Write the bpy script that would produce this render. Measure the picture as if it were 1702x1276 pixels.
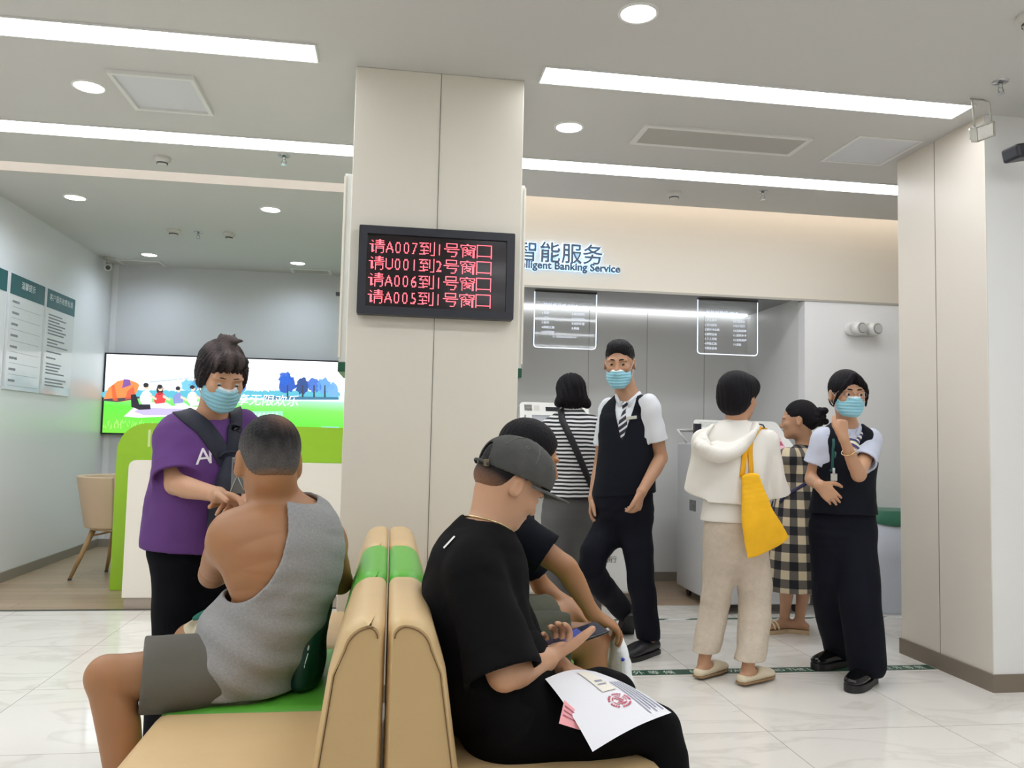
import bpy, bmesh, math, random
import numpy as np
from mathutils import Vector, Matrix

# ------------------------------------------------------------------ scene, camera, world, exposure
STRIP_E, DOWN_E, DOWN_W, COVE_E, TV_E, HALO_E = 11.8, 9.0, 9.0, 13.0, 1.6, 1.7
for o in list(bpy.data.objects):
    bpy.data.objects.remove(o)
S = bpy.context.scene
COL = S.collection
FPX, CAMH = 1349.44, 1.16
YAW, PIT, ROL = (math.radians(a) for a in (8.3181, 3.8639, 1.2978))
CF = Vector((math.sin(YAW)*math.cos(PIT), math.cos(YAW)*math.cos(PIT), math.sin(PIT)))
_r = Vector((math.cos(YAW), -math.sin(YAW), 0)); _u = _r.cross(CF)
CR = math.cos(ROL)*_r + math.sin(ROL)*_u
CU = -math.sin(ROL)*_r + math.cos(ROL)*_u
cam_d = bpy.data.cameras.new('camera'); cam = bpy.data.objects.new('camera', cam_d); COL.objects.link(cam)
cam_d.sensor_fit = 'HORIZONTAL'; cam_d.sensor_width = 36.0; cam_d.lens = 36.0*FPX/1702.0
cam_d.clip_start = 0.05
cam.matrix_world = Matrix(((CR.x, CU.x, -CF.x, 0), (CR.y, CU.y, -CF.y, 0), (CR.z, CU.z, -CF.z, CAMH), (0, 0, 0, 1)))
S.camera = cam
W = bpy.data.worlds.new('world'); S.world = W; W.use_nodes = True
W.node_tree.nodes['Background'].inputs[0].default_value = (0.85, 0.92, 1.0, 1)
W.node_tree.nodes['Background'].inputs[1].default_value = 0.3
S.view_settings.view_transform = 'Standard'; S.view_settings.look = 'None'
S.view_settings.gamma = 1.0; S.view_settings.use_curve_mapping = False
S.view_settings.exposure = 0.0
H = 2.84                      # ceiling height

def at(px, py, Y):
    """world point seen at photo pixel (px,py) on the vertical plane y=Y"""
    d = CF + CR*((px-851)/FPX) - CU*((py-638)/FPX)
    return Vector((0, 0, CAMH)) + d*(Y/d.y)

# ------------------------------------------------------------------ materials
MATS = {}
def mat(name, col, rough=0.5, metal=0.0, emit=0.0, ecol=None, bump=0.0, bscale=40.0, spec=0.5, trans=0.0, sss=0.0, alpha=1.0, coat=0.0, var=0.0, vscale=8.0, bstretch=None):
    if name in MATS: return MATS[name]
    m = bpy.data.materials.new(name); m.use_nodes = True
    nt = m.node_tree; b = nt.nodes['Principled BSDF']
    b.inputs['Base Color'].default_value = (*col, 1)
    b.inputs['Roughness'].default_value = rough; b.inputs['Metallic'].default_value = metal
    b.inputs['Specular IOR Level'].default_value = spec
    if emit:
        b.inputs['Emission Color'].default_value = (*(ecol or col), 1); b.inputs['Emission Strength'].default_value = emit
    if trans: b.inputs['Transmission Weight'].default_value = trans
    if sss:
        b.inputs['Subsurface Weight'].default_value = sss; b.inputs['Subsurface Radius'].default_value = (0.012, 0.005, 0.003)
        b.inputs['Subsurface Scale'].default_value = 0.6
    if coat: b.inputs['Coat Weight'].default_value = coat
    if alpha < 1: b.inputs['Alpha'].default_value = alpha
    tc = None
    if bump or var:
        tc = nt.nodes.new('ShaderNodeTexCoord')
        src = tc.outputs['Object']
        if bstretch:
            mp = nt.nodes.new('ShaderNodeMapping'); mp.inputs['Scale'].default_value = bstretch
            nt.links.new(src, mp.inputs[0]); src = mp.outputs[0]
    if bump:
        n = nt.nodes.new('ShaderNodeTexNoise'); n.inputs['Scale'].default_value = bscale; n.inputs['Detail'].default_value = 4
        bp = nt.nodes.new('ShaderNodeBump'); bp.inputs['Strength'].default_value = bump; bp.inputs['Distance'].default_value = 0.01
        nt.links.new(src, n.inputs['Vector']); nt.links.new(n.outputs['Fac'], bp.inputs['Height'])
        nt.links.new(bp.outputs[0], b.inputs['Normal'])
    if var:
        n = nt.nodes.new('ShaderNodeTexNoise'); n.inputs['Scale'].default_value = vscale; n.inputs['Detail'].default_value = 5
        nt.links.new(src, n.inputs['Vector'])
        r = nt.nodes.new('ShaderNodeValToRGB')
        r.color_ramp.elements[0].position = 0.3; r.color_ramp.elements[1].position = 0.7
        r.color_ramp.elements[0].color = (*[max(0, c*(1-var)) for c in col], 1)
        r.color_ramp.elements[1].color = (*[min(1, c*(1+var)) for c in col], 1)
        nt.links.new(n.outputs['Fac'], r.inputs[0]); nt.links.new(r.outputs[0], b.inputs['Base Color'])
    MATS[name] = m
    return m

def srgb(r, g, b):
    f = lambda c: (c/255/12.92) if c/255 <= 0.04045 else ((c/255+0.055)/1.055)**2.4
    return (f(r), f(g), f(b))

# ------------------------------------------------------------------ object helpers
def link(name, me, m=None, parent=None):
    o = bpy.data.objects.new(name, me); COL.objects.link(o)
    if m is not None:
        for mm in (m if isinstance(m, (list, tuple)) else [m]): me.materials.append(mm)
    if parent is not None: o.parent = parent
    return o
def tag(o, label=None, cat=None, group=None, kind=None):
    if label: o['label'] = label
    if cat: o['category'] = cat
    if group: o['group'] = group
    if kind: o['kind'] = kind
    return o
def empty(name, loc, label, cat, group=None, rz=0.0):
    o = bpy.data.objects.new(name, None); COL.objects.link(o); o.location = loc; o.rotation_euler = (0, 0, rz)
    o.empty_display_size = 0.1
    return tag(o, label, cat, group)
class MB:
    """collects shapes in one bmesh"""
    def __init__(s): s.bm = bmesh.new()
    def box(s, x0, y0, z0, x1, y1, z1, bev=0.0, seg=2, mi=0):
        r = bmesh.ops.create_cube(s.bm, size=1.0)
        vs = r['verts']
        for v in vs:
            v.co = Vector(((x0+x1)/2+v.co.x*(x1-x0), (y0+y1)/2+v.co.y*(y1-y0), (z0+z1)/2+v.co.z*(z1-z0)))
        fs = {f for v in vs for f in v.link_faces}
        if bev:
            es = list({e for v in vs for e in v.link_edges})
            rr = bmesh.ops.bevel(s.bm, geom=es, offset=bev, segments=seg, profile=0.5, affect='EDGES')
            fs = set(rr['faces']) | {f for f in fs if f.is_valid}
        for f in fs:
            if f.is_valid: f.material_index = mi
        return s
    def cyl(s, a, b, r0, r1=None, n=24, mi=0, caps=True):
        a, b = Vector(a), Vector(b); r1 = r0 if r1 is None else r1
        ax = (b-a).normalized(); t = Vector((0, 0, 1)) if abs(ax.z) < 0.9 else Vector((1, 0, 0))
        u = ax.cross(t).normalized(); w = ax.cross(u)
        A = [s.bm.verts.new(a+(u*math.cos(2*math.pi*i/n)+w*math.sin(2*math.pi*i/n))*r0) for i in range(n)]
        B = [s.bm.verts.new(b+(u*math.cos(2*math.pi*i/n)+w*math.sin(2*math.pi*i/n))*r1) for i in range(n)]
        for i in range(n):
            f = s.bm.faces.new((A[i], A[(i+1) % n], B[(i+1) % n], B[i])); f.material_index = mi; f.smooth = True
        if caps:
            f = s.bm.faces.new(A[::-1]); f.material_index = mi
            f = s.bm.faces.new(B); f.material_index = mi
        return s
    def tube(s, pts, r, n=10, mi=0):
        pts = [Vector(p) for p in pts]; rings = []
        for i, p in enumerate(pts):
            d = (pts[min(i+1, len(pts)-1)]-pts[max(i-1, 0)]).normalized()
            t = Vector((0, 0, 1)) if abs(d.z) < 0.95 else Vector((1, 0, 0))
            u = d.cross(t).normalized(); w = d.cross(u)
            rr = r[i] if isinstance(r, (list, tuple)) else r
            rings.append([s.bm.verts.new(p+(u*math.cos(2*math.pi*k/n)+w*math.sin(2*math.pi*k/n))*rr) for k in range(n)])
        for A, B in zip(rings, rings[1:]):
            for k in range(n):
                f = s.bm.faces.new((A[k], A[(k+1) % n], B[(k+1) % n], B[k])); f.smooth = True; f.material_index = mi
        for R, rev in ((rings[0], True), (rings[-1], False)):
            f = s.bm.faces.new(R[::-1] if rev else R); f.material_index = mi
        return s
    def prism(s, poly, axis, c0, c1, mi=0):
        """poly: 2D points; axis 'x','y','z' is the extrusion axis from c0 to c1"""
        def P(p, c):
            return {'x': (c, p[0], p[1]), 'y': (p[0], c, p[1]), 'z': (p[0], p[1], c)}[axis]
        A = [s.bm.verts.new(P(p, c0)) for p in poly]; B = [s.bm.verts.new(P(p, c1)) for p in poly]
        n = len(poly)
        for i in range(n):
            f = s.bm.faces.new((A[i], A[(i+1) % n], B[(i+1) % n], B[i])); f.material_index = mi
        s.bm.faces.new(A[::-1]).material_index = mi; s.bm.faces.new(B).material_index = mi
        return s
    def quad(s, a, b, c, d, mi=0):
        f = s.bm.faces.new([s.bm.verts.new(p) for p in (a, b, c, d)]); f.material_index = mi
        return s
    def sphere(s, c, r, n=16, mi=0, sc=(1, 1, 1)):
        rr = bmesh.ops.create_uvsphere(s.bm, u_segments=n*2, v_segments=n, radius=r)
        for v in rr['verts']: v.co = Vector((v.co.x*sc[0]+c[0], v.co.y*sc[1]+c[1], v.co.z*sc[2]+c[2]))
        for v in rr['verts']:
            for f in v.link_faces: f.smooth = True; f.material_index = mi
        return s
    def lathe(s, prof, c=(0, 0, 0), n=40, mi=0, a0=0, a1=2*math.pi):
        full = abs(a1-a0-2*math.pi) < 1e-6; k = n if full else n+1
        rings = []
        for r, z in prof:
            rings.append([s.bm.verts.new((c[0]+r*math.cos(a0+(a1-a0)*i/n), c[1]+r*math.sin(a0+(a1-a0)*i/n), c[2]+z)) for i in range(k)])
        for A, B in zip(rings, rings[1:]):
            for i in range(n):
                f = s.bm.faces.new((A[i], A[(i+1) % k], B[(i+1) % k], B[i])); f.smooth = True; f.material_index = mi
        return s
    def build(s, name, m, parent=None, off=None, smooth=None, bevel=None):
        bmesh.ops.remove_doubles(s.bm, verts=s.bm.verts, dist=1e-6)
        bmesh.ops.recalc_face_normals(s.bm, faces=s.bm.faces)
        if off is not None:
            off = Vector(off)
            for v in s.bm.verts: v.co -= off
        me = bpy.data.meshes.new(name); s.bm.to_mesh(me); s.bm.free()
        o = link(name, me, m, parent)
        if smooth:
            for p in me.polygons: p.use_smooth = True
        if bevel:
            bm = o.modifiers.new('bevel', 'BEVEL'); bm.width = bevel; bm.segments = 3; bm.limit_method = 'ANGLE'; bm.angle_limit = 0.6
            me.polygons.foreach_set('use_smooth', [True]*len(me.polygons))
            wn = o.modifiers.new('wn', 'WEIGHTED_NORMAL'); wn.keep_sharp = True
        return o
def rrect(x0, z0, x1, z1, r, n=6, corners=(1, 1, 1, 1)):
    """rounded rectangle, corners: bl, br, tr, tl"""
    pts = []
    for (cx, cz, a), on in zip(((x0, z0, 180), (x1, z0, 270), (x1, z1, 0), (x0, z1, 90)), corners):
        if not on: pts.append((cx, cz)); continue
        ox = cx+r if cx == x0 else cx-r; oz = cz+r if cz == z0 else cz-r
        for i in range(n+1):
            t = math.radians(a+90*i/n); pts.append((ox+r*math.cos(t), oz+r*math.sin(t)))
    return pts

_text_cache = {}
def text_bm(body, size, extrude=0.0, offset=0.0, align='LEFT'):
    """raw text geometry in the XY plane as (verts, faces)"""
    key = (body, size, extrude, offset, align)
    if key in _text_cache: return _text_cache[key]
    cu = bpy.data.curves.new('t', 'FONT'); cu.body = body; cu.size = size; cu.extrude = extrude; cu.offset = offset
    cu.align_x = align; cu.resolution_u = 3
    o = bpy.data.objects.new('t', cu); COL.objects.link(o)
    dg = bpy.context.evaluated_depsgraph_get(); me = bpy.data.meshes.new_from_object(o.evaluated_get(dg))
    V = np.array([v.co[:] for v in me.vertices]).reshape(-1, 3); Fc = [tuple(p.vertices) for p in me.polygons]
    bpy.data.objects.remove(o); bpy.data.meshes.remove(me); bpy.data.curves.remove(cu)
    _text_cache[key] = (V, Fc)
    return V, Fc
def put_text(mb, body, size, M, extrude=0.0, offset=0.0, align='LEFT', mi=0, width=None):
    """add text to MB, M: 4x4 or 3x3+origin mapping text plane to world; width: squeeze to this width"""
    V, Fc = text_bm(body, size, extrude, offset, align)
    if not len(V): return
    V = V.copy()
    if width:
        w = V[:, 0].max()-V[:, 0].min(); V[:, 0] *= width/max(w, 1e-6)
    vs = [mb.bm.verts.new(M @ Vector(v)) for v in V]
    for f in Fc:
        try: mb.bm.faces.new([vs[i] for i in f]).material_index = mi
        except ValueError: pass
def face_M(origin, right, up):
    r, u = Vector(right).normalized(), Vector(up).normalized(); n = r.cross(u)
    o = Vector(origin)
    return Matrix(((r.x, u.x, n.x, o.x), (r.y, u.y, n.y, o.y), (r.z, u.z, n.z, o.z), (0, 0, 0, 1)))
# ------------------------------------------------------------------ light sources with an area (the room's ceiling strips and cove, plus added unseen strips)
M_strip = mat('light_panel', (1, 1, 1), emit=STRIP_E, ecol=(0.955, 0.985, 1.04))
M_frame = mat('white_metal', srgb(225, 225, 222), 0.4)
M_down = mat('downlight_glow', (1, 1, 1), emit=DOWN_E, ecol=(1, 0.98, 0.94))
def light_strip(x0, x1, y0, y1, label, group=None):
    t = empty('ceiling_light_strip', ((x0+x1)/2, (y0+y1)/2, H-0.004), label, 'ceiling light', group)
    off = t.location
    MB().box(x0, y0, H-0.006, x1, y1, H-0.0005).build('diffuser', M_strip, t, off)
    f = MB(); w = 0.008
    f.box(x0-w, y0-w, H-0.009, x1+w, y0, H-0.0005).box(x0-w, y1, H-0.009, x1+w, y1+w, H-0.0005)
    f.box(x0-w, y0, H-0.009, x0, y1, H-0.0005).box(x1, y0, H-0.009, x1+w, y1, H-0.0005)
    f.build('frame', M_frame, t, off)
    return t
light_strip(-3.6, -0.385, 3.49, 3.65, 'wide white ceiling strip light at left, ending short of the square column', )
light_strip(0.635, 2.76, 3.50, 3.66, 'white ceiling strip light right of the column, nearest row, ending above the right pillar')
light_strip(-3.6, 3.6, 4.69, 4.87, 'long white ceiling strip light running behind the column from left wall to right pillar')
# unseen strips added over and behind the camera to light the people nearby
for y in (2.30, 0.75, -0.8, -2.4):
    for x0, x1 in ((-3.6, -0.4), (0.6, 3.6)):
        light_strip(x0, x1, y, y+0.17, 'unseen white ceiling strip light added to brighten the waiting area', 'added strip lights over the waiting area')
M_cove = mat('cove_led', (1, 1, 1), emit=COVE_E, ecol=(1.0, 0.86, 0.74))
tag(MB().box(-3.6, 5.458, 2.93, 4.4, 5.472, 2.945).build('cove_light_strip', M_cove), 'warm light line hidden in the ceiling slot above the back wall', 'light strip')

# ------------------------------------------------------------------ setting
M_ceil = mat('ceiling_paint', srgb(206, 205, 202), 0.75, bump=0.02, bscale=300)
M_wall = mat('wall_panel', srgb(226, 224, 216), 0.42)
M_wall_l = mat('wall_panel_satin', srgb(230, 231, 233), 0.30)
M_rec = mat('recess_panel', srgb(224, 224, 222), 0.38)
M_colm = mat('column_panel', srgb(228, 223, 210), 0.42, bump=0.03, bscale=6, bstretch=(30, 30, 1))
M_pil = mat('pillar_panel', srgb(222, 214, 202), 0.38, bump=0.03, bscale=6, bstretch=(30, 30, 1))
M_base = mat('skirting', srgb(140, 132, 120), 0.45)
M_seam = mat('seam_dark', srgb(120, 116, 108), 0.6)

def marble():
    m = bpy.data.materials.new('polished_marble_tile'); m.use_nodes = True; nt = m.node_tree; b = nt.nodes['Principled BSDF']
    tc = nt.nodes.new('ShaderNodeTexCoord')
    sep = nt.nodes.new('ShaderNodeSeparateXYZ'); nt.links.new(tc.outputs['Object'], sep.inputs[0])
    def math_(op, a, bb=None):
        n = nt.nodes.new('ShaderNodeMath'); n.operation = op
        for i, v in enumerate((a, bb)):
            if v is None: continue
            if isinstance(v, (int, float)): n.inputs[i].default_value = v
            else: nt.links.new(v, n.inputs[i])
        return n.outputs[0]
    T = 0.772
    def line(c, off):
        d = math_('DIVIDE', math_('SUBTRACT', c, off), T)
        fr = math_('SUBTRACT', d, math_('FLOOR', d))
        e = math_('MINIMUM', fr, math_('SUBTRACT', 1.0, fr))
        return math_('LESS_THAN', e, 0.0021)
    ln = math_('MAXIMUM', line(sep.outputs[0], 1.547), line(sep.outputs[1], 3.188))
    # per tile offset
    cx = math_('FLOOR', math_('DIVIDE', math_('SUBTRACT', sep.outputs[0], 1.547), T)); cy = math_('FLOOR', math_('DIVIDE', math_('SUBTRACT', sep.outputs[1], 3.188), T))
    cmb = nt.nodes.new('ShaderNodeCombineXYZ'); nt.links.new(cx, cmb.inputs[0]); nt.links.new(cy, cmb.inputs[1])
    wn = nt.nodes.new('ShaderNodeTexWhiteNoise'); nt.links.new(cmb.outputs[0], wn.inputs[0])
    sc = nt.nodes.new('ShaderNodeVectorMath'); sc.operation = 'SCALE'; sc.inputs['Scale'].default_value = 14
    nt.links.new(wn.outputs['Color'], sc.inputs[0])
    ad = nt.nodes.new('ShaderNodeVectorMath'); nt.links.new(tc.outputs['Object'], ad.inputs[0]); nt.links.new(sc.outputs[0], ad.inputs[1])
    mp = nt.nodes.new('ShaderNodeMapping'); mp.inputs['Rotation'].default_value = (0, 0, 0.5); mp.inputs['Scale'].default_value = (1.0, 2.2, 1)
    nt.links.new(ad.outputs[0], mp.inputs[0])
    n1 = nt.nodes.new('ShaderNodeTexNoise'); n1.inputs['Scale'].default_value = 1.4; n1.inputs['Detail'].default_value = 7; n1.inputs['Distortion'].default_value = 1.2
    nt.links.new(mp.outputs[0], n1.inputs['Vector'])
    vein = math_('SUBTRACT', 1.0, math_('MINIMUM', 1.0, math_('MULTIPLY', math_('ABSOLUTE', math_('SUBTRACT', n1.outputs['Fac'], 0.5)), 22)))
    n2 = nt.nodes.new('ShaderNodeTexNoise'); n2.inputs['Scale'].default_value = 2.2; n2.inputs['Detail'].default_value = 3
    nt.links.new(ad.outputs[0], n2.inputs['Vector'])
    vein = math_('MULTIPLY', vein, math_('MULTIPLY', n2.outputs['Fac'], 0.55))
    mx = nt.nodes.new('ShaderNodeMix'); mx.data_type = 'RGBA'
    mx.inputs['A'].default_value = (*srgb(234, 230, 222), 1); mx.inputs['B'].default_value = (*srgb(190, 184, 174), 1)
    nt.links.new(vein, mx.inputs['Factor'])
    m2 = nt.nodes.new('ShaderNodeMix'); m2.data_type = 'RGBA'; m2.inputs['B'].default_value = (*srgb(165, 158, 148), 1)
    nt.links.new(mx.outputs['Result'], m2.inputs['A']); nt.links.new(ln, m2.inputs['Factor'])
    nt.links.new(m2.outputs['Result'], b.inputs['Base Color'])
    b.inputs['Roughness'].default_value = 0.06; b.inputs['Specular IOR Level'].default_value = 0.55
    return m
def planks():
    m = bpy.data.materials.new('oak_plank'); m.use_nodes = True; nt = m.node_tree; b = nt.nodes['Principled BSDF']
    tc = nt.nodes.new('ShaderNodeTexCoord')
    br = nt.nodes.new('ShaderNodeTexBrick'); br.inputs['Scale'].default_value = 1.0; br.offset = 0.37
    br.inputs['Brick Width'].default_value = 1.2; br.inputs['Row Height'].default_value = 0.14; br.inputs['Mortar Size'].default_value = 0.002
    br.inputs['Color1'].default_value = (*srgb(190, 166, 138), 1); br.inputs['Color2'].default_value = (*srgb(176, 152, 124), 1); br.inputs['Mortar'].default_value = (*srgb(110, 90, 70), 1)
    nt.links.new(tc.outputs['Object'], br.inputs['Vector'])
    mp = nt.nodes.new('ShaderNodeMapping'); mp.inputs['Scale'].default_value = (1.5, 22, 1); nt.links.new(tc.outputs['Object'], mp.inputs[0])
    n = nt.nodes.new('ShaderNodeTexNoise'); n.inputs['Scale'].default_value = 2; n.inputs['Detail'].default_value = 6; nt.links.new(mp.outputs[0], n.inputs['Vector'])
    mx = nt.nodes.new('ShaderNodeMix'); mx.data_type = 'RGBA'; mx.blend_type = 'MULTIPLY'; mx.inputs['Factor'].default_value = 0.5
    nt.links.new(br.outputs['Color'], mx.inputs['A']); nt.links.new(n.outputs['Color'], mx.inputs['B'])
    rp = nt.nodes.new('ShaderNodeMix'); rp.data_type = 'RGBA'; rp.inputs['Factor'].default_value = 0.55
    nt.links.new(br.outputs['Color'], rp.inputs['A']); nt.links.new(mx.outputs['Result'], rp.inputs['B'])
    nt.links.new(rp.outputs['Result'], b.inputs['Base Color']); b.inputs['Roughness'].default_value = 0.35
    return m
M_marble, M_oak = marble(), planks()
def struct(name, mb, m, **k):
    return tag(mb.build(name, m, **k), kind='structure')
XL, XR, YR = -3.9, 4.4, -4.0
struct('floor', MB().box(XL, YR, -0.1, XR, 5.65, 0), M_marble)
struct('floor_wood', MB().box(-2.87, 5.65, -0.1, 0.12, 8.67, 0.0), M_oak)
struct('floor_recess', MB().box(0.62, 5.65, -0.1, 3.06, 6.65, 0.0), M_oak)
struct('trim_1', MB().box(-2.87, 5.625, 0, 0.1, 5.655, 0.004), mat('threshold', srgb(92, 90, 88), 0.35, metal=0.6))
struct('ceiling', MB().box(XL, YR, H, XR, 5.45, H+0.06), M_ceil)
struct('ceiling_back', MB().box(-2.95, 5.65, H, 0.12, 8.75, H+0.06), M_ceil)
struct('ceiling_slot', MB().box(XL, 5.40, 3.08, XR, 5.80, 3.14), M_ceil)
struct('ceiling_slot_back', MB().box(-2.95, 5.65, H+0.06, 0.12, 5.70, 3.08), M_ceil)
struct('wall_left', MB().box(-2.95, 5.65, 0, -2.87, 8.75, H), M_wall_l)
struct('wall_left_front', MB().box(XL, 5.65, 0, -2.95, 5.75, 3.1), M_wall)
struct('wall_back', MB().box(-2.95, 8.67, 0, 0.12, 8.75, H), mat('reception_back_wall', srgb(214, 215, 218), 0.5))
struct('wall_middle', MB().box(0.12, 5.65, 0, 0.62, 8.75, 3.1), M_wall)
struct('wall_header', MB().box(0.62, 5.65, 2.255, XR, 5.72, 3.1), mat('header_panel', srgb(224, 217, 203), 0.5))
struct('trim_2', MB().box(0.62, 5.645, 2.240, XR, 5.652, 2.256), mat('header_edge', srgb(178, 174, 164), 0.5))
struct('wall_front_right', MB().box(3.03, 5.651, 0, XR, 5.75, 2.245), mat('right_wall_panel', srgb(240, 241, 241), 0.45))
struct('wall_recess_right', MB().box(3.03, 5.75, 0, 3.12, 6.70, 2.4), M_rec)
struct('wall_recess_back', MB().box(0.62, 6.65, 0, 3.12, 6.75, 2.4), M_rec)
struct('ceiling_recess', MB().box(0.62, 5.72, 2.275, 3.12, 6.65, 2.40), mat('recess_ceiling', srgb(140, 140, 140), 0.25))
for i, x in enumerate((1.62, 2.13, 2.64)):
    struct('trim_%d' % (3+i), MB().box(x-0.002, 6.6485, 0.09, x+0.002, 6.6505, 2.27), mat('recess_seam', srgb(150, 150, 148), 0.5))
struct('wall_right', MB().box(XR, YR, 0, XR+0.1, 5.75, 3.1), M_wall)
struct('wall_far_left', MB().box(XL-0.1, YR, 0, XL, 5.75, 3.1), M_wall)
struct('wall_rear', MB().box(XL, YR-0.1, 0, XR, YR, 3.1), M_wall)
def skirt(n, x0, y0, x1, y1):
    struct('baseboard_'+n, MB().box(x0, y0, 0, x1, y1, 0.075), M_base)
skirt('left', -2.87, 5.66, -2.855, 8.67); skirt('back', -2.855, 8.655, 0.12, 8.67)
skirt('recess', 0.62, 6.638, 3.03, 6.65); skirt('front_right', 3.03, 5.64, XR, 5.651)
struct('trim_6', MB().box(-2.855, 8.6655, 0.08, -2.80, 8.670, H), M_wall_l)

# square column with panel joint
struct('wall_column', MB().box(-0.215, 3.67, 0, 0.563, 4.45, H), M_colm, bevel=0.004)
struct('trim_7', MB().box(0.1725, 3.668, 0, 0.1755, 3.6715, H), M_seam)
struct('baseboard_column', MB().box(-0.222, 3.663, 0, 0.570, 4.457, 0.075), M_base)
# right pillar
struct('wall_pillar', MB().box(2.895, 3.602, 0, XR, 4.31, H), M_pil)
struct('wall_pillar_front', MB().box(2.897, 3.598, 0, XR, 3.602, H), mat('front_panel_white', srgb(236, 236, 234), 0.42))
struct('trim_8', MB().box(2.8935, 3.98, 0.08, 2.8955, 3.983, H), M_seam)
struct('trim_9', MB().box(2.893, 3.598, 0.08, 2.897, 3.602, H), mat('corner_bead', srgb(226, 222, 212), 0.3))
struct('baseboard_pillar', MB().box(2.885, 3.59, 0, XR, 4.32, 0.085), mat('skirting_brown', srgb(128, 116, 102), 0.45))

# dashed marking in front of the machines, and the queue tape
M_mark = mat('dark_green_tape', srgb(44, 82, 62), 0.45); M_markw = mat('white_tape', srgb(232, 234, 230), 0.4)
t = empty('floor_hazard_stripe', (2.2, 5.21, 0.0), 'white and dark green slanted hazard stripe across the floor in front of the machines', 'floor marking')
MB().box(0.9, 5.19, 0.0, 4.3, 5.235, 0.0012).build('tape', M_markw, t, t.location)
x = 0.9
while x < 4.2:
    MB().prism([(x, 5.192), (x+0.11, 5.192), (x+0.17, 5.233), (x+0.06, 5.233)], 'z', 0.0012, 0.0016).build('stripe', M_mark, t, t.location); x += 0.26
M_prt = mat('tape_print', srgb(214, 222, 214), 0.5)
t = empty('queue_line_tape', (1.9, 4.03, 0.0), 'dark green waiting line tape with white writing on the marble floor', 'floor marking')
MB().box(0.75, 3.99, 0.0, 2.88, 4.075, 0.0012).build('tape', M_mark, t, t.location)
k = MB()
put_text(k, '外 等 候', 0.062, face_M((1.235, 4.008, 0.0015), (1, 0, 0), (0, 1, 0)))
k.build('writing', M_prt, t, t.location); k = MB()
put_text(k, 'PLEASE WAIT BEHIND THE LINE', 0.060, face_M((1.535, 4.012, 0.0015), (1, 0, 0), (0, 1, 0)), width=0.74)
k.build('writing', M_prt, t, t.location); k = MB()
put_text(k, '请 在 黄 线 外 等 候', 0.062, face_M((2.40, 4.008, 0.0015), (1, 0, 0), (0, 1, 0)), width=0.43)
k.build('writing', M_prt, t, t.location)

# ------------------------------------------------------------------ ceiling fittings
def downlight(x, y, label, r=0.068, group=None, power=None):
    t = empty('recessed_downlight', (x, y, H), label, 'ceiling light', group)
    MB().lathe([(0.001, -0.004), (r, -0.004), (r, 0.0)], n=36).build('lamp', M_down, t)
    MB().lathe([(r, -0.003), (r+0.002, -0.006), (r+0.012, -0.005), (r+0.014, 0.0)], n=36).build('trim_ring', M_frame, t)
    l = bpy.data.lights.new('downlight', 'SPOT'); l.energy = power or DOWN_W; l.spot_size = math.radians(165); l.spot_blend = 1.0; l.shadow_soft_size = 0.06; l.color = (0.74, 0.86, 1.0) if power else (1, 0.98, 0.96)
    lo = bpy.data.objects.new('bulb_light', l); COL.objects.link(lo); lo.location = (0, 0, -0.02); lo.parent = t
downlight(0.905, 2.985, 'large round downlight at the top edge right of the column, nearest of all')
downlight(0.89, 4.18, 'round downlight between the two right strip lights beside the column')
downlight(-1.527, 4.15, 'round downlight beside the square ceiling hatch at left')
downlight(-2.334, 6.21, 'round downlight over the reception at left, nearer row, by the left wall', power=28)
downlight(-0.956, 6.21, 'round downlight over the reception, nearer row, by the column', power=28)
downlight(-2.352, 8.10, 'small round downlight at the back of the reception near the left corner', power=28)
downlight(-0.971, 8.13, 'small round downlight at the back of the reception near the column', power=28)
M_hatch = mat('hatch_panel', srgb(214, 216, 220), 0.55); M_dark = mat('dark_gap', srgb(70, 70, 70), 0.7)
def hatch(x0, y0, x1, y1, label, drop):
    t = empty('ceiling_access_panel', ((x0+x1)/2, (y0+y1)/2, H), label, 'access panel')
    o = t.location; w = 0.02
    MB().box(x0+w, y0+w, H-drop*0.4, x1-w, y1-w, H-0.0004).build('panel', M_hatch, t, o)
    f = MB(); z0 = H-drop
    f.box(x0, y0, z0, x1, y0+w, H-0.0004).box(x0, y1-w, z0, x1, y1, H-0.0004).box(x0, y0+w, z0, x0+w, y1-w, H-0.0004).box(x1-w, y0+w, z0, x1, y1-w, H-0.0004)
    f.build('frame', M_frame, t, o)
hatch(-1.372, 3.92, -0.982, 4.36, 'square ceiling access panel at upper left beside a downlight', 0.022)
hatch(2.449, 3.975, 2.835, 4.388, 'flush square ceiling access panel beside the right pillar', 0.005)
hatch(-2.46, 4.10, -2.02, 4.33, 'ceiling panel cut off by the left edge of the picture', 0.02)
M_grey = mat('vent_grey', srgb(188, 186, 180), 0.45, metal=0.2)
def vent(x0, y0, x1, y1, label, n):
    t = empty('air_vent', ((x0+x1)/2, (y0+y1)/2, H), label, 'air vent'); o = t.location; w = 0.03
    f = MB(); z0 = H-0.012
    f.box(x0-w, y0-w, z0, x1+w, y0, H-0.0004).box(x0-w, y1, z0, x1+w, y1+w, H-0.0004).box(x0-w, y0, z0, x0, y1, H-0.0004).box(x1, y0, z0, x1+w, y1, H-0.0004)
    f.build('frame', M_frame, t, o)
    MB().box(x0, y0, H-0.002, x1, y1, H-0.0004).build('backing', M_dark, t, o)
    for i in range(n):
        y = y0+(y1-y0)*(i+0.5)/n
        MB().prism([(y-0.0045, H-0.0055), (y-0.0035, H-0.0045), (y+0.0050, H-0.0105), (y+0.0040, H-0.0115)], 'x', x0, x1).build('slat', M_grey, t, o)
vent(1.30, 4.08, 2.20, 4.30, 'long slatted air conditioning grille in the ceiling right of the column', 12)
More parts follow.
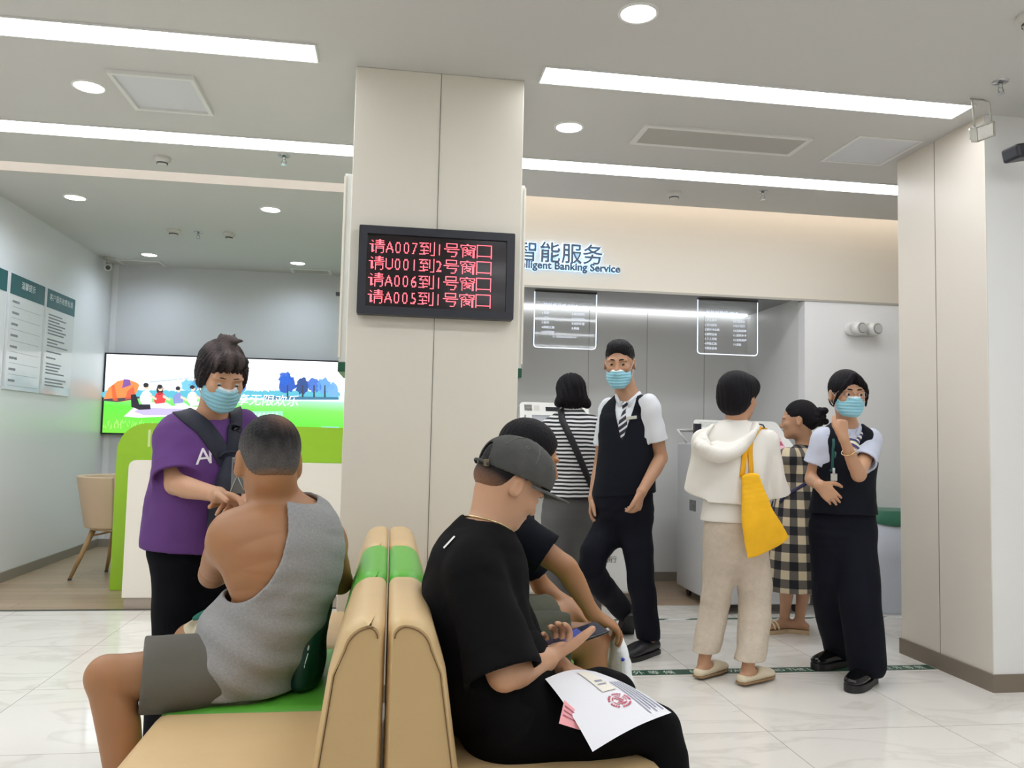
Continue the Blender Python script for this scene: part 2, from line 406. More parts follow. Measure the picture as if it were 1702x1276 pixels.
vent(-2.72, 8.40, -2.35, 8.58, 'small ceiling grille at the back of the reception near the left corner', 6)
vent(-1.05, 8.40, -0.70, 8.58, 'small ceiling grille at the back of the reception near the column', 6)
M_det = mat('detector_white', srgb(206, 204, 198), 0.5); M_chr = mat('chrome', srgb(190, 192, 195), 0.2, metal=1.0)
def detector(x, y, label, r=0.05):
    t = empty('smoke_detector', (x, y, H), label, 'smoke detector')
    MB().lathe([(0.001, -0.045), (r*0.55, -0.045), (r*0.62, -0.03), (r*0.95, -0.022), (r, -0.01), (r, 0)], n=28).build('body', M_det, t)
    MB().lathe([(r*0.64, -0.041), (r*0.66, -0.033)], n=28).build('sensor_slot', M_dark, t)
detector(-1.454, 5.17, 'round smoke detector on the left ceiling before the warm slot')
detector(1.828, 5.16, 'round smoke detector on the right ceiling above the lit wall sign')
detector(-1.86, 7.04, 'smoke detector on the reception ceiling, left of a sprinkler', 0.055)
detector(-1.417, 7.06, 'flat smoke detector on the reception ceiling, right of a sprinkler', 0.045)
detector(2.40, 2.72, 'domed detector cut by the top right picture edge', 0.055)
def sprinkler(x, y, label):
    t = empty('fire_sprinkler', (x, y, H), label, 'sprinkler')
    MB().lathe([(0.012, -0.006), (0.034, -0.004), (0.036, 0.0)], n=24).build('escutcheon', M_chr, t)
    b = MB().cyl((0, 0, 0), (0, 0, -0.03), 0.009)
    b.tube([(0.008, 0, -0.028), (0.014, 0, -0.042), (0.004, 0, -0.056)], 0.0025).tube([(-0.008, 0, -0.028), (-0.014, 0, -0.042), (-0.004, 0, -0.056)], 0.0025)
    b.build('sprinkler_head', M_chr, t)
    MB().cyl((0, 0, -0.056), (0, 0, -0.059), 0.017).build('deflector', M_chr, t)
sprinkler(-0.70, 4.97, 'sprinkler on the left ceiling near the column')
sprinkler(2.39, 5.01, 'sprinkler on the right ceiling near the right pillar')
sprinkler(-1.67, 7.07, 'sprinkler on the reception ceiling between two detectors')
sprinkler(2.70, 3.25, 'sprinkler on the ceiling at the right picture edge')
# dome security camera in the far left corner
t = empty('security_camera', (-2.80, 8.35, H), 'small white security camera on the ceiling in the far left corner', 'camera')
MB().cyl((0, 0, 0), (0, 0, -0.02), 0.05).cyl((0, 0, -0.02), (0, 0, -0.06), 0.022).build('mount', M_det, t)
MB().cyl((0.0, 0.02, -0.09), (0.03, -0.09, -0.115), 0.033).build('housing', M_det, t)
MB().cyl((0.03, -0.09, -0.115), (0.0305, -0.0925, -0.1155), 0.022).build('lens', M_dark, t)
# floodlight on the right pillar
M_alu = mat('floodlight_grey', srgb(186, 184, 174), 0.45, metal=0.3)
p = at(1634, 219, 3.40)
t = empty('flood_light', p, 'small square halogen floodlight on a bracket at the top of the right pillar', 'floodlight')
R = Matrix.Rotation(math.radians(18), 4, 'Y') @ Matrix.Rotation(math.radians(28), 4, 'X') @ Matrix.Rotation(math.radians(-22), 4, 'Z')
R = Matrix.Rotation(math.radians(-22), 4, 'Y') @ Matrix.Rotation(math.radians(20), 4, 'X')
def rotbuild(mb, name, m, par, Mx):
    bmesh.ops.transform(mb.bm, matrix=Mx, verts=mb.bm.verts); return mb.build(name, m, par)
w, hh = 0.052, 0.035
b = MB().prism([(-w, -hh), (w, -hh), (w, hh), (-w, hh)], 'y', 0.015, 0.02)
for a in ((-w, -hh, -w+0.006, hh), (w-0.006, -hh, w, hh), (-w, hh-0.006, w, hh), (-w, -hh, w, -hh+0.006)):
    b.box(a[0], -0.018, a[1], a[2], 0.02, a[3])
b.box(-w*0.8, 0.02, -hh*0.8, w*0.8, 0.05, hh*0.8, 0.008)
rotbuild(b, 'housing', M_alu, t, R)
rotbuild(MB().quad((-w+.006, 0.014, -hh+.006), (w-.006, 0.014, -hh+.006), (w-.006, 0.006, 0), (-w+.006, 0.006, 0)).quad((-w+.006, 0.006, 0), (w-.006, 0.006, 0), (w-.006, 0.014, hh-.006), (-w+.006, 0.014, hh-.006)), 'reflector', mat('reflector', srgb(170, 166, 156), 0.25, metal=0.9), t, R)
rotbuild(MB().cyl((-0.03, -0.004, 0), (0.03, -0.004, 0), 0.005), 'bulb', mat('bulb_glass', srgb(235, 232, 220), 0.1), t, R)
rotbuild(MB().quad((-w+.004, -0.014, -hh+.004), (w-.004, -0.014, -hh+.004), (w-.004, -0.014, hh-.004), (-w+.004, -0.014, hh-.004)), 'glass', mat('clear_glass', (1, 1, 1), 0.02, trans=1.0), t, R)
b = MB(); zt = H-p.z
b.tube([(-0.045, 0.0, 0.022), (-0.040, 0.02, zt-0.012), (-0.03, 0.04, zt-0.004), (0.035, 0.04, zt-0.004), (0.052, 0.02, zt-0.02), (0.05, 0.0, -0.012)], 0.0045, n=8)
b.build('bracket', M_alu, t)
# black camera at the right edge
p = at(1702, 252, 3.42)
t = empty('security_camera', p, 'black boxy security camera at the right picture edge beside the floodlight', 'camera')
b = MB().box(-0.075, -0.05, -0.034, 0.075, 0.06, 0.034, 0.014, 4)
R = Matrix.Rotation(math.radians(-12), 4, 'Y')
rotbuild(b, 'housing', mat('black_plastic', srgb(34, 36, 44), 0.4), t, R)
MB().cyl((0.03, 0.01, 0.02), (0.03, 0.01, H-p.z-0.0005), 0.012).build('stem', mat('black_plastic', srgb(34, 36, 44), 0.4), t)

# ------------------------------------------------------------------ LED message board on the column
M_blk = mat('board_case', srgb(40, 42, 52), 0.38); M_scr = mat('board_screen', srgb(26, 14, 22), 0.12, spec=0.6)
M_led = mat('red_led', (1.0, 0.10, 0.12), emit=3.2, ecol=(1.0, 0.12, 0.16))
t = empty('led_message_board', (0.18, 3.67, 1.70), 'black LED board with red queue numbers on the square column', 'display board')
o = t.location
x0, x1, z0, z1 = -0.172, 0.528, 1.697, 2.094
yb, yf = 3.6685, 3.612
b = MB(); fw = 0.036
outer = rrect(x0, z0, x1, z1, 0.006, 3); inner = rrect(x0+fw, z0+fw, x1-fw, z1-fw, 0.002, 3)
for ya, yb_, oi in ((yf, yb, 0),):
    V_ = [[b.bm.verts.new((p[0], y_, p[1])) for p in ring] for ring in (outer, inner) for y_ in (yf, yb)]
    n_ = len(outer)
    for i in range(n_):
        j = (i+1) % n_
        for A, B in ((V_[0], V_[2]), (V_[2], V_[3]), (V_[1], V_[3]), (V_[0], V_[1])): b.bm.faces.new((A[i], A[j], B[j], B[i]))
b.build('frame', M_blk, t, o)
MB().box(x0+fw-0.003, yf+0.012, z0+fw-0.003, x1-fw+0.003, yb, z1-fw+0.003).build('screen', M_scr, t, o)
def glyph_bits(ch, nc, nr):
    V, Fc = text_bm(ch, 1.0, 0.0, -0.004)
    if not len(V): return []
    tri = []
    for f in Fc:
        for i in range(1, len(f)-1): tri.append((V[f[0]][:2], V[f[i]][:2], V[f[i+1]][:2]))
    T = np.array(tri); lo, hi = V[:, :2].min(0), V[:, :2].max(0)
    if ord(ch) < 256:
        c = (lo[0]+hi[0])/2; lo = np.array((c-0.28, 0.0)); hi = np.array((c+0.28, 0.73))
    gx = (np.arange(nc)+0.5)/nc*(hi[0]-lo[0])+lo[0]; gy = (np.arange(nr)+0.5)/nr*(hi[1]-lo[1])+lo[1]
    GX, GY = np.meshgrid(gx, gy, indexing='ij')
    P = np.stack([GX, GY], -1).reshape(-1, 1, 2)
    def cr(a, b): return a[..., 0]*b[..., 1]-a[..., 1]*b[..., 0]
    a, bb, c = T[None, :, 0], T[None, :, 1], T[None, :, 2]
    d0, d1, d2 = cr(bb-a, P-a), cr(c-bb, P-bb), cr(a-c, P-c)
    ins = ((d0 >= 0) & (d1 >= 0) & (d2 >= 0)) | ((d0 <= 0) & (d1 <= 0) & (d2 <= 0))
    I = ins.any(1).reshape(nc, nr)
    return [(i, j) for i in range(nc) for j in range(nr) if I[i, j]]
def led_line(s, xa, zb, name):
    b = MB(); cp, rp = 0.00462, 0.00415; col = 0; y = yf+0.0112; d = 0.00175
    for ch in s:
        wide = ord(ch) > 255
        nc, nr = (15, 15) if wide else (7, 13)
        rb = 0 if wide else 1
        for i, j in glyph_bits(ch, nc, nr):
            x, z = xa+(col+i)*cp, zb+(j+rb)*rp
            b.quad((x-d, y, z-d), (x+d, y, z-d), (x+d, y, z+d), (x-d, y, z+d))
        col += 16 if wide else 8
    return b.build(name, M_led, t, o)
for i, s in enumerate(('请A007到1号窗口', '请U001到2号窗口', '请A006到1号窗口', '请A005到1号窗口')):
    led_line(s, x0+0.048, 1.975-i*0.0755, 'message_line')
# ------------------------------------------------------------------ reception counter at left
M_green = mat('lime_panel', srgb(150, 196, 42), 0.32); M_cream = mat('cream_laminate', srgb(232, 226, 214), 0.3)
t = empty('reception_counter', (-0.95, 5.70, 0), 'white reception counter with lime green back panel marked 1', 'counter'); o = t.location
MB().prism(rrect(-1.70, 0.075, 0.10, 0.965, 0.045, corners=(0, 0, 0, 1)), 'y', 5.655, 5.70).build('front_panel', M_cream, t, o)
MB().box(-1.68, 5.70, 0.075, 0.10, 6.31, 0.945).build('body', M_cream, t, o)
MB().box(-1.69, 5.665, 0.0, 0.10, 6.30, 0.075).build('plinth', mat('plinth_grey', srgb(172, 160, 146), 0.4), t, o)
MB().prism(rrect(-1.985, 0.002, 0.10, 1.215, 0.21, 12, corners=(0, 0, 0, 1)), 'y', 6.315, 6.36).build('back_panel', M_green, t, o)
M_num = mat('pale_number', srgb(205, 222, 150), 0.4)
p = at(236, 742, 6.31)
k = MB(); put_text(k, '1', 0.185, face_M((p.x, 6.3135, p.z), (1, 0, 0), (0, 0, 1))); k.build('number', M_num, t, o)
p = at(265, 744, 6.31); MB().box(p.x, 6.3125, p.z, p.x+0.012, 6.315, p.z+0.15).build('divider_line', M_num, t, o)

# tub chair behind it
M_tub = mat('beige_vinyl', srgb(206, 180, 150), 0.45); M_leg = mat('ash_wood', srgb(176, 142, 100), 0.4, var=0.15, vscale=30, bstretch=(1, 1, 0.2))
t = empty('tub_chair', (-2.12, 6.86, 0), 'beige tub chair with slanted wooden legs beside the green counter panel', 'chair', rz=math.radians(-20))
b = MB()
n = 28
def shell_pt(a, u, off):
    zb, zt = 0.40, 0.80-0.10*(0.5-0.5*math.cos(a))*0
    r = 0.21+0.075*u+off
    return Vector((-math.cos(a)*r*1.02, math.sin(a)*r*1.0, zb+(zt-zb)*u))
A0, A1 = math.radians(-118), math.radians(118)
grid = []
for off in (0.022, -0.022):
    grid.append([[b.bm.verts.new(shell_pt(A0+(A1-A0)*i/n, u/8, off)) for u in range(9)] for i in range(n+1)])
for g in grid:
    for i in range(n):
        for u in range(8): b.bm.faces.new((g[i][u], g[i+1][u], g[i+1][u+1], g[i][u+1])).smooth = True
for i in range(n):
    b.bm.faces.new((grid[0][i][8], grid[0][i+1][8], grid[1][i+1][8], grid[1][i][8])); b.bm.faces.new((grid[0][i][0], grid[0][i+1][0], grid[1][i+1][0], grid[1][i][0]))
for i in (0, n):
    for u in range(8): b.bm.faces.new((grid[0][i][u], grid[0][i][u+1], grid[1][i][u+1], grid[1][i][u]))
b.build('backrest', M_tub, t, bevel=0.012)
MB().cyl((0, 0, 0.38), (0, 0, 0.47), 0.20, 0.205, 32).build('seat', M_tub, t, bevel=0.02)
for sx, sy in ((-1, -1), (-1, 1), (1, -1), (1, 1)):
    l = MB().cyl((sx*0.115, sy*0.115, 0.40), (sx*0.235, sy*0.205, 0.012), 0.022, 0.013, 14).build('leg', M_leg, t)
    MB().cyl((sx*0.2345, sy*0.2047, 0.014), (sx*0.2365, sy*0.2062, 0.0), 0.0145, 0.0145, 14).build('foot_cap', M_dark, l)
MB().tube([(-0.14, -0.14, 0.33), (0, 0, 0.37), (0.14, 0.14, 0.33)], 0.008).tube([(-0.14, 0.14, 0.33), (0, 0, 0.375), (0.14, -0.14, 0.33)], 0.008).build('under_frame', M_leg, t)

# ------------------------------------------------------------------ video wall
def emis(name, c, e=1.0): return mat('screen_'+name, (0.02, 0.02, 0.02), 0.25, emit=e*TV_E, ecol=srgb(*c))
t = empty('video_wall', (-1.4, 8.64, 1.12), 'wide lit screen showing a picnic on a green lawn on the reception back wall', 'screen'); o = t.location
MB().box(-2.865, 8.60, 1.115, 0.11, 8.669, 1.93).build('frame', mat('bezel_black', srgb(24, 26, 30), 0.35), t, o)
YT = 8.598
# picture: sky to lawn as a vertical colour run, all of it emitting
def screen_mat():
    m = bpy.data.materials.new('screen_picture'); m.use_nodes = True; nt = m.node_tree; b = nt.nodes['Principled BSDF']
    a = nt.nodes.new('ShaderNodeVertexColor'); a.layer_name = 'Col'
    b.inputs['Base Color'].default_value = (0.02, 0.02, 0.02, 1); b.inputs['Roughness'].default_value = 0.25
    nt.links.new(a.outputs[0], b.inputs['Emission Color']); b.inputs['Emission Strength'].default_value = TV_E
    return m
M_pic = screen_mat()
def pic_mesh(polys, name, parent, off):
    """polys: list of (points[(x,z)], colour or list of colours per point, layer)"""
    vs, fs, cs = [], [], []
    for pts, col, lay in polys:
        i0 = len(vs)
        for i, p in enumerate(pts):
            vs.append((p[0]-off.x, YT-0.0012*lay-off.y, p[1]-off.z)); c = col[i] if isinstance(col[0], (tuple, list)) else col
            cs.append((*srgb(*c), 1))
        fs.append(tuple(range(i0, i0+len(pts))))
    me = bpy.data.meshes.new(name); me.from_pydata(vs, [], fs)
    at_ = me.color_attributes.new('Col', 'FLOAT_COLOR', 'POINT'); at_.data.foreach_set('color', np.array(cs, 'f').ravel())
    return link(name, me, M_pic, parent)
xa, xb, zt_, zh, zb = -2.85, 0.10, 1.915, 1.50, 1.13
sk = [(xa, zt_), (xb, zt_), (xb, 1.66), (xa, 1.66)]
white, haze, g1, g2, g3 = (250, 253, 255), (196, 236, 250), (150, 224, 120), (92, 204, 60), (110, 196, 60)
polys = [(sk, [white, white, (240, 250, 255), (228, 246, 255)], 0), ([(xa, 1.66), (xb, 1.66), (xb, zh), (xa, zh)], [(228, 246, 255), (240, 250, 255), haze, haze], 0),
         ([(xa, zh), (xb, zh), (xb, 1.38), (xa, 1.40)], [(120, 206, 120), (170, 240, 200), (120, 226, 90), g2], 0),
         ([(xa, 1.40), (xb, 1.38), (xb, zb), (xa, zb)], [g2, (120, 226, 90), g2, g3], 0)]
rnd = random.Random(4)
def T(px, py): p = at(px, py, YT); return (p.x, p.z)
def poly_px(pts, c, lay): polys.append(([T(*p) for p in pts], c, lay))
def blob_px(cx, cy, rx, ry, c, lay, jag=0.25, n=22):
    polys.append(([T(cx+rx*math.cos(2*math.pi*i/n)*(1+rnd.uniform(-jag, jag)), cy+ry*math.sin(2*math.pi*i/n)*(1+rnd.uniform(-jag, jag))) for i in range(n)], c, lay))
# distant trees
for x in range(178, 560, 9):
    blob_px(x, 655, 9, 6, (90, 170, 190), 1)
for x, y, r, c in ((478, 638, 14, (40, 84, 176)), (474, 628, 10, (58, 100, 190)), (503, 641, 12, (42, 70, 130)), (522, 640, 11, (70, 110, 190)), (540, 642, 12, (96, 150, 205)), (553, 648, 10, (110, 160, 205)), (392, 640, 16, (70, 130, 200)), (311, 640, 9, (110, 180, 205)), (322, 642, 8, (80, 150, 190))):
    blob_px(x, y, r, r*1.1, c, 2)
for x in (478, 503, 522, 540): poly_px([(x-1, 640), (x+1, 640), (x+1.5, 660), (x-1.5, 660)], (50, 60, 70), 3)
poly_px([(440, 658), (563, 660), (563, 664), (440, 664)], (60, 110, 140), 2)
# tent, ground sheet, sitters
poly_px([(172, 664), (180, 645), (196, 633), (212, 630), (228, 636), (232, 640), (222, 664), (198, 668)], (240, 130, 70), 3)
poly_px([(206, 630), (216, 631), (218, 640), (203, 645)], (120, 80, 150), 4); poly_px([(185, 642), (190, 638), (196, 666), (188, 666)], (214, 96, 50), 4)
poly_px([(212, 650), (222, 642), (226, 662), (208, 664)], (200, 90, 60), 4)
poly_px([(172, 663), (232, 659), (232, 662), (196, 668), (172, 666)], (70, 60, 70), 4)
poly_px([(206, 692), (228, 672), (330, 676), (330, 690), (230, 694)], (238, 240, 236), 3); poly_px([(222, 684), (236, 677), (322, 680), (318, 690), (240, 690)], (180, 170, 205), 4)
def sitter(x, y, top, skin=(236, 196, 172), hair=(40, 34, 40), s=1.0):
    blob_px(x, y+14*s, 10*s, 13*s, top, 5, 0.08); blob_px(x+1, y-5*s, 4*s, 5*s, skin, 6, 0.05); blob_px(x, y-8*s, 4.6*s, 4*s, hair, 7, 0.1)
    poly_px([(x+6*s, y+6*s), (x+18*s, y+14*s), (x+17*s, y+17*s), (x+5*s, y+11*s)], skin, 6)
    poly_px([(x-6*s, y+22*s), (x+12*s, y+20*s), (x+22*s, y+26*s), (x-4*s, y+30*s)], (206, 214, 236), 6)
sitter(243, 648, (214, 232, 246)); sitter(266, 650, (206, 60, 66), s=0.95); sitter(296, 652, (126, 138, 190), s=0.85); sitter(320, 650, (240, 240, 246), s=0.85)
blob_px(266, 648, 6, 8, (60, 40, 44), 5, 0.1)
poly_px([(218, 656), (226, 655), (232, 672), (250, 672), (251, 680), (232, 681), (219, 676)], (34, 32, 44), 8)
poly_px([(250, 634), (340, 625), (340, 626), (250, 635.5)], (150, 170, 190), 2)
for i in range(60):
    x = rnd.uniform(172, 300); y = rnd.uniform(702, 713)
    poly_px([(x-0.8, y), (x+0.8, y), (x+rnd.uniform(-2, 2), y-rnd.uniform(4, 9))], (170, 226, 120), 1)
poly_px([(396, 683), (470, 683), (470, 695), (396, 695)], (140, 214, 170), 2)
for k_ in range(9): poly_px([(400+k_*7, 690), (404+k_*7, 685), (406+k_*7, 687), (402+k_*7, 693)], (196, 236, 214), 3)
poly_px([(534, 709), (563, 709.5), (563, 713), (534, 713)], (150, 205, 235), 2)
pic_mesh(polys, 'picture', t, o)
M_slog = emis('slogan', (245, 250, 252), 1.0)
k = MB(); p0 = T(392, 671); put_text(k, '享无限欢乐', 0.125, face_M((p0[0], YT-0.014, p0[1]), (1, 0, 0.0), (0.16, 0, 1)), extrude=0.001); k.build('slogan', M_slog, t, o)
k = MB(); p0 = T(418, 649); put_text(k, '彩片', 0.10, face_M((p0[0], YT-0.014, p0[1]), (1, 0, 0.0), (0.16, 0, 1)), extrude=0.001); k.build('slogan', M_slog, t, o)

# ------------------------------------------------------------------ notice boards on the left wall
M_teal = mat('teal_header', srgb(32, 96, 100), 0.22); M_board = mat('glossy_board', srgb(224, 226, 226), 0.1, spec=0.6); M_ink = mat('grey_ink', srgb(120, 124, 130), 0.5); M_wink = mat('white_ink', srgb(226, 236, 236), 0.5)
def wall_board(y0, y1, title, label, dense):
    xw = -2.869; z0, z1 = 1.445, 2.315
    t = empty('notice_board', (xw, (y0+y1)/2, z0), label, 'notice board'); o = t.location
    MB().prism(rrect(y0, z0, y1, z1, 0.004, 2), 'x', xw, xw+0.018).build('board', M_board, t, o)
    MB().box(xw+0.018, y0, z1-0.155, xw+0.0195, y1, z1).build('header', M_teal, t, o)
    k = MB(); put_text(k, title, 0.062, face_M((xw+0.0202, (y0+y1)/2, z1-0.085), (0, 1, 0), (0, 0, 1)), align='CENTER')
    k.build('title', M_wink, t, o)
    rn = random.Random(int(y0*100)); z = z1-0.215; k = MB(); x = xw+0.0188
    while z > z0+0.06:
        L = rn.uniform(0.35, 0.9) if dense else 0.22
        y = y0+0.05; ye = y0+0.05+(y1-y0-0.1)*L
        while y < ye:
            w = rn.uniform(0.008, 0.016); hgt = 0.012 if dense else 0.018
            k.box(x-0.0006, y, z, x, y+w, z+hgt); y += w+0.004
        if not dense:
            k.box(x-0.0006, y0+0.05, z-0.03, x, y1-0.05, z-0.028)
        z -= rn.choice((0.026, 0.026, 0.05)) if dense else 0.085
    tag(k.build('fine_print', M_ink, t, o), kind='stuff')
wall_board(5.87, 6.43, '服务公约', 'glossy notice board with teal header, cut by the left picture edge', True)
wall_board(6.485, 7.085, '温馨提示', 'middle glossy notice board with teal header and a few ruled lines', False)
wall_board(7.135, 7.725, '客户服务收费标准', 'glossy notice board with teal header and dense small print, nearest the screen', True)

# ------------------------------------------------------------------ thin boards on both sides of the column, seen edge on
M_acr = mat('white_acrylic', srgb(232, 234, 230), 0.25); M_lime2 = mat('green_end', srgb(24, 84, 60), 0.35)
for x0, x1, lab in ((-0.262, -0.2155, 'slim white notice panel on the left side of the column'), (0.5635, 0.612, 'slim white notice panel on the right side of the column')):
    t = empty('side_panel_board', ((x0+x1)/2, 4.0, 1.47), lab, 'notice panel'); o = t.location
    MB().box(x0+0.004, 3.86, 1.50, x1-0.004, 4.30, 2.40, 0.003).build('board', M_acr, t, o)
    MB().box(x0 if x0 < 0 else x1-0.010, 3.85, 1.52, x0+0.010 if x0 < 0 else x1, 4.31, 2.385).build('face_sheet', M_cream, t, o)
    MB().box(x0+0.002, 3.852, 1.455, x1-0.002, 4.308, 1.50, 0.003).build('bottom_clip', M_lime2, t, o)
tag(MB().box(0.64, 6.60, 2.262, 3.01, 6.64, 2.274).build('recess_light_strip', mat('recess_led', (1, 1, 1), emit=3.2, ecol=(0.95, 0.97, 1.0))), 'slim white light line at the back of the recess ceiling', 'light strip')
# little black camera arm on the end of the middle wall
pz = at(563, 489, 5.70)
t = empty('wall_camera', (0.12, 5.70, pz.z), 'tiny black camera arm poking out left of the column, behind the side panel', 'camera')
MB().cyl((0.0, 0, 0), (pz.x-0.12+0.06, 0, 0.01), 0.010).build('arm', mat('black_plastic', srgb(34, 36, 44), 0.4), t)
MB().box(pz.x-0.12-0.02, -0.02, -0.012, pz.x-0.12+0.07, 0.02, 0.014, 0.005).build('housing', mat('black_plastic', srgb(34, 36, 44), 0.4), t)

# ------------------------------------------------------------------ halo lit wall sign
M_letter = mat('letter_face', srgb(72, 84, 100), 0.4, metal=0.3); M_halo = mat('letter_halo', (1, 1, 1), emit=HALO_E, ecol=srgb(150, 200, 255))
def halo_letter(ch, x, z, size, label, ext=0.006, group=None, off=0.007):
    t = empty('sign_letter', (x, 5.645, z), label, 'sign letter', group)
    k = MB(); put_text(k, ch, size, face_M((0, -0.022, 0), (1, 0, 0), (0, 0, 1)), extrude=ext, offset=0.0012); k.build('face', M_letter, t)
    k = MB(); put_text(k, ch, size, face_M((0, -0.008, 0), (1, 0, 0), (0, 0, 1)), extrude=0.004, offset=off); k.build('light_back', M_halo, t)
zc = 2.436
for ch, x, lab in (('智', 0.835, 'halo lit sign character half hidden by the column'), ('能', 0.998, 'halo lit sign character second from the left'), ('服', 1.156, 'halo lit sign character third from the left'), ('务', 1.311, 'halo lit sign character at the right end of the large row')):
    halo_letter(ch, x, zc, 0.155, lab)
t = empty('sign_line', (1.2, 5.645, 2.375), 'small halo lit English line under the large sign characters', 'sign letter')
k = MB(); put_text(k, 'Intelligent Banking Service', 0.075, face_M((-0.42, -0.02, 0.0), (1, 0, 0), (0, 0, 1)), extrude=0.005, offset=0.0022, width=0.81); k.build('lettering', M_letter, t)
k = MB(); put_text(k, 'Intelligent Banking Service', 0.075, face_M((-0.42, -0.008, 0.0), (1, 0, 0), (0, 0, 1)), extrude=0.003, offset=0.0042, width=0.815); k.build('light_back', M_halo, t)

# ------------------------------------------------------------------ hanging acrylic signs
M_clear = mat('clear_acrylic', (0.93, 0.96, 0.97), 0.03, trans=1.0, spec=0.5)
M_edge = mat('edge_lit', (0.9, 0.95, 1), emit=1.1, ecol=srgb(225, 238, 255)); M_engr = mat('engraved_white', (0.9, 0.93, 1), emit=0.9, ecol=srgb(214, 228, 255))
def acrylic(x0, x1, label, title, left, right, foot):
    y = 5.92; z0, z1 = 1.845, 2.262
    t = empty('hanging_sign', ((x0+x1)/2, y, z1), label, 'hanging sign'); o = t.location
    MB().prism(rrect(x0, z0, x1, z1, 0.025, 5, corners=(1, 1, 0, 0)), 'y', y-0.003, y+0.003).build('acrylic_panel', M_clear, t, o)
    e = MB(); pr = [(x0, z1)]+rrect(x0, z0, x1, z1, 0.025, 5, corners=(1, 1, 0, 0))[:-2]+[(x1, z1)]
    e.tube([(a, y, b_) for a, b_ in pr], 0.0042, 6); e.build('lit_edge', M_edge, t, o)
    MB().box(x0, y-0.012, z1-0.002, x1, y+0.012, 2.2748).build('mount_rail', mat('rail_dark', srgb(96, 94, 90), 0.3, metal=0.5), t, o)
    yy = y-0.0045
    def row(txt, x, z, s, w=None):
        k = MB(); put_text(k, txt, s, face_M((x, yy, z), (1, 0, 0), (0, 0, 1)), width=w); return k
    row(title, x0+0.065, z1-0.112, 0.036).build('heading', M_engr, t, o)
    MB().box(x0+0.065, yy-0.0004, z1-0.131, x1-0.06, yy, z1-0.127).build('rule', M_engr, t, o)
    for xs, items, n0 in ((x0+0.055, left, 1), (x0+0.285, right, len(left)+1)):
        for i, it in enumerate(items):
            row('%d.%s' % (n0+i, it), xs, z1-0.165-i*0.036, 0.021).build('list_line', M_engr, t, o)
    if foot: row(foot, x0+0.14, z0+0.078, 0.014).build('footnote', M_engr, t, o)
acrylic(1.022, 1.496, 'clear edge lit acrylic sign headed STM hanging near the column', '超级柜员机(STM)', ['取款', '存款', '查询', '转账汇款', '打印回单'], ['修改密码', '自助缴费', '存折补登', '其他'], '注：业务办理以机器显示为准')
acrylic(2.296, 2.782, 'clear edge lit acrylic sign headed ITM hanging in the recess corner', '智能柜员机(ITM)', ['个人开户', '签约服务', '银行卡业务', '理财业务', '个人贷款', '转账汇款', '综合查询'], ['打印流水', '电子银行', '自助缴费', '挂失补卡', '信息维护', '其他'], '')

# ------------------------------------------------------------------ self service machines
M_kio = mat('machine_white', srgb(226, 226, 222), 0.35); M_kio2 = mat('machine_grey', srgb(206, 207, 208), 0.4); M_glass = mat('dark_screen', srgb(22, 24, 30), 0.08)
t = empty('self_service_machine', (1.37, 5.95, 0), 'white self service machine in front of the woman in the striped top', 'machine'); o = t.location
MB().box(0.92, 5.72, 0.07, 1.82, 6.35, 0.93, 0.02).build('body', M_kio, t, o)
MB().box(0.95, 5.76, 0.0, 1.79, 6.32, 0.07).build('plinth', M_base, t, o)
def console(t, o, x0, x1, yb, zb, yt, zt, th, taper, name='console', mtl=None):
    """tilted console slab; local frame a(0..1) along x, s along slope"""
    d = Vector((0, yt-yb, zt-zb)); L = d.length; d.normalize(); nrm = Vector((1, 0, 0)).cross(d)   # pointing to the user (-y, up)
    nrm = -nrm if nrm.y > 0 else nrm
    poly = rrect(x0, 0, x1, L, 0.035, 6)
    poly = [(((p[0]-(x0+x1)/2)*(1-taper*p[1]/L)+(x0+x1)/2), p[1]) for p in poly]
    b = MB(); base = Vector((0, yb, zb))
    M = Matrix(((1, 0, 0, 0), (0, d.y, nrm.y, base.y), (0, d.z, nrm.z, base.z), (0, 0, 0, 1)))
    b.prism(poly, 'z', -th, 0.0); bmesh.ops.transform(b.bm, matrix=M, verts=b.bm.verts)
    b.build(name, mtl or M_kio, t, o, bevel=0.006)
    return M, L
M, L = console(t, o, 0.885, 1.425, 5.50, 0.93, 5.78, 1.43, 0.09, 0.06)
def onslab(M, a0, s0, a1, s1, name, m, t, o, h=0.002):
    b = MB(); b.box(a0, s0, 0.0005, a1, s1, h); bmesh.ops.transform(b.bm, matrix=M, verts=b.bm.verts); return b.build(name, m, t, o)
onslab(M, 0.985, 0.06, 1.33, L-0.11, 'touch_screen', M_glass, t, o)
onslab(M, 1.09, L-0.075, 1.22, L-0.04, 'camera_bar', M_glass, t, o); onslab(M, 0.935, L-0.075, 0.99, L-0.025, 'photo_notice', mat('notice_grey', srgb(120, 118, 112), 0.5, var=0.5, vscale=60), t, o)
onslab(M, 1.005, L-0.07, 1.045, L-0.03, 'small_notice', mat('notice_pale', srgb(206, 204, 196), 0.5), t, o)
b = MB(); b.tube([(0.935, L-0.12, 0.012), (0.925, L-0.20, 0.03), (0.93, L-0.30, 0.012)], 0.004); bmesh.ops.transform(b.bm, matrix=M, verts=b.bm.verts); b.build('pen_cord', M_blk, t, o)
onslab(M, 0.945, L-0.30, 0.965, L-0.2, 'card_slot', M_blk, t, o)
MB().box(0.95, 5.70, 0.85, 1.36, 5.90, 1.0).build('neck', M_kio2, t, o)
for i, ch in enumerate('银行'):
    pz = at(1004, 934, 5.718); k = MB(); put_text(k, ch, 0.05, face_M((pz.x+i*.045, 5.7185, pz.z), (1, 0, 0), (0, 0, 1))); k.build('letter', mat('print_dark', srgb(60, 64, 70), 0.5), t, o)

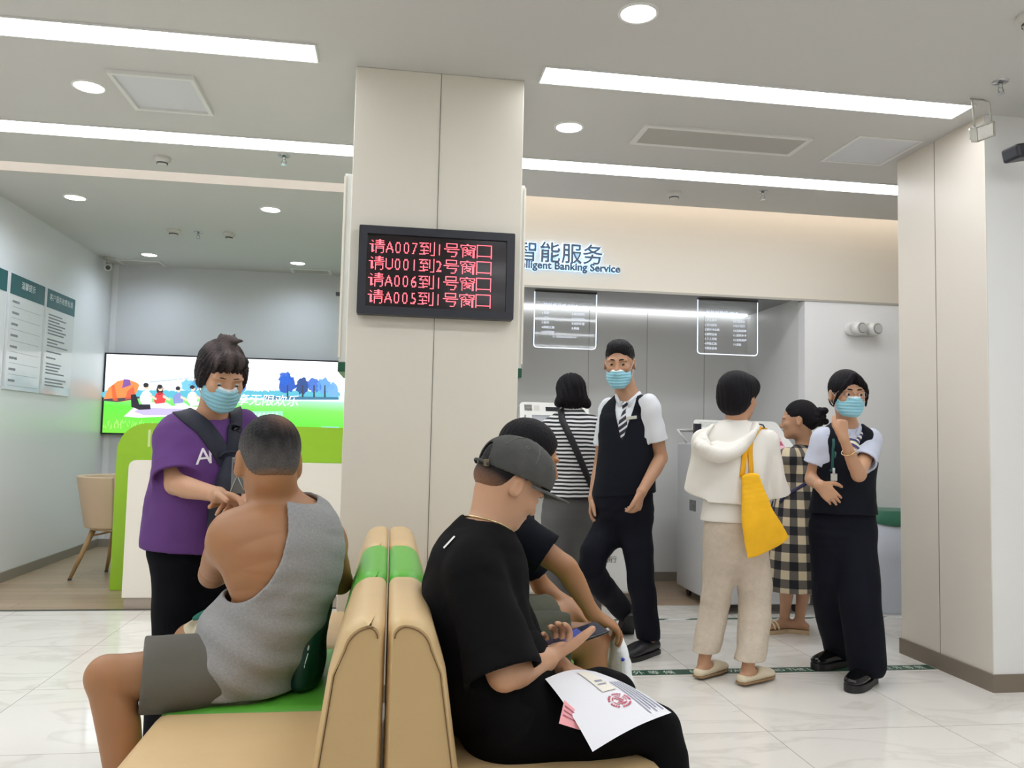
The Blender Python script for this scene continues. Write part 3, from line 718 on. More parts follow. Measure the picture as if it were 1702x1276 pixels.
t = empty('self_service_machine', (2.56, 5.72, 0), 'pale grey self service machine with pink stickers behind the white hooded top', 'machine'); o = t.location
MB().prism([(5.33, 0.065), (6.12, 0.065), (6.12, 1.16), (5.80, 1.16), (5.33, 0.92)], 'x', 2.215, 2.90).build('body', M_kio2, t, o, bevel=0.015)
for x in (2.28, 2.83):
    for y in (5.42, 6.02):
        MB().cyl((x-0.012, y, 0.03), (x+0.012, y, 0.03), 0.03, n=18).box(x-0.016, y-0.012, 0.03, x+0.016, y+0.012, 0.068).build('caster', mat('caster_dark', srgb(70, 50, 52), 0.5), t, o)
M, L = console(t, o, 2.12, 2.90, 5.26, 0.96, 5.72, 1.335, 0.07, 0.17)
onslab(M, 2.26, 0.05, 2.66, L-0.14, 'touch_screen', M_glass, t, o)
onslab(M, 2.225, L-0.085, 2.44, L-0.03, 'printed_notice', mat('notice_pale2', srgb(200, 204, 196), 0.5, var=0.2, vscale=80), t, o)
M_pink = mat('pink_sticker', srgb(236, 184, 196), 0.45, var=0.12, vscale=40); M_rose = mat('rose_print', srgb(176, 84, 110), 0.5)
for i in range(3):
    s_ = L-0.22-i*0.098; st = onslab(M, 2.705, s_, 2.79, s_+0.092, 'pink_sticker', M_pink, t, o)
    onslab(M, 2.715, s_+0.03, 2.782, s_+0.075, 'sticker_print', M_rose, t, o, 0.003)
b = MB(); b.tube([(2.55, L-0.055, 0.02), (2.66, L-0.06, 0.02), (2.70, L-0.075, 0.02), (2.705, L-0.11, 0.012)], 0.006)
b.tube([(2.705+0.014*math.cos(a), L-0.125+0.014*math.sin(a), 0.01) for a in np.linspace(0, 6.3, 14)], 0.004)
b.sphere((2.58, L-0.057, 0.02), 0.014, 8)
bmesh.ops.transform(b.bm, matrix=M, verts=b.bm.verts); b.build('lamp_arm', M_blk, t, o)
MB().tube([(2.10, 5.60, 1.16), (2.04, 5.62, 1.25), (2.16, 5.66, 1.25)], 0.012, 8).build('side_handle', M_kio, t, o)
MB().box(2.15, 5.58, 1.16, 2.20, 5.62, 1.30, 0.004).build('side_bracket', M_blk, t, o)
p = at(1150, 861, 5.78); p.x = 2.212
MB().box(2.209, 5.72, 0.66, 2.2165, 5.84, 0.74, 0.003).box(2.207, 5.755, 0.69, 2.21, 5.815, 0.71).build('lock_plate', mat('lock_grey', srgb(130, 132, 132), 0.3, metal=0.6), t, o)

# ------------------------------------------------------------------ litter bins by the right wall
M_bin = mat('bin_grey', srgb(206, 212, 224), 0.35); M_bin2 = mat('bin_pale', srgb(220, 230, 240), 0.35); M_binl = mat('bin_green', srgb(56, 116, 92), 0.4)
def bin_(x, y, rx, ry, h, body, label, lidcut):
    t = empty('litter_bin', (x, y, 0), label, 'bin')
    b = MB(); n = 48
    rings = []
    for z, s in ((0.0, 0.84), (0.012, 0.86), (0.02, 0.86), (h*0.5, 0.93), (h, 1.0)):
        rings.append([b.bm.verts.new((rx*s*math.copysign(abs(math.cos(2*math.pi*i/n))**0.8, math.cos(2*math.pi*i/n)), ry*s*math.copysign(abs(math.sin(2*math.pi*i/n))**0.8, math.sin(2*math.pi*i/n)), z)) for i in range(n)])
    for A, B in zip(rings, rings[1:]):
        for i in range(n): b.bm.faces.new((A[i], A[(i+1) % n], B[(i+1) % n], B[i])).smooth = True
    b.bm.faces.new(rings[0][::-1]); b.bm.faces.new(rings[-1])
    b.build('body', body, t)
    b = MB(); A, B, C = [], [], []
    for i in range(n):
        a = 2*math.pi*i/n; ca, sa = math.cos(a), math.sin(a)
        X = math.copysign(abs(ca)**0.8, ca)*rx*1.012; Y = math.copysign(abs(sa)**0.8, sa)*ry*1.012
        dip = lidcut*max(0.0, -sa)**1.2+0.012
        A.append(b.bm.verts.new((X, Y, h+0.006-dip))); B.append(b.bm.verts.new((X, Y, h+0.012))); C.append(b.bm.verts.new((X*0.9, Y*0.9, h+0.016)))
    for P_, Q in ((A, B), (B, C)):
        for i in range(n): b.bm.faces.new((P_[i], P_[(i+1) % n], Q[(i+1) % n], Q[i])).smooth = True
    b.bm.faces.new(C)
    b.build('lid', M_binl, t)
bin_(3.56, 5.44, 0.27, 0.17, 0.70, M_bin, 'grey litter bin with scooped green top beside the right pillar', 0.085)
bin_(3.16, 5.53, 0.12, 0.10, 0.70, M_bin2, 'paler litter bin mostly hidden behind the uniformed woman', 0.085)

# ------------------------------------------------------------------ emergency light
c = at(1428, 548, 5.65)
t = empty('emergency_light', (c.x, 5.65, c.z), 'white twin headed emergency light on the right wall', 'emergency light')
MB().prism(rrect(-0.125, -0.048, 0.125, 0.048, 0.046, 8), 'y', -0.045, 0.0).build('base', M_frame, t, bevel=0.01)
for s_ in (-1, 1):
    b = MB(); cx = s_*0.062+0.01
    b.cyl((cx, -0.04, 0.0), (cx+0.012, -0.11, -0.002), 0.052, 0.046, 28); hd = b.build('lamp_head', M_frame, t, smooth=False)
    MB().cyl((cx+0.012, -0.111, -0.002), (cx+0.0123, -0.1125, -0.002), 0.038, 0.038, 28).build('bezel', mat('bezel_grey', srgb(110, 110, 108), 0.4), hd)
    MB().cyl((cx+0.0123, -0.113, -0.002), (cx+0.0126, -0.115, -0.002), 0.033, 0.033, 28).build('lens', mat('lens_grey', srgb(200, 200, 198), 0.25), hd)

# ------------------------------------------------------------------ back to back bench sofas
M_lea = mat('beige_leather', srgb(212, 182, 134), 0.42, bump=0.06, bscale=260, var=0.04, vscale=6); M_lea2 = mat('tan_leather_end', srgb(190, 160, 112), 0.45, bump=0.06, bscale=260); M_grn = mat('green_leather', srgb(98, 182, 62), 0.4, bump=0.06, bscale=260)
M_pip = mat('piping_thread', srgb(120, 88, 52), 0.6)
GX = 0.002
def sofa(sgn, label, xf, tt, tb):
    t = empty('bench_sofa', (GX+sgn*0.3, 2.565, 0), label, 'sofa'); o = t.location
    def X(x): return GX+sgn*x
    secs = [(1.69, 2.25, M_lea), (2.25, 2.88, M_grn), (2.88, 3.47, M_lea)]
    zt, thk_t, thk_b = (0.788, tt, tb)
    def prof(z0, ins=0.0):
        pts = [(0.003+ins, z0), (0.003+ins, zt-0.022-ins)]
        for a in np.linspace(180, 90, 5): pts.append((0.025+ins+0.022*math.cos(math.radians(a)), zt-0.022-ins+0.022*math.sin(math.radians(a))))
        rr = 0.055
        for a in np.linspace(90, 10, 9): pts.append((thk_t-rr-ins+rr*math.cos(math.radians(a)), zt-rr-ins+rr*math.sin(math.radians(a))))
        pts.append((thk_t+0.02-ins, 0.68)); pts.append((thk_b-ins, z0))
        return pts
    for y0, y1, m in secs:
        b = MB(); n = 12; rings = []
        for i in range(n+1):                                        # slight crown along the module, closed at the seams
            u = i/n; e = min(u, 1-u)*(y1-y0); ins = 0.010*max(0, 1-e/0.035)**2
            rings.append([b.bm.verts.new((X(p[0]), y0+0.0008+(y1-y0-0.0016)*u, p[1])) for p in prof(0.30, ins)])
        k_ = len(rings[0])
        for A, B in zip(rings, rings[1:]):
            for i in range(k_): b.bm.faces.new((A[i], A[(i+1) % k_], B[(i+1) % k_], B[i])).smooth = True
        b.bm.faces.new(rings[0][::-1]); b.bm.faces.new(rings[-1])
        ob = b.build('backrest', m, t, o)
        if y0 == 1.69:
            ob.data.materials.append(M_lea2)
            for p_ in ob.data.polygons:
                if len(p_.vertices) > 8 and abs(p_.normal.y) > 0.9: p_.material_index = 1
            pp = [(X(p[0]), y0-0.001, p[1]) for p in prof(0.30, 0.014)]
            MB().tube(pp[1:], 0.0014, 6).build('seam', M_pip, ob)
            bpy.data.objects[ob.children[0].name].location = -o
        # seat cushion
        b = MB().box(min(X(0.12), X(xf)), y0+0.001, 0.30, max(X(0.12), X(xf)), y1-0.001, 0.44)
        b.build('seat', m, t, o, bevel=0.03)
    MB().box(min(X(0.01), X(xf-0.025)), 1.68, 0.06, max(X(0.01), X(xf-0.025)), 3.45, 0.30, 0.01).build('base', M_lea, t, o)
    for yy in (1.74, 3.39):
        for xx in (0.06, 0.55): MB().cyl((X(xx), yy, 0), (X(xx), yy, 0.062), 0.022).build('foot', M_chr, t, o)
sofa(-1, 'beige bench sofa with a green band, left of the back to back pair', 0.575, 0.095, 0.165)
sofa(1, 'beige bench sofa with a green band, right of the back to back pair', 0.625, 0.105, 0.182)
# ------------------------------------------------------------------ implicit surface modeller (limbs, heads, hands, cloth)
F32 = np.float32
def nrm(v):
    v = np.asarray(v, float); return v/max(np.linalg.norm(v), 1e-9)
def V3(*a): return np.array(a if len(a) > 1 else a[0], float)
class Seg:
    __slots__ = ('A', 'B', 'a0', 'a1', 'b0', 'b1', 'u', 'v', 'ax', 'L', 'lo', 'hi', 'flat')
    def __init__(s, A, B, a0, b0, a1, b1, side):
        s.A, s.B = V3(A), V3(B); d = s.B-s.A; s.L = max(np.linalg.norm(d), 1e-6); s.ax = d/s.L
        u = V3(side)-np.dot(side, s.ax)*s.ax
        if np.linalg.norm(u) < 1e-3:
            u = np.cross(s.ax, (0.3, 0.5, 0.8))
        s.u = nrm(u); s.v = np.cross(s.ax, s.u)
        s.a0, s.a1, s.b0, s.b1 = a0, a1, b0, b1
        r0, r1 = max(a0, b0), max(a1, b1)
        s.lo = np.minimum(s.A-r0, s.B-r1); s.hi = np.maximum(s.A+r0, s.B+r1)
    def ev(s, P):
        q = P-s.A.astype(F32); w = q@s.ax.astype(F32); t = np.clip(w/F32(s.L), 0, 1)
        x = q@s.u.astype(F32); y = q@s.v.astype(F32); w = w-t*F32(s.L)
        a = F32(s.a0)+t*F32(s.a1-s.a0); b = F32(s.b0)+t*F32(s.b1-s.b0); c = np.minimum(a, b)
        x /= a; y /= b; w /= c
        k0 = np.sqrt(x*x+y*y+w*w)
        x /= a; y /= b; w /= c
        k1 = np.sqrt(x*x+y*y+w*w)
        return k0*(k0-1)/np.maximum(k1, F32(1e-6)) - F32(0)*(k1)
class Ell:
    __slots__ = ('c', 'R', 'r', 'lo', 'hi')
    def __init__(s, c, r, R=None):
        s.c = V3(c); s.r = V3(r); s.R = np.eye(3) if R is None else np.asarray(R, float)   # columns: local axes
        m = np.abs(s.R)@s.r; s.lo, s.hi = s.c-m, s.c+m
    def ev(s, P):
        q = (P-s.c.astype(F32))@s.R.astype(F32)
        q = q/s.r.astype(F32); k0 = np.sqrt((q*q).sum(-1)); q = q/s.r.astype(F32); k1 = np.sqrt((q*q).sum(-1))
        return k0*(k0-1)/np.maximum(k1, F32(1e-6))
class Box:
    __slots__ = ('c', 'R', 'h', 'r', 'lo', 'hi')
    def __init__(s, c, h, R=None, r=0.005):
        s.c = V3(c); s.h = V3(h); s.R = np.eye(3) if R is None else np.asarray(R, float); s.r = r
        m = np.abs(s.R)@s.h; s.lo, s.hi = s.c-m, s.c+m
    def ev(s, P):
        q = np.abs((P-s.c.astype(F32))@s.R.astype(F32))-(s.h-s.r).astype(F32)
        return np.sqrt((np.maximum(q, 0)**2).sum(-1))+np.minimum(q.max(-1), 0)-F32(s.r)
class Grp:
    def __init__(s, prims, k=0.02, op='add', own=None): s.p, s.k, s.op, s.own = list(prims), k, op, own
def catmull(pts, n):
    pts = np.asarray(pts, float)
    if len(pts) < 3 or n <= 1: return pts
    E = np.vstack([2*pts[0]-pts[1], pts, 2*pts[-1]-pts[-2]]); out = []
    for i in range(1, len(E)-2):
        for j in range(n):
            t = j/n; p0, p1, p2, p3 = E[i-1], E[i], E[i+1], E[i+2]
            out.append(0.5*((2*p1)+(-p0+p2)*t+(2*p0-5*p1+4*p2-p3)*t*t+(-p0+3*p1-3*p2+p3)*t**3))
    out.append(pts[-1]); return np.array(out)
def loft(st, side=(1, 0, 0), sub=3, k=0.02, op='add', infl=0.0):
    """st: stations (x,y,z,a[,b][,sx,sy,sz])"""
    S_ = []
    for q in st:
        q = list(q)
        p = q[:3]; a = q[3]; b = q[4] if len(q) > 4 else a; sd = q[5:8] if len(q) >= 8 else list(side)
        S_.append(list(p)+[a+infl, b+infl]+list(sd))
    C_ = catmull(S_, sub)
    return Grp([Seg(p[:3], q[:3], max(p[3], .002), max(p[4], .002), max(q[3], .002), max(q[4], .002), (p[5:8]+q[5:8])/2) for p, q in zip(C_, C_[1:])], k, op)
def limb(pts, rad, k=0.02, sub=3, op='add', infl=0.0):
    return loft([(*p, r) for p, r in zip(pts, rad)], (0.31, 0.52, 0.79), sub, k, op, infl)
def smin(a, b, k):
    h = np.maximum(F32(k)-np.abs(a-b), 0)/F32(k) if k > 0 else 0
    return np.minimum(a, b)-(h*h*F32(k*0.25) if k > 0 else 0)
def ncheap(P, s, seed=0):
    """smooth folded noise in -1..1"""
    x, y, z = P[..., 0]*F32(s), P[..., 1]*F32(s), P[..., 2]*F32(s); o = F32(seed*1.7)
    a = np.sin(x*F32(1.1)+F32(1.9)*np.sin(y*F32(0.7)+z*F32(0.9)+o)+o)
    b = np.sin(y*F32(1.3)+F32(1.7)*np.sin(z*F32(0.8)-x*F32(0.6)+o*2))
    c = np.sin(z*F32(1.2)+F32(1.8)*np.sin(x*F32(0.9)+y*F32(0.5)-o))
    return (a*b+b*c+c*a)/F32(2.0)
class Shape:
    def __init__(s, groups, th=0.0, subs=(), disp=None, keep=()):
        s.g, s.th, s.subs, s.disp, s.keep = groups, th, subs, disp, keep
    def ev(s, P, lo, hi, mar):
        d = None
        def grp(g):
            r = None; m = mar+g.k
            for p in g.p:
                if np.any(p.lo-m > hi) or np.any(p.hi+m < lo): continue
                e = p.ev(P); r = e if r is None else np.minimum(r, e)
            return r
        for g in s.g:
            if g.own is not None: continue
            e = grp(g)
            if g.op == 'add':
                if e is None: continue
                d = e if d is None else smin(d, e, g.k)
            elif d is not None and e is not None:
                if g.op == 'sub': d = -smin(-d, e, g.k)
        dv = s.disp(P) if s.disp is not None else 0
        if d is not None:
            d = d+dv
            if s.th: d = np.maximum(d, -(d+F32(s.th)))
        for g in s.g:                                   # sleeves: shells of their own, cut at the cuff, then joined
            if g.own is None: continue
            e = grp(g)
            if e is None: continue
            e = e+dv
            if s.th: e = np.maximum(e, -(e+F32(s.th)))
            for c in g.own: e = np.maximum(e, c(P))
            d = e if d is None else smin(d, e, g.k)
        if d is None: return None
        for g in s.subs:
            if isinstance(g, Grp):
                e = grp(g)
                if e is not None: d = -smin(-d, e, g.k)
            else: d = np.maximum(d, g(P))
        for f in s.keep: d = np.maximum(d, f(P))
        return d
    def bounds(s):
        ps = [p for g in s.g if g.op == 'add' for p in g.p]
        return np.min([p.lo for p in ps], 0), np.max([p.hi for p in ps], 0)
def halfball(p, n, c=None, R=None):
    """region on the +n side of p (inside the ball c,R): returns f, positive inside = removed"""
    p, n = V3(p).astype(F32), nrm(n).astype(F32); c = None if c is None else V3(c).astype(F32)
    def f(P):
        d = (P-p)@n
        if c is not None: d = np.minimum(d, F32(R)-np.sqrt(((P-c)**2).sum(-1)))
        return d
    return f
_EDG = [(0, 1), (2, 3), (4, 5), (6, 7), (0, 2), (1, 3), (4, 6), (5, 7), (0, 4), (1, 5), (2, 6), (3, 7)]
def surface(shape, vox, smooth=2, pad=0.02, blk=16):
    lo, hi = shape.bounds(); lo = lo-pad; hi = hi+pad
    n = np.ceil((hi-lo)/vox/blk).astype(int)*blk+1
    D = np.full(n, 1.0, F32)
    half = blk*vox*0.5
    ar = np.arange(blk+1, dtype=F32)*F32(vox)
    PL = np.array([p.lo for g in shape.g if g.op == 'add' for p in g.p])-half*2-0.01; PH = np.array([p.hi for g in shape.g if g.op == 'add' for p in g.p])+half*2+0.01
    cs = [(lo[i]+(np.arange((n[i]-1)//blk)+0.5)*blk*vox) for i in range(3)]
    for i, x in enumerate(cs[0]):
        for j, y in enumerate(cs[1]):
            for k, z in enumerate(cs[2]):
                b0 = V3(x, y, z)-half; b1 = V3(x, y, z)+half
                if not ((PL <= b1) & (PH >= b0)).all(1).any(): continue
                # cheap test at 27 points
                g = np.stack(np.meshgrid(*[np.linspace(b0[q], b1[q], 3) for q in range(3)], indexing='ij'), -1).astype(F32)
                e = shape.ev(g, b0, b1, half*2)
                if e is None: continue
                m = np.abs(e).min(); sl = (slice(i*blk, i*blk+blk+1), slice(j*blk, j*blk+blk+1), slice(k*blk, k*blk+blk+1))
                if m > half*1.5 and (e.min() > 0 or e.max() < 0):
                    D[sl] = F32(-1.0 if e.max() < 0 else 1.0) if e.max() < 0 else D[sl]
                    continue
                G = np.stack(np.meshgrid(F32(b0[0])+ar, F32(b0[1])+ar, F32(b0[2])+ar, indexing='ij'), -1)
                e = shape.ev(G, b0, b1, 0.012)
                if e is not None: D[sl] = e
    N = n-1
    sg = D < 0
    cnt = np.zeros(N, np.int8); corner = []
    for a in (0, 1):
        for b in (0, 1):
            for c in (0, 1):
                cnt += sg[a:N[0]+a, b:N[1]+b, c:N[2]+c]
    I = np.argwhere((cnt > 0) & (cnt < 8))
    if not len(I): return np.zeros((0, 3)), np.zeros((0, 4), int)
    vid = np.full(N, -1, np.int32); vid[tuple(I.T)] = np.arange(len(I))
    offs = np.array([(a, b, c) for a in (0, 1) for b in (0, 1) for c in (0, 1)])
    cv = np.stack([D[I[:, 0]+o[0], I[:, 1]+o[1], I[:, 2]+o[2]] for o in offs], 1)
    acc = np.zeros((len(I), 3)); w = np.zeros(len(I))
    for a, b in _EDG:
        # reorder: offs index = a*4+b*2+c
        da, db = cv[:, a], cv[:, b]; m = (da < 0) != (db < 0)
        t = np.where(m, da/np.where(m, da-db, 1), 0)
        p = offs[a]+(offs[b]-offs[a])*t[:, None]
        acc[m] += p[m]; w[m] += 1
    Vt = lo+(I+acc/w[:, None])*vox
    quads = []
    for ax in range(3):
        o = [0, 0, 0]; o[ax] = 1
        s0 = sg[tuple(slice(0, n[q]-o[q]) for q in range(3))]; s1 = sg[tuple(slice(o[q], n[q]) for q in range(3))]
        E_ = np.argwhere(s0 != s1); u, v = [(1, 2), (2, 0), (0, 1)][ax]
        E_ = E_[(E_[:, u] > 0) & (E_[:, v] > 0) & (E_[:, u] < N[u]) & (E_[:, v] < N[v])]
        if not len(E_): continue
        def vi(du, dv):
            q = E_.copy(); q[:, u] -= du; q[:, v] -= dv; return vid[tuple(q.T)]
        Q = np.stack([vi(1, 1), vi(0, 1), vi(0, 0), vi(1, 0)], 1)
        fl = ~s0[tuple(E_.T)]
        Q[fl] = Q[fl][:, ::-1]
        quads.append(Q)
    Q = np.vstack(quads); Q = Q[(Q >= 0).all(1)]
    for _ in range(smooth):
        e0 = Q.ravel(); e1 = np.roll(Q, -1, 1).ravel(); c_ = np.bincount(e0, minlength=len(Vt))+np.bincount(e1, minlength=len(Vt))
        A = np.stack([np.bincount(e0, Vt[e1, i], len(Vt))+np.bincount(e1, Vt[e0, i], len(Vt)) for i in range(3)], 1)/np.maximum(c_, 1)[:, None]
        Vt = Vt*0.5+A*0.5
    return Vt, Q
def biggest(Vt, Q, minfrac=0.02):
    """drop stray islands"""
    lab = np.arange(len(Vt))
    for _ in range(400):
        m = lab[Q].min(1); new = lab.copy()
        for i in range(4): np.minimum.at(new, Q[:, i], m)
        new = new[new]
        if (new == lab).all(): break
        lab = new
    cnt = np.bincount(lab, minlength=len(Vt)); ok = cnt[lab] >= minfrac*len(Vt)
    mp = np.cumsum(ok)-1; Q = Q[ok[Q].all(1)]
    return Vt[ok], mp[Q]
def mesh_obj(name, Vt, Q, m, parent, off, col=None, mi=None):
    me = bpy.data.meshes.new(name); Vt = Vt-np.asarray(off)
    me.vertices.add(len(Vt)); me.vertices.foreach_set('co', Vt.astype(F32).ravel())
    me.loops.add(len(Q)*4); me.loops.foreach_set('vertex_index', Q.astype(np.int32).ravel())
    me.polygons.add(len(Q)); me.polygons.foreach_set('loop_start', np.arange(0, len(Q)*4, 4, dtype=np.int32))
    try: me.polygons.foreach_set('loop_total', np.full(len(Q), 4, np.int32))
    except Exception: pass
    me.polygons.foreach_set('use_smooth', np.ones(len(Q), bool))
    if mi is not None: me.polygons.foreach_set('material_index', mi.astype(np.int32))
    me.update(calc_edges=True); me.validate()
    if col is not None:
        a = me.color_attributes.new('Col', 'FLOAT_COLOR', 'POINT')
        a.data.foreach_set('color', np.hstack([col, np.ones((len(col), 1))]).astype(F32).ravel())
    return link(name, me, m, parent)
DETAIL = 1.0
def sdf(name, shape, vox, m, parent, off, col=None, smooth=2, clean=0.02, mif=None):
    Vt, Q = surface(shape, vox*DETAIL, smooth)
    if not len(Vt): print('EMPTY', name); return None
    if clean: Vt, Q = biggest(Vt, Q, clean)
    c = col(Vt) if col else None
    mi = mif(Vt[Q].mean(1)) if mif else None
    return mesh_obj(name, Vt, Q, m, parent, off, c, mi)

# ------------------------------------------------------------------ body building blocks
def frame(f, up):
    f = nrm(f); up = V3(up)-np.dot(up, f)*f; up = nrm(up); r = np.cross(f, up)
    return np.stack([r, f, up], 1)                          # columns right, forward, up
class Head:
    """o: point between the ears at eye level; f: where the face looks; up"""
    def __init__(s, o, f, up=(0, 0, 1), sc=1.0):
        s.o, s.R, s.s = V3(o), frame(f, up), sc
    def w(s, x, y, z): return s.o+s.R@(V3(x, y, z)*s.s)
    def E(s, c, r, rot=None):
        return Ell(s.w(*c), V3(r)*s.s, s.R if rot is None else s.R@rot)
    def L(s, pts, **kw):
        side = s.R[:, 0]
        return loft([(*s.w(*p[:3]), *[q*s.s for q in p[3:]]) for p in pts], side, **kw)
    def skin(s, neck, eyes=True, nose=1.0, jaw=1.0, neck_r=0.056, ear=1.0):
        g = [Grp([s.E((0, -0.018, 0.032), (.074, .094, .086))], .02),
             Grp([s.E((0, .022, -0.022), (.063, .068, .088))], .03),
             Grp([s.E((0, .040, -0.070), (.046*jaw, .046, .036))], .03),
             Grp([s.E((0, .074, -0.094), (.021, .016, .016))], .025),
             Grp([s.E((.036, .066, -0.022), (.024, .022, .022)), s.E((-.036, .066, -0.022), (.024, .022, .022))], .02),
             Grp([s.E((.030, .078, .022), (.026, .014, .009)), s.E((-.030, .078, .022), (.026, .014, .009))], .015),
             Grp([s.E((.031, .094, .001), (.017, .012, .012)), s.E((-.031, .094, .001), (.017, .012, .012))], .012, 'sub'),
             s.L([(0, .084, .012, .008), (0, .094, -.008, .009), (0, .1035, -.028, .0125*nose)], k=.012, sub=2),
             Grp([s.E((.012, .094, -.032), (.009, .010, .008)), s.E((-.012, .094, -.032), (.009, .010, .008))], .006),
             Grp([s.E((0, .0885, -.056), (.023, .010, .0062))], .005), Grp([s.E((0, .0865, -.0675), (.019, .010, .0068))], .004)]
        for q in (-1, 1):
            rot = np.array(Matrix.Rotation(math.radians(-18*q), 3, 'Z') @ Matrix.Rotation(math.radians(14), 3, 'X'))
            g.append(Grp([s.E((q*(.079+.010*(ear-1)), -.010, -.008), (.010*ear, .019*ear, .032*ear), rot)], .008))
            g.append(Grp([s.E((q*.0885, -.004, -.006), (.007, .010, .019), rot)], .006, 'sub'))
        if eyes:
            g.append(Grp([s.E((q*.031, .0785, .002), (.0145, .0115, .0120)) for q in (-1, 1)], .004))
            g.append(Grp([s.E((q*.031, .092, .0005), (.0115, .0105, eyes if isinstance(eyes, float) else .0042)) for q in (-1, 1)], .003, 'sub'))
        nk = V3(neck); a = s.w(0, -.030, -.045); b = (a+nk)/2+s.R[:, 1]*0.004
        g.append(loft([(*a, neck_r*.98*s.s), (*b, neck_r*.97*s.s), (*nk, neck_r*1.12*s.s)], s.R[:, 0], k=.03))
        return g
    def eyes(s, parent, off, look=(0, 1, 0)):
        lk = nrm(s.R@V3(look))
        for q in (-1, 1):
            c = s.w(q*.031, .0775, .002); b = MB(); b.sphere(Vector(c), .0118*s.s, 14)
            for f in b.bm.faces:
                d = np.array(f.calc_center_median())-c
                f.material_index = 1 if np.dot(nrm(d), lk) > 0.80 else 0
            b.build('eye', [mat('eye_white', srgb(206, 196, 188), 0.2), mat('eye_iris', srgb(38, 26, 22), 0.1)], parent, off)
    def brows(s, parent, off, m, vox=.0026, th=.0042):
        for q in (-1, 1):
            pts = [(q*.013, .0900, .0245, th*.8), (q*.030, .089, .0270, th), (q*.050, .074, .0205, th*.7)]
            sdf('eyebrow', Shape([s.L(pts, k=.002)]), vox, m, parent, off, smooth=1)
    def mask(s, parent, off, name='face_mask', low=0.0, m=None, strap_top=True, vox=.003):
        dz = -low
        g = [Grp([s.E((0, .034, -.048+dz), (.068, .072, .066))], .02), Grp([s.E((0, .096, -.020+dz), (.016, .018, .022))], .04), Grp([s.E((0, .070, -.088+dz), (.034, .030, .024))], .03)]
        R, o, sc = s.R.astype(F32), s.o.astype(F32), F32(s.s)
        def loc(P): return (P-o)@R/sc
        def disp(P):
            q = loc(P); return F32(.0016)*np.sin(q[..., 2]*F32(2*math.pi/.0155))*np.clip((q[..., 1]-.03)*30, 0, 1)
        def keep(P):
            q = loc(P)
            return np.maximum.reduce([q[..., 2]-F32(-.006+dz)-F32(2.0)*np.maximum(0, F32(.0)-np.abs(q[..., 0])), F32(-.110+dz)-q[..., 2]+F32(0.9)*np.abs(q[..., 0])*0, F32(.018)-q[..., 1], np.abs(q[..., 0])-F32(.072)])*sc
        def col(P):
            q = loc(P); c = np.tile(np.array(srgb(150, 205, 222)), (len(P), 1))
            c[q[:, 2] > -.0135+dz] = srgb(226, 234, 238); c[q[:, 1] < .026] = srgb(214, 228, 234)
            return c
        o_ = sdf(name, Shape(g, th=.0055, disp=disp, keep=[keep]), vox, m or M_mask, parent, off, col)
        for q in (-1, 1):
            MB().tube([s.w(q*.062, .030, -.018+dz), s.w(q*.076, .006, .004), s.w(q*.081, -.020, .016), s.w(q*.085, -.028, .0)], .0017, 6).tube([s.w(q*.056, .030, -.088+dz), s.w(q*.072, -.004, -.050), s.w(q*.083, -.026, -.022), s.w(q*.085, -.028, .0)], .0017, 6).build('ear_loop', mat('ear_loop_white', srgb(232, 234, 236), 0.6), o_, off)
        return o_
def hand(wr, d, pn, side, sc=1.0, curl=(20, 25, 20), curls=None, thumb=None, spread=0.06, wr_r=0.026):
    """wr wrist, d wrist->knuckles, pn out of the palm, side towards the thumb"""
    d = nrm(d); side = nrm(V3(side)-np.dot(side, d)*d); n = np.cross(d, side); n = n if np.dot(n, pn) > 0 else -n
    wr = V3(wr); g = []
    g.append(loft([(*wr, .027*sc, .020*sc), (*(wr+d*.03*sc), .034*sc, .0165*sc), (*(wr+d*.065*sc), .040*sc, .0145*sc), (*(wr+d*.088*sc), .039*sc, .0115*sc)], side, k=.02, sub=2))
    g.append(Grp([Ell(wr+d*.038*sc+side*.022*sc+n*.008*sc, V3(.030, .017, .015)*sc, np.stack([nrm(d+side*.3), np.cross(n, nrm(d+side*.3)), n], 1))], .012))
    offs = (.0295, .0105, -.0090, -.0275); lens = (.070, .078, .072, .057)
    for i in range(4):
        c = curls[i] if curls is not None else curl
        b = wr+d*(.086 - (.006 if i in (0, 3) else 0) - (.006 if i == 3 else 0))*sc+side*offs[i]*sc
        fd = nrm(d+side*spread*(1.5-i)*1.2); a = 0; p = b; pts = [b-d*.02*sc, b]; L = lens[i]*sc
        for j, (fr, cc) in enumerate(zip((.46, .30, .26), c)):
            a += math.radians(cc); dd = fd*math.cos(a)+n*math.sin(a); p = p+dd*L*fr; pts.append(p)
        rs = [.0095*sc, .0098*sc, .0087*sc, .0079*sc, .0066*sc]
        if i == 3: rs = [r*.88 for r in rs]
        g.append(loft([(*q, r) for q, r in zip(pts, rs)], (0.3, 0.5, 0.8), sub=2, k=.0045))
    if thumb is None: thumb = [nrm(d*.65+side*.75+n*.25), nrm(d*.85+side*.45+n*.3), nrm(d*.95+side*.2+n*.35)]
    p = wr+d*.022*sc+side*.026*sc+n*.004*sc; pts = [p]
    for t_, L in zip(thumb, (.042, .034, .028)):
        p = p+nrm(t_)*L*sc; pts.append(p)
    g.append(loft([(*q, r*sc) for q, r in zip(pts, (.0145, .0125, .0108, .0085))], (0.3, 0.5, 0.8), sub=2, k=.008))
    return g
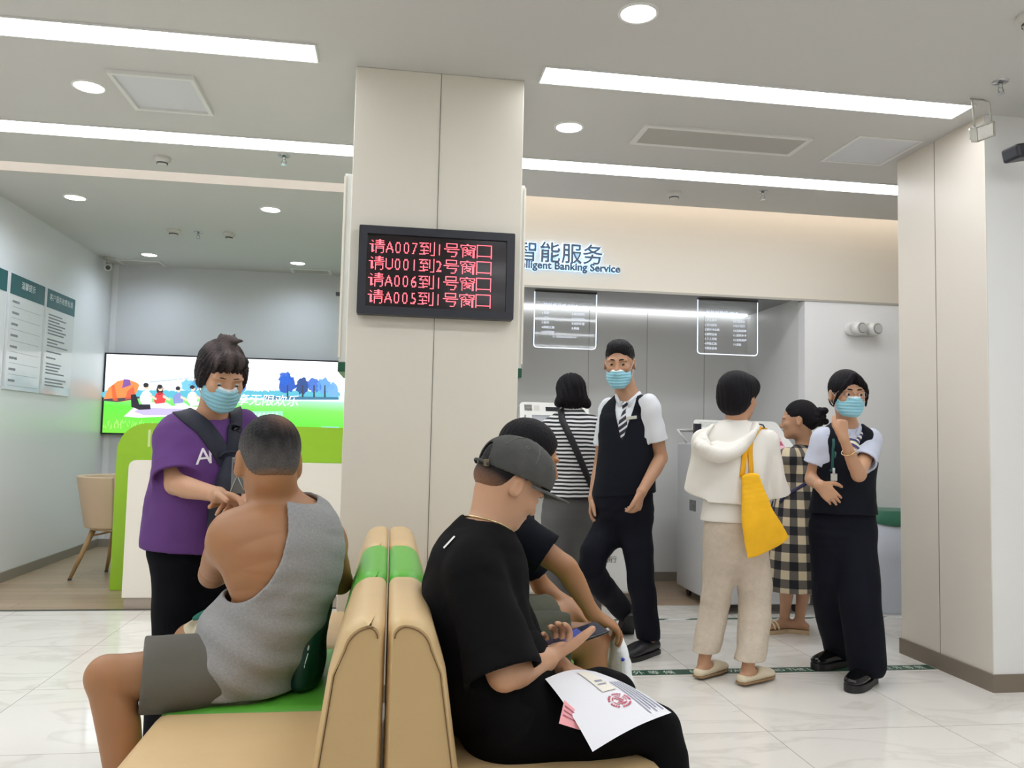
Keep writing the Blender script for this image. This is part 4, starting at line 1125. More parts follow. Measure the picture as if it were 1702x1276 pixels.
def arm(sh, el, wr, sc=1.0, fat=1.0, k=.025):
    sh, el, wr = V3(sh), V3(el), V3(wr); ua = (el-sh); fa = (wr-el)
    g = [limb([sh, sh+ua*.3, sh+ua*.65, el], [.050*fat*sc, .046*fat*sc, .041*fat*sc, .036*sc], k=k),
         loft([(*(el-ua*.04), .036*sc, .036*sc), (*(el+fa*.25), .039*fat*sc, .037*fat*sc), (*(el+fa*.6), .032*sc, .030*sc), (*wr, .026*sc, .021*sc)], (0.3, 0.6, 0.75), k=.012)]
    return g
def leg(hp, kn, an, sc=1.0, k=.03, back=(0, 0, 0)):
    hp, kn, an = V3(hp), V3(kn), V3(an); th = kn-hp; sh = an-kn; back = V3(back)*.012*sc
    return [limb([hp, hp+th*.35, hp+th*.75, kn], [.083*sc, .077*sc, .058*sc, .052*sc], k=k),
            limb([kn, kn+sh*.28+back, kn+sh*.65+back*.5, an], [.050*sc, .052*sc, .040*sc, .034*sc], k=.015)]
def foot(an, d, sc=1.0, flat=True, up=(0, 0, 1)):
    an, d, up = V3(an), nrm(d), V3(up); s_ = np.cross(d, up)
    h = an-up*.075*sc
    return [loft([(*(h-d*.045*sc+up*.028*sc), .028*sc, .026*sc), (*(h+d*.02*sc+up*.034*sc), .034*sc, .034*sc), (*(h+d*.10*sc+up*.026*sc), .042*sc, .024*sc), (*(h+d*.165*sc+up*.017*sc), .040*sc, .015*sc), (*(h+d*.19*sc+up*.015*sc), .030*sc, .012*sc)], s_, k=.03, sub=2)]
def shoe(name, an, d, sc, m, parent, off, msole=None, up=(0, 0, 1), sole=.022, low=False, vox=.0045, wid=1.0, ank=.075, high=0.0):
    """closed shoe around foot(an,d); sole bottom lies ank+... below the ankle"""
    an, d, up = V3(an), nrm(d), nrm(up); s_ = np.cross(d, up); h = an-up*ank*sc
    top = .052 if not low else .040
    w = wid; hb = an-up*.079*sc
    body = loft([(*(hb-d*.052*sc+up*top*.62*sc), .034*w*sc, top*.66*sc), (*(hb+d*.0*sc+up*top*.68*sc), .041*w*sc, top*.72*sc), (*(hb+d*.09*sc+up*.034*sc), .050*w*sc, .036*sc), (*(hb+d*.17*sc+up*.024*sc), .048*w*sc, .028*sc), (*(hb+d*.205*sc+up*.020*sc), .036*w*sc, .022*sc)], s_, k=.01, sub=3)
    gs = [body]
    if high: gs.append(limb([hb+up*.05*sc, hb+up*(.05+high)*sc], [.043*sc, .047*sc], k=.02))
    o_ = sdf(name, Shape(gs, subs=[halfball(hb-up*.004, -up)] + ([Grp([Ell(hb+up*.052*sc+d*.012*sc, (.066*sc, .036*sc, .030), np.stack([d, s_, up], 1))], .004)] if low else [])), vox, m, parent, off)
    sole = ank-.079+.010
    st = [(h-d*.075*sc, .020), (h-d*.06*sc, .034), (h-d*.0*sc, .038), (h+d*.09*sc, .047), (h+d*.17*sc, .046), (h+d*.215*sc, .030), (h+d*.232*sc, .012)]
    C_ = catmull([[*p, r*w*sc] for p, r in st], 4); b = MB(); Lf = [Vector(c[:3]+s_*c[3]*1.06) for c in C_]; Rt = [Vector(c[:3]-s_*c[3]*1.06) for c in C_][::-1]
    ring = Lf+Rt; lo_ = [b.bm.verts.new(p+Vector(up)*0.0004) for p in ring]; hi_ = [b.bm.verts.new(p+Vector(up)*(an-h-up*.069*sc).dot(up)) for p in ring]; n_ = len(ring)
    for i in range(n_): b.bm.faces.new((lo_[i], lo_[(i+1) % n_], hi_[(i+1) % n_], hi_[i]))
    b.bm.faces.new(lo_[::-1]); b.bm.faces.new(hi_)
    b.build('sole', msole or m, o_, off, bevel=0.004)
    return o_
def torso(P, N, sr, sc=1.0, width=1.0, depth=1.0, hipside=None, infl=0.0, k=.03, bend=None, chest=1.0, belly=1.0, hips=1.0, mid=None):
    """P pelvis centre, N base of the neck, sr vector to the person's right (shoulder line)"""
    P, N, sr = V3(P), V3(N), nrm(sr); hs = nrm(hipside) if hipside is not None else sr
    def at_(t):
        p = P+(N-P)*t
        if bend is not None: p = p+V3(bend)*math.sin(math.pi*t)
        return p
    def st(t, a, b):
        s_ = hs*(1-t)+sr*t; p = at_(t)
        return (*p, a*width*sc, b*depth*sc, *s_)
    rows = [st(-.10, .125*hips, .095), st(.02, .165*hips, .112), st(.22, .150*(hips+belly)/2, .108*belly), st(.42, .134*belly, .102*belly), st(.62, .150*chest, .110*chest), st(.80, .160*chest, .104*chest), st(.92, .125*chest, .080), st(1.0, .070, .062)]
    return loft(rows, sr, sub=2, k=k, infl=infl)
M_mask = None
def vc_mat(name, rough=0.6, bump=0.0, bscale=200, sheen=0.0):
    m = mat(name, (0.8, 0.8, 0.8), rough, bump=bump, bscale=bscale, spec=0.2); nt = m.node_tree; a = nt.nodes.new('ShaderNodeVertexColor'); a.layer_name = 'Col'
    nt.links.new(a.outputs[0], nt.nodes['Principled BSDF'].inputs['Base Color'])
    if sheen: nt.nodes['Principled BSDF'].inputs['Sheen Weight'].default_value = sheen
    return m
M_mask = vc_mat('mask_paper', 0.8)
def skin_mat(name, c): return mat(name, c, 0.48, sss=0.12, bump=0.06, bscale=350, var=0.05, vscale=9)
def hair_disp(hd, amp=.003, fq=70.0, seed=1, vert=True):
    R, o = hd.R.astype(F32), hd.o.astype(F32)
    def f(P):
        q = (P-o)@R; ang = np.arctan2(q[..., 0], q[..., 1]); rr = np.sqrt(q[..., 0]**2+q[..., 1]**2)
        return F32(amp)*(np.sin(ang*F32(fq*.34)+F32(3)*np.sin(q[..., 2]*F32(18)+F32(seed)))*.6+np.sin(ang*F32(fq*.8)+F32(4)*np.sin(q[..., 2]*F32(11)-F32(seed))+rr*20)*.4)*np.clip(rr*25, 0, 1)
    return f
def hair_mat(name, c, rough=0.55): return mat(name, c, rough, bump=0.6, bscale=90, bstretch=(3.0, 3.0, 0.35), var=0.2, vscale=60, spec=0.15)
def limits(hd):
    R, o, sc = hd.R.astype(F32), hd.o.astype(F32), F32(hd.s)
    return lambda P: (P-o)@R/sc

def fl(px, py, z=0.0):
    d = CF + CR*((px-851)/FPX) - CU*((py-638)/FPX); return Vector((0, 0, CAMH)) + d*((z-CAMH)/d.z)
def cuffcut(c, ax, r, L=.12):
    c, ax = V3(c).astype(F32), nrm(ax).astype(F32)
    def f(P):
        q = P-c; w = q@ax; rad = np.sqrt(np.maximum((q*q).sum(-1)-w*w, 0))
        return np.minimum(np.minimum(w, F32(r)-rad), F32(L)-w)
    return f
def lerp(a, b, t): return V3(a)+(V3(b)-V3(a))*t
from mathutils.bvhtree import BVHTree
def bvh(objs):
    vs, fs = [], []
    for o in (objs if isinstance(objs, (list, tuple)) else [objs]):
        off = V3(o.parent.location) if o.parent else V3(0, 0, 0); n0 = len(vs)
        if o.parent and o.parent.parent: off = off+V3(o.parent.parent.location)
        co = np.empty(len(o.data.vertices)*3, F32); o.data.vertices.foreach_get('co', co); co = co.reshape(-1, 3)+off
        vs.extend(map(tuple, co.tolist())); fs.extend([tuple(i+n0 for i in p.vertices) for p in o.data.polygons])
    return BVHTree.FromPolygons(vs, fs)
def onto(tree, p, d, back=.25, far=.6):
    d = Vector(nrm(d)); h = tree.ray_cast(Vector(p)-d*back, d, far)
    if h[0] is None:
        h = tree.find_nearest(Vector(p))
    return h[0], h[1]
def ribbon(name, tree, pts, d, w, th, m, parent, off, lift=.004, n=6, cyc=False, smooth_n=2):
    """flat band laid on a surface, cast along d (one direction or one per point)"""
    P_ = catmull([list(p) for p in pts], n); k = len(P_)
    Ds = catmull([list(q) for q in d], n) if np.ndim(d) == 2 else np.tile(V3(d), (k, 1))
    hit = [onto(tree, p, q) for p, q in zip(P_, Ds)]
    C_ = np.array([list(h[0]) for h in hit]); Nn = np.array([list(h[1]) for h in hit]); Nn = np.array([q if np.dot(q, -dd) > 0 else -q for q, dd in zip(Nn, Ds)])
    for _ in range(smooth_n):
        Nn[1:-1] = Nn[:-2]+Nn[1:-1]*2+Nn[2:]; Nn /= np.linalg.norm(Nn, axis=1)[:, None]
        C_[1:-1] = C_[:-2]*.25+C_[1:-1]*.5+C_[2:]*.25
    b = MB(); rings = []
    for i in range(k):
        t_ = nrm(C_[min(i+1, k-1)]-C_[max(i-1, 0)]); s_ = nrm(np.cross(t_, Nn[i])); nn = np.cross(s_, t_); nn = nn if np.dot(nn, Nn[i]) > 0 else -nn
        c = C_[i]+nn*lift; rings.append([b.bm.verts.new(c+s_*w/2*a+nn*th*e) for a, e in ((-1, 0), (-.9, 1), (.9, 1), (1, 0), (.9, -.3), (-.9, -.3))])
    for A, B in zip(rings, rings[1:]):
        for i in range(6): b.bm.faces.new((A[i], A[(i+1) % 6], B[(i+1) % 6], B[i])).smooth = True
    b.bm.faces.new(rings[0]); b.bm.faces.new(rings[-1])
    return b.build(name, m, parent, off), C_
def decal(name, tree, body, size, org, right, up, d, m, parent, off, lift=.002, width=None, step=.012):
    """lettering laid on cloth"""
    b = MB(); put_text(b, body, size, face_M(org, right, up), width=width)
    bmesh.ops.triangulate(b.bm, faces=b.bm.faces)
    for _ in range(3):
        es = [e for e in b.bm.edges if e.calc_length() > step]
        if es: bmesh.ops.subdivide_edges(b.bm, edges=es, cuts=1); bmesh.ops.triangulate(b.bm, faces=b.bm.faces)
    for v in b.bm.verts:
        h = onto(tree, v.co, d); v.co = h[0]-Vector(nrm(d))*lift
    return b.build(name, m, parent, off)
def person(loc, label):
    return empty('person', loc, label, 'person')
def top(name, m, root, P, N, sr, arms=(), infl=.014, hem=None, neck=None, th=.011, vox=.005, disp=None, col=None, extra=(), subs=(), keep=(), tor=None, yoke=.052, cuffs=True, mif=None, ksl=.03):
    """upper garment: arms = [(shoulder, elbow, fraction, r0, r1)], hem = (point, normal), neck = [(centre, radii, R)]"""
    g = [torso(P, N, sr, infl=infl, **(tor or {}))]
    sb = list(subs)
    for sh, el, fr, r0, r1 in arms:
        sh, el = V3(sh), V3(el); inner = lerp(N, sh, .45)-V3(0, 0, .012)
        g.append(limb([inner, sh], [yoke, r0*.96], k=.03, sub=1))
        if fr > 0:
            c = sh+(el-sh)*fr; ax = nrm(el-sh); e2 = c+ax*.03
            sl = loft([(*lerp(sh, c, -.20), r0*.85), (*sh, r0), (*lerp(sh, c, .5), (r0+r1)/2), (*c, r1), (*e2, r1)], (.31, .52, .79), sub=2, k=ksl)
            sl.own = [cuffcut(c, ax, .5, .6)] if cuffs else []
            g.append(sl)
    g += list(extra)
    if neck:
        for q in neck: sb.append(Grp([Ell(*q)], .006))
    if hem: sb.append(halfball(hem[0], hem[1]))
    return sdf(name, Shape(g, th=th, subs=sb, disp=disp, keep=keep), vox, m, root, root.location, col, mif=mif)
def trousers(name, m, root, P, hips, legs_, waist, infl=.0, vox=.005, disp=None, hipr=(.165, .115), sr=(1, 0, 0), col=None, extra=(), up=None, k=.045):
    """legs_ = [(points, radii, hem point, hem normal or None)]"""
    P = V3(P); u = nrm(V3(waist)-P); sb = []
    g = [loft([(*(P-u*.09), hipr[0]*.80, hipr[1]*.85), (*(P+u*.02), hipr[0], hipr[1]), (*V3(waist), hipr[0]*.88, hipr[1]*.92)], sr, sub=3, k=.04)]
    for pts, rad, hp, hn in legs_:
        g.append(limb(pts, rad, k=k))
        if hp is not None: sb.append(cuffcut(hp, hn, max(rad)+.03, .36))
    g += list(extra)
    return sdf(name, Shape(g, subs=sb, disp=disp), vox, m, root, root.location, col)
def wrinkle(a, s, seed=0, s2=None, a2=0):
    def f(P):
        r = F32(a)*ncheap(P, s, seed)
        if s2: r = r+F32(a2)*ncheap(P, s2, seed+3)
        return r
    return f
_at, _fl = at, fl
def at(px, py, Y): return V3(list(_at(px, py, Y)))
def fl(px, py, z=0.0): return V3(list(_fl(px, py, z)))
# ------------------------------------------------------------------ people
SK1 = skin_mat('skin_tan', srgb(196, 140, 108)); SK2 = skin_mat('skin_light', srgb(196, 150, 118)); SK3 = skin_mat('skin_brown', srgb(164, 116, 78))
SK4 = skin_mat('skin_warm', srgb(184, 140, 110))
HB = hair_mat('hair_black', srgb(20, 18, 22)); HG = hair_mat('hair_grey', srgb(82, 78, 78), 0.55); HBR = hair_mat('hair_dark_brown', srgb(40, 32, 32), 0.5)
NAVY = mat('navy_cloth', srgb(11, 15, 26), 0.75, spec=.2, bump=0.12, bscale=500); NAVYT = mat('navy_trouser', srgb(9, 12, 24), 0.8, spec=.2, bump=0.12, bscale=500)
PALE = mat('pale_blue_shirt', srgb(202, 208, 226), 0.7, bump=0.1, bscale=400); BLKL = mat('black_patent', srgb(16, 16, 18), 0.15); BLKM = mat('black_shoe', srgb(18, 18, 22), 0.45)
def f2r(f): return (f[1], -f[0], 0)

# ---- uniformed woman facing the camera, right
def uniformed_woman():
    root = person(fl(1410, 1128), 'woman in navy uniform vest, blue mask and lanyard, hand raised to her chin'); off = root.location
    f = nrm((-.18, -1, 0)); sr = f2r(f)
    hd = Head(at(1408, 655, 3.80), (-.14, -1, -.10), sc=1.0)
    N, P = at(1408, 716, 3.865), at(1400, 876, 3.90)
    shL, elL, wrL = at(1447, 732, 3.86), at(1427, 790, 3.68), at(1402, 728, 3.615)
    shR, elR, wrR = at(1366, 732, 3.88), at(1349, 797, 3.93), at(1362, 806, 3.72)
    hipL, knL, anL = at(1424, 890, 3.87), at(1430, 995, 3.76), fl(1441, 1137)+V3(0, 0, .10)
    hipR, knR, anR = at(1378, 890, 3.92), at(1384, 995, 3.94), fl(1398, 1106)+V3(0, 0, .10)
    dL, dR = nrm((-.80, -.60, 0)), nrm((-.93, -.35, 0))
    g = [torso(P, N, sr, .92)]+hd.skin(N, eyes=.0034, neck_r=.050)+arm(shL, elL, wrL, .92, .95)+arm(shR, elR, wrR, .92, .95)
    g += hand(wrL, (-.05, .02, 1), (.25, .9, .2), (-.8, -.3, .2), .90, curl=(75, 85, 45), spread=.02, thumb=[nrm((-.5, .1, .9)), nrm((-.1, .3, 1)), nrm((.2, .4, .9))])
    g += hand(wrR, (.72, -.05, -.65), (.3, .9, -.2), (.5, -.2, .8), .92, curl=(14, 18, 12), spread=.04)
    for h_, k_, a_, d_ in ((hipL, knL, anL, dL), (hipR, knR, anR, dR)): g += leg(h_, k_, a_, .88)+foot(a_, d_, .9)
    sdf('body', Shape(g), .0042, SK2, root, off)
    hd.eyes(root, off, (-.25, .95, -.05)); hd.brows(root, off, HB)
    q = limits(hd)
    gh = [Grp([hd.E((0, -.020, .034), (.082, .103, .093))], .01), Grp([hd.E((0, -.075, -.03), (.060, .045, .05))], .03),
          Grp([hd.E((0, .113, -.018), (.050, .062, .075))], .02, 'sub'), Grp([hd.E((0, .10, -.10), (.10, .125, .10))], .02, 'sub')]
    for s_ in (-1, 1):
        gh.append(hd.L([(s_*.006, .084, .098, .014, .010), (s_*.034, .094, .064, .015, .009), (s_*.062, .080, .022, .012, .008), (s_*.076, .052, -.02, .008, .007), (s_*.080, .036, -.058, .004, .004)], k=.012))
    sdf('hair', Shape(gh, disp=hair_disp(hd, .002, 90)), .004, HB, root, off)
    hd.mask(root, off)
    b = MB()
    for s_ in (-1, 1):
        b.tube([hd.w(s_*.032+.0235*math.cos(a), .104-.006*abs(math.cos(a))*(1 if math.cos(a)*s_ > 0 else 0), .001+.0175*math.sin(a)) for a in np.linspace(0, 2*math.pi, 20)], .0012, 6)
        b.tube([hd.w(s_*.056, .098, .004), hd.w(s_*.078, .06, .006), hd.w(s_*.083, -.005, .008)], .0012, 6)
    b.tube([hd.w(-.009, .105, .004), hd.w(.009, .105, .004)], .0012, 6); b.build('glasses', mat('thin_metal', srgb(150, 120, 110), 0.3, metal=0.8), root, off)
    # shirt, vest, trousers
    tr = dict(sc=.92)
    nb = V3(N); fz = V3(f)
    sh_ = top('shirt', PALE, root, P, N, sr, [(shL, elL, .62, .050, .064), (shR, elR, .58, .050, .062)], infl=.008, hem=(at(1400, 825, 3.9), (0, 0, -1)), neck=[(nb+V3(0, 0, .065)+fz*.02, (.062, .062, .060))], vox=.0046, disp=wrinkle(.0025, 26, 2), tor=tr, yoke=.048)
    cl = [loft([(*(nb+V3(0, 0, .0)+V3(sr)*s_*.05-fz*.02), .014, .030), (*(nb+V3(0, 0, .010)+V3(sr)*s_*.052+fz*.025), .014, .030), (*(nb+V3(0, 0, -.018)+V3(sr)*s_*.022+fz*.078), .010, .026)], sr, sub=3, k=.01) for s_ in (-1, 1)]
    sdf('collar', Shape(cl), .004, PALE, root, off)
    arms_v = [(shL, elL, 0, .050, .05), (shR, elR, 0, .050, .05)]
    vsub = [Grp([Seg(nb+fz*.10+V3(0, 0, .05), nb+fz*.10-V3(0, 0, .085), .090, .07, .010, .06, V3(sr))], .004)]
    for s_, e_ in ((shL, elL), (shR, elR)):
        ax = nrm(V3(s_)-nb); vsub.append(halfball(lerp(nb, s_, .97)-V3(0, 0, .0), ax*V3(1, 1, .25), V3(s_)-V3(0, 0, .01), .115))
    vest = top('vest', NAVY, root, P, N, sr, arms_v, infl=.017, hem=(at(1400, 853, 3.9), (0, 0, -1)), neck=[(nb+V3(0, 0, .06), (.078, .07, .06))], subs=vsub, vox=.0046, disp=wrinkle(.002, 20, 5), tor=dict(sc=.93, belly=1.08, hips=1.04), yoke=.058)
    trousers('trousers', NAVYT, root, P, None, [([hipL, knL, lerp(knL, anL, 1.0)], [.092, .098, .090], fl(1441, 1137)+V3(0, 0, .045), (0, 0, -1)), ([hipR, knR, lerp(knR, anR, 1.0)], [.092, .098, .088], fl(1398, 1106)+V3(0, 0, .05), (0, 0, -1))], at(1402, 825, 3.9), sr=sr, hipr=(.162, .118), disp=wrinkle(.004, 11, 3))
    for a_, d_ in ((anL, dL), (anR, dR)): shoe('shoe', a_, d_, .92, BLKL, root, off, BLKM, sole=.042, ank=.108, wid=1.05)
    # neck scarf, lanyard, badge, bracelet
    SCF = mat('striped_scarf', srgb(206, 196, 60), 0.6); nt = SCF.node_tree; tc = nt.nodes.new('ShaderNodeTexCoord'); wv = nt.nodes.new('ShaderNodeTexWave'); wv.inputs['Scale'].default_value = 14; wv.bands_direction = 'DIAGONAL'
    rp = nt.nodes.new('ShaderNodeValToRGB'); rp.color_ramp.interpolation = 'CONSTANT'; rp.color_ramp.elements[0].color = (*srgb(60, 58, 120), 1); rp.color_ramp.elements[1].color = (*srgb(216, 206, 80), 1); rp.color_ramp.elements[1].position = .5
    e_ = rp.color_ramp.elements.new(.8); e_.color = (*srgb(230, 230, 236), 1)
    nt.links.new(tc.outputs['Object'], wv.inputs[0]); nt.links.new(wv.outputs['Fac'], rp.inputs[0]); nt.links.new(rp.outputs[0], nt.nodes['Principled BSDF'].inputs['Base Color'])
    sc_ = [loft([(*(nb+V3(sr)*s_*.056+fz*.012+V3(0, 0, .004)), .026, .012), (*(nb+V3(sr)*s_*.046+fz*.066-V3(0, 0, .030)), .022, .010), (*(nb+V3(sr)*s_*.006+fz*.095-V3(0, 0, .065)), .018, .008)], (0, 0, 1), sub=3, k=.01) for s_ in (-1, 1)]
    sc_.append(loft([(*(nb+fz*.095-V3(0, 0, .055)+V3(sr)*.0), .022, .014), (*(nb+fz*.112-V3(0, 0, .095)+V3(sr)*.012), .034, .009), (*(nb+fz*.114-V3(0, 0, .135)+V3(sr)*.014), .010, .006)], sr, sub=3, k=.01))
    sdf('neck_scarf', Shape(sc_), .004, SCF, root, off)
    tr_ = bvh([vest]); LAN = mat('lanyard_green', srgb(24, 84, 80), 0.4)
    ln, C_ = ribbon('lanyard', tr_, [at(1383, 720, 3.7), at(1379, 745, 3.7), at(1376, 770, 3.7), at(1375, 788, 3.7)], -fz, .013, .0015, LAN, root, off)
    ribbon('lanyard', tr_, [at(1392, 722, 3.7), at(1388, 745, 3.7), at(1382, 770, 3.7), at(1377, 788, 3.7)], -fz, .010, .0015, LAN, root, off)
    c = C_[-1]+fz*.014
    MB().cyl(c+V3(0, 0, .014), c-V3(0, 0, .02), .006).build('badge_clip', mat('clip_white', srgb(210, 214, 214), 0.4), root, off)
    MB().box(c[0]-.017, c[1]-.004, c[2]-.05, c[0]+.017, c[1]+.002, c[2]-.014, .002).build('badge', mat('badge_pale', srgb(206, 210, 202), 0.35), root, off)
    w_ = lerp(wrL, elL, .35); ax = nrm(V3(elL)-V3(wrL)); u = nrm(np.cross(ax, (0, 1, .2))); v = np.cross(ax, u)
    MB().tube([w_+(u*math.cos(a)+v*math.sin(a))*.034 for a in np.linspace(0, 2*math.pi, 24)], .0025, 8).build('bracelet', mat('pale_gold', srgb(220, 190, 140), 0.25, metal=0.9), root, off)
uniformed_woman()

# ---- white hooded woman seen from behind
def hooded_woman():
    root = person(fl(1205, 1130), 'woman from behind in white cropped hoodie and beige linen trousers'); off = root.location
    f = nrm((.10, 1, 0)); sr = f2r(f)
    hd = Head(at(1228, 659, 3.85), (.80, .58, -.12), sc=1.0)
    N, P = at(1222, 716, 3.86), at(1222, 884, 3.87)
    shL, elL, wrL = at(1170, 733, 3.86), at(1156, 812, 3.93), at(1172, 800, 4.17)
    shR, elR, wrR = at(1275, 733, 3.86), at(1291, 814, 3.90), at(1290, 812, 4.15)
    hipL, knL, anL = at(1200, 892, 3.88), at(1188, 1005, 3.95), fl(1170, 1126)+V3(0, 0, .082)
    hipR, knR, anR = at(1247, 892, 3.86), at(1256, 1005, 3.88), fl(1243, 1137)+V3(0, 0, .082)
    dL, dR = nrm((.80, .60, 0)), nrm((.86, .5, 0))
    g = [torso(P, N, sr, .92)]+hd.skin(N, eyes=.004, neck_r=.050)+arm(shL, elL, wrL, .92)+arm(shR, elR, wrR, .92)
    g += hand(wrL, (.3, .9, .1), (.2, 0, -1), (.9, -.2, 0), .9)+hand(wrR, (-.3, .9, .1), (-.2, 0, -1), (-.9, -.2, 0), .9)
    for h_, k_, a_, d_ in ((hipL, knL, anL, dL), (hipR, knR, anR, dR)): g += leg(h_, k_, a_, .88, back=-f)+foot(a_, d_, .88)
    sdf('body', Shape(g), .0042, SK2, root, off); hd.eyes(root, off)
    gh = [Grp([hd.E((0, -.022, .034), (.092, .112, .094))], .01), Grp([hd.E((0, -.050, -.025), (.084, .072, .080))], .03), Grp([hd.E((0, .05, .06), (.078, .062, .060))], .03),
          Grp([hd.E((0, .125, -.050), (.10, .080, .088))], .02, 'sub')]
    sdf('hair', Shape(gh, disp=hair_disp(hd, .0022, 80, 2)), .004, HB, root, off)
    WH = mat('white_jersey', srgb(236, 232, 224), 0.85, bump=0.15, bscale=300); LIN = mat('beige_linen', srgb(206, 192, 174), 0.9, bump=0.35, bscale=160, var=0.06, vscale=40)
    z = V3(0, 0, 1)
    ex = []
    for sh, el, dx in ((shL, elL, -1), (shR, elR, 1)):
        sh, el = V3(sh), V3(el); ex.append(loft([(*sh, .046, .052), (*lerp(sh, el, .5), .052, .070), (*lerp(sh, el, 1.12), .060, .086), (*lerp(sh, el, 1.3), .06, .088)], sr, sub=3, k=.05))
    hemp = at(1222, 836, 3.86)
    cutL = [cuffcut(lerp(shL, elL, 1.06), nrm(V3(elL)-V3(shL)), .13), cuffcut(lerp(shR, elR, 1.08), nrm(V3(elR)-V3(shR)), .13)]
    def folds(P_):
        x = P_[..., 0]-F32(P[0]); zz = P_[..., 2]; w = np.clip((F32(N[2])-zz)*4, 0, 1)
        return F32(.005)*w*np.sin(x*F32(52)+F32(1.4)*np.sin(zz*F32(9)))+F32(.0022)*ncheap(P_, 22, 4)
    body = [loft([(*at(1222, 740, 3.86), .135, .105), (*at(1222, 790, 3.86), .150, .125), (*at(1218, 850, 3.86), .168, .140)], sr, sub=3, k=.05)]
    top('hoodie', WH, root, P, N, sr, [(shL, elL, 0, .052, .06), (shR, elR, 0, .052, .06)], infl=.020, hem=(hemp, (-.04, 0, -1)), neck=[(V3(N)+z*.06+f*.02, (.066, .066, .062))], vox=.005, disp=folds, tor=dict(sc=.92), extra=ex+body, subs=cutL, yoke=.052)
    hp = [at(1255, 706, 3.80), at(1250, 722, 3.76), at(1226, 748, 3.735), at(1196, 757, 3.73), at(1172, 748, 3.74), at(1166, 728, 3.79), at(1184, 708, 3.85)]
    hr = [(.014, .022), (.022, .034), (.030, .040), (.034, .044), (.030, .042), (.020, .034), (.012, .020)]
    hood = [loft([(*V3(p), a, b) for p, (a, b) in zip(hp, hr)], (0, .55, 1), sub=4, k=.01), Grp([Ell(V3(at(1208, 738, 3.765)), (.085, .040, .035))], .03), Grp([Ell(V3(at(1204, 728, 3.755)), (.055, .030, .022))], .03, 'sub')]
    sdf('hood', Shape(hood, disp=wrinkle(.003, 30, 8)), .004, WH, root, off)
    top('undershirt', WH, root, P, N, sr, infl=.020, th=.012, hem=(at(1222, 866, 3.86), (0, 0, -1)), subs=[halfball(at(1222, 829, 3.86), (0, 0, 1))], vox=.006, tor=dict(sc=.94, belly=1.06))
    trousers('trousers', LIN, root, P, None, [([hipL, knL, anL], [.088, .072, .068], V3(anL)+z*.045, (0, 0, -1)), ([hipR, knR, anR], [.090, .080, .074], V3(anR)+z*.035, (0, 0, -1))], at(1222, 840, 3.87), sr=sr, hipr=(.158, .122), disp=wrinkle(.0055, 15, 6, 34, .002))
    CRM = mat('cream_leather', srgb(226, 212, 184), 0.5)
    for a_, d_ in ((anL, dL), (anR, dR)): shoe('shoe', a_, d_, .88, CRM, root, off, mat('tan_sole', srgb(150, 120, 86), 0.6), low=True, ank=.082)
    return root
hooded = hooded_woman()

# ---- woman in the checked dress
def plaid_mat():
    m = mat('checked_cotton', (0.5, 0.5, 0.5), 0.85, bump=0.12, bscale=350); nt = m.node_tree; tc = nt.nodes.new('ShaderNodeTexCoord'); sp = nt.nodes.new('ShaderNodeSeparateXYZ'); nt.links.new(tc.outputs['Object'], sp.inputs[0])
    def M_(op, a, b=None):
        n = nt.nodes.new('ShaderNodeMath'); n.operation = op
        for i, v in enumerate((a, b)):
            if v is None: continue
            if isinstance(v, (int, float)): n.inputs[i].default_value = v
            else: nt.links.new(v, n.inputs[i])
        return n.outputs[0]
    s = .052
    ang = M_('MULTIPLY', M_('ARCTAN2', sp.outputs[0], M_('SUBTRACT', 0, sp.outputs[1])), .19)
    def band(v): return M_('LESS_THAN', M_('MODULO', M_('ADD', M_('DIVIDE', v, s*2), 40.0), 1.0), .5)
    a = M_('ADD', band(ang), band(sp.outputs[2])); r = nt.nodes.new('ShaderNodeValToRGB'); r.color_ramp.interpolation = 'CONSTANT'
    r.color_ramp.elements[0].color = (*srgb(206, 190, 160), 1); r.color_ramp.elements[0].position = 0; r.color_ramp.elements[1].color = (*srgb(98, 92, 84), 1); r.color_ramp.elements[1].position = .3
    e = r.color_ramp.elements.new(.8); e.color = (*srgb(24, 24, 30), 1)
    nt.links.new(M_('DIVIDE', a, 2.0), r.inputs[0]); nt.links.new(r.outputs[0], nt.nodes['Principled BSDF'].inputs['Base Color'])
    return m
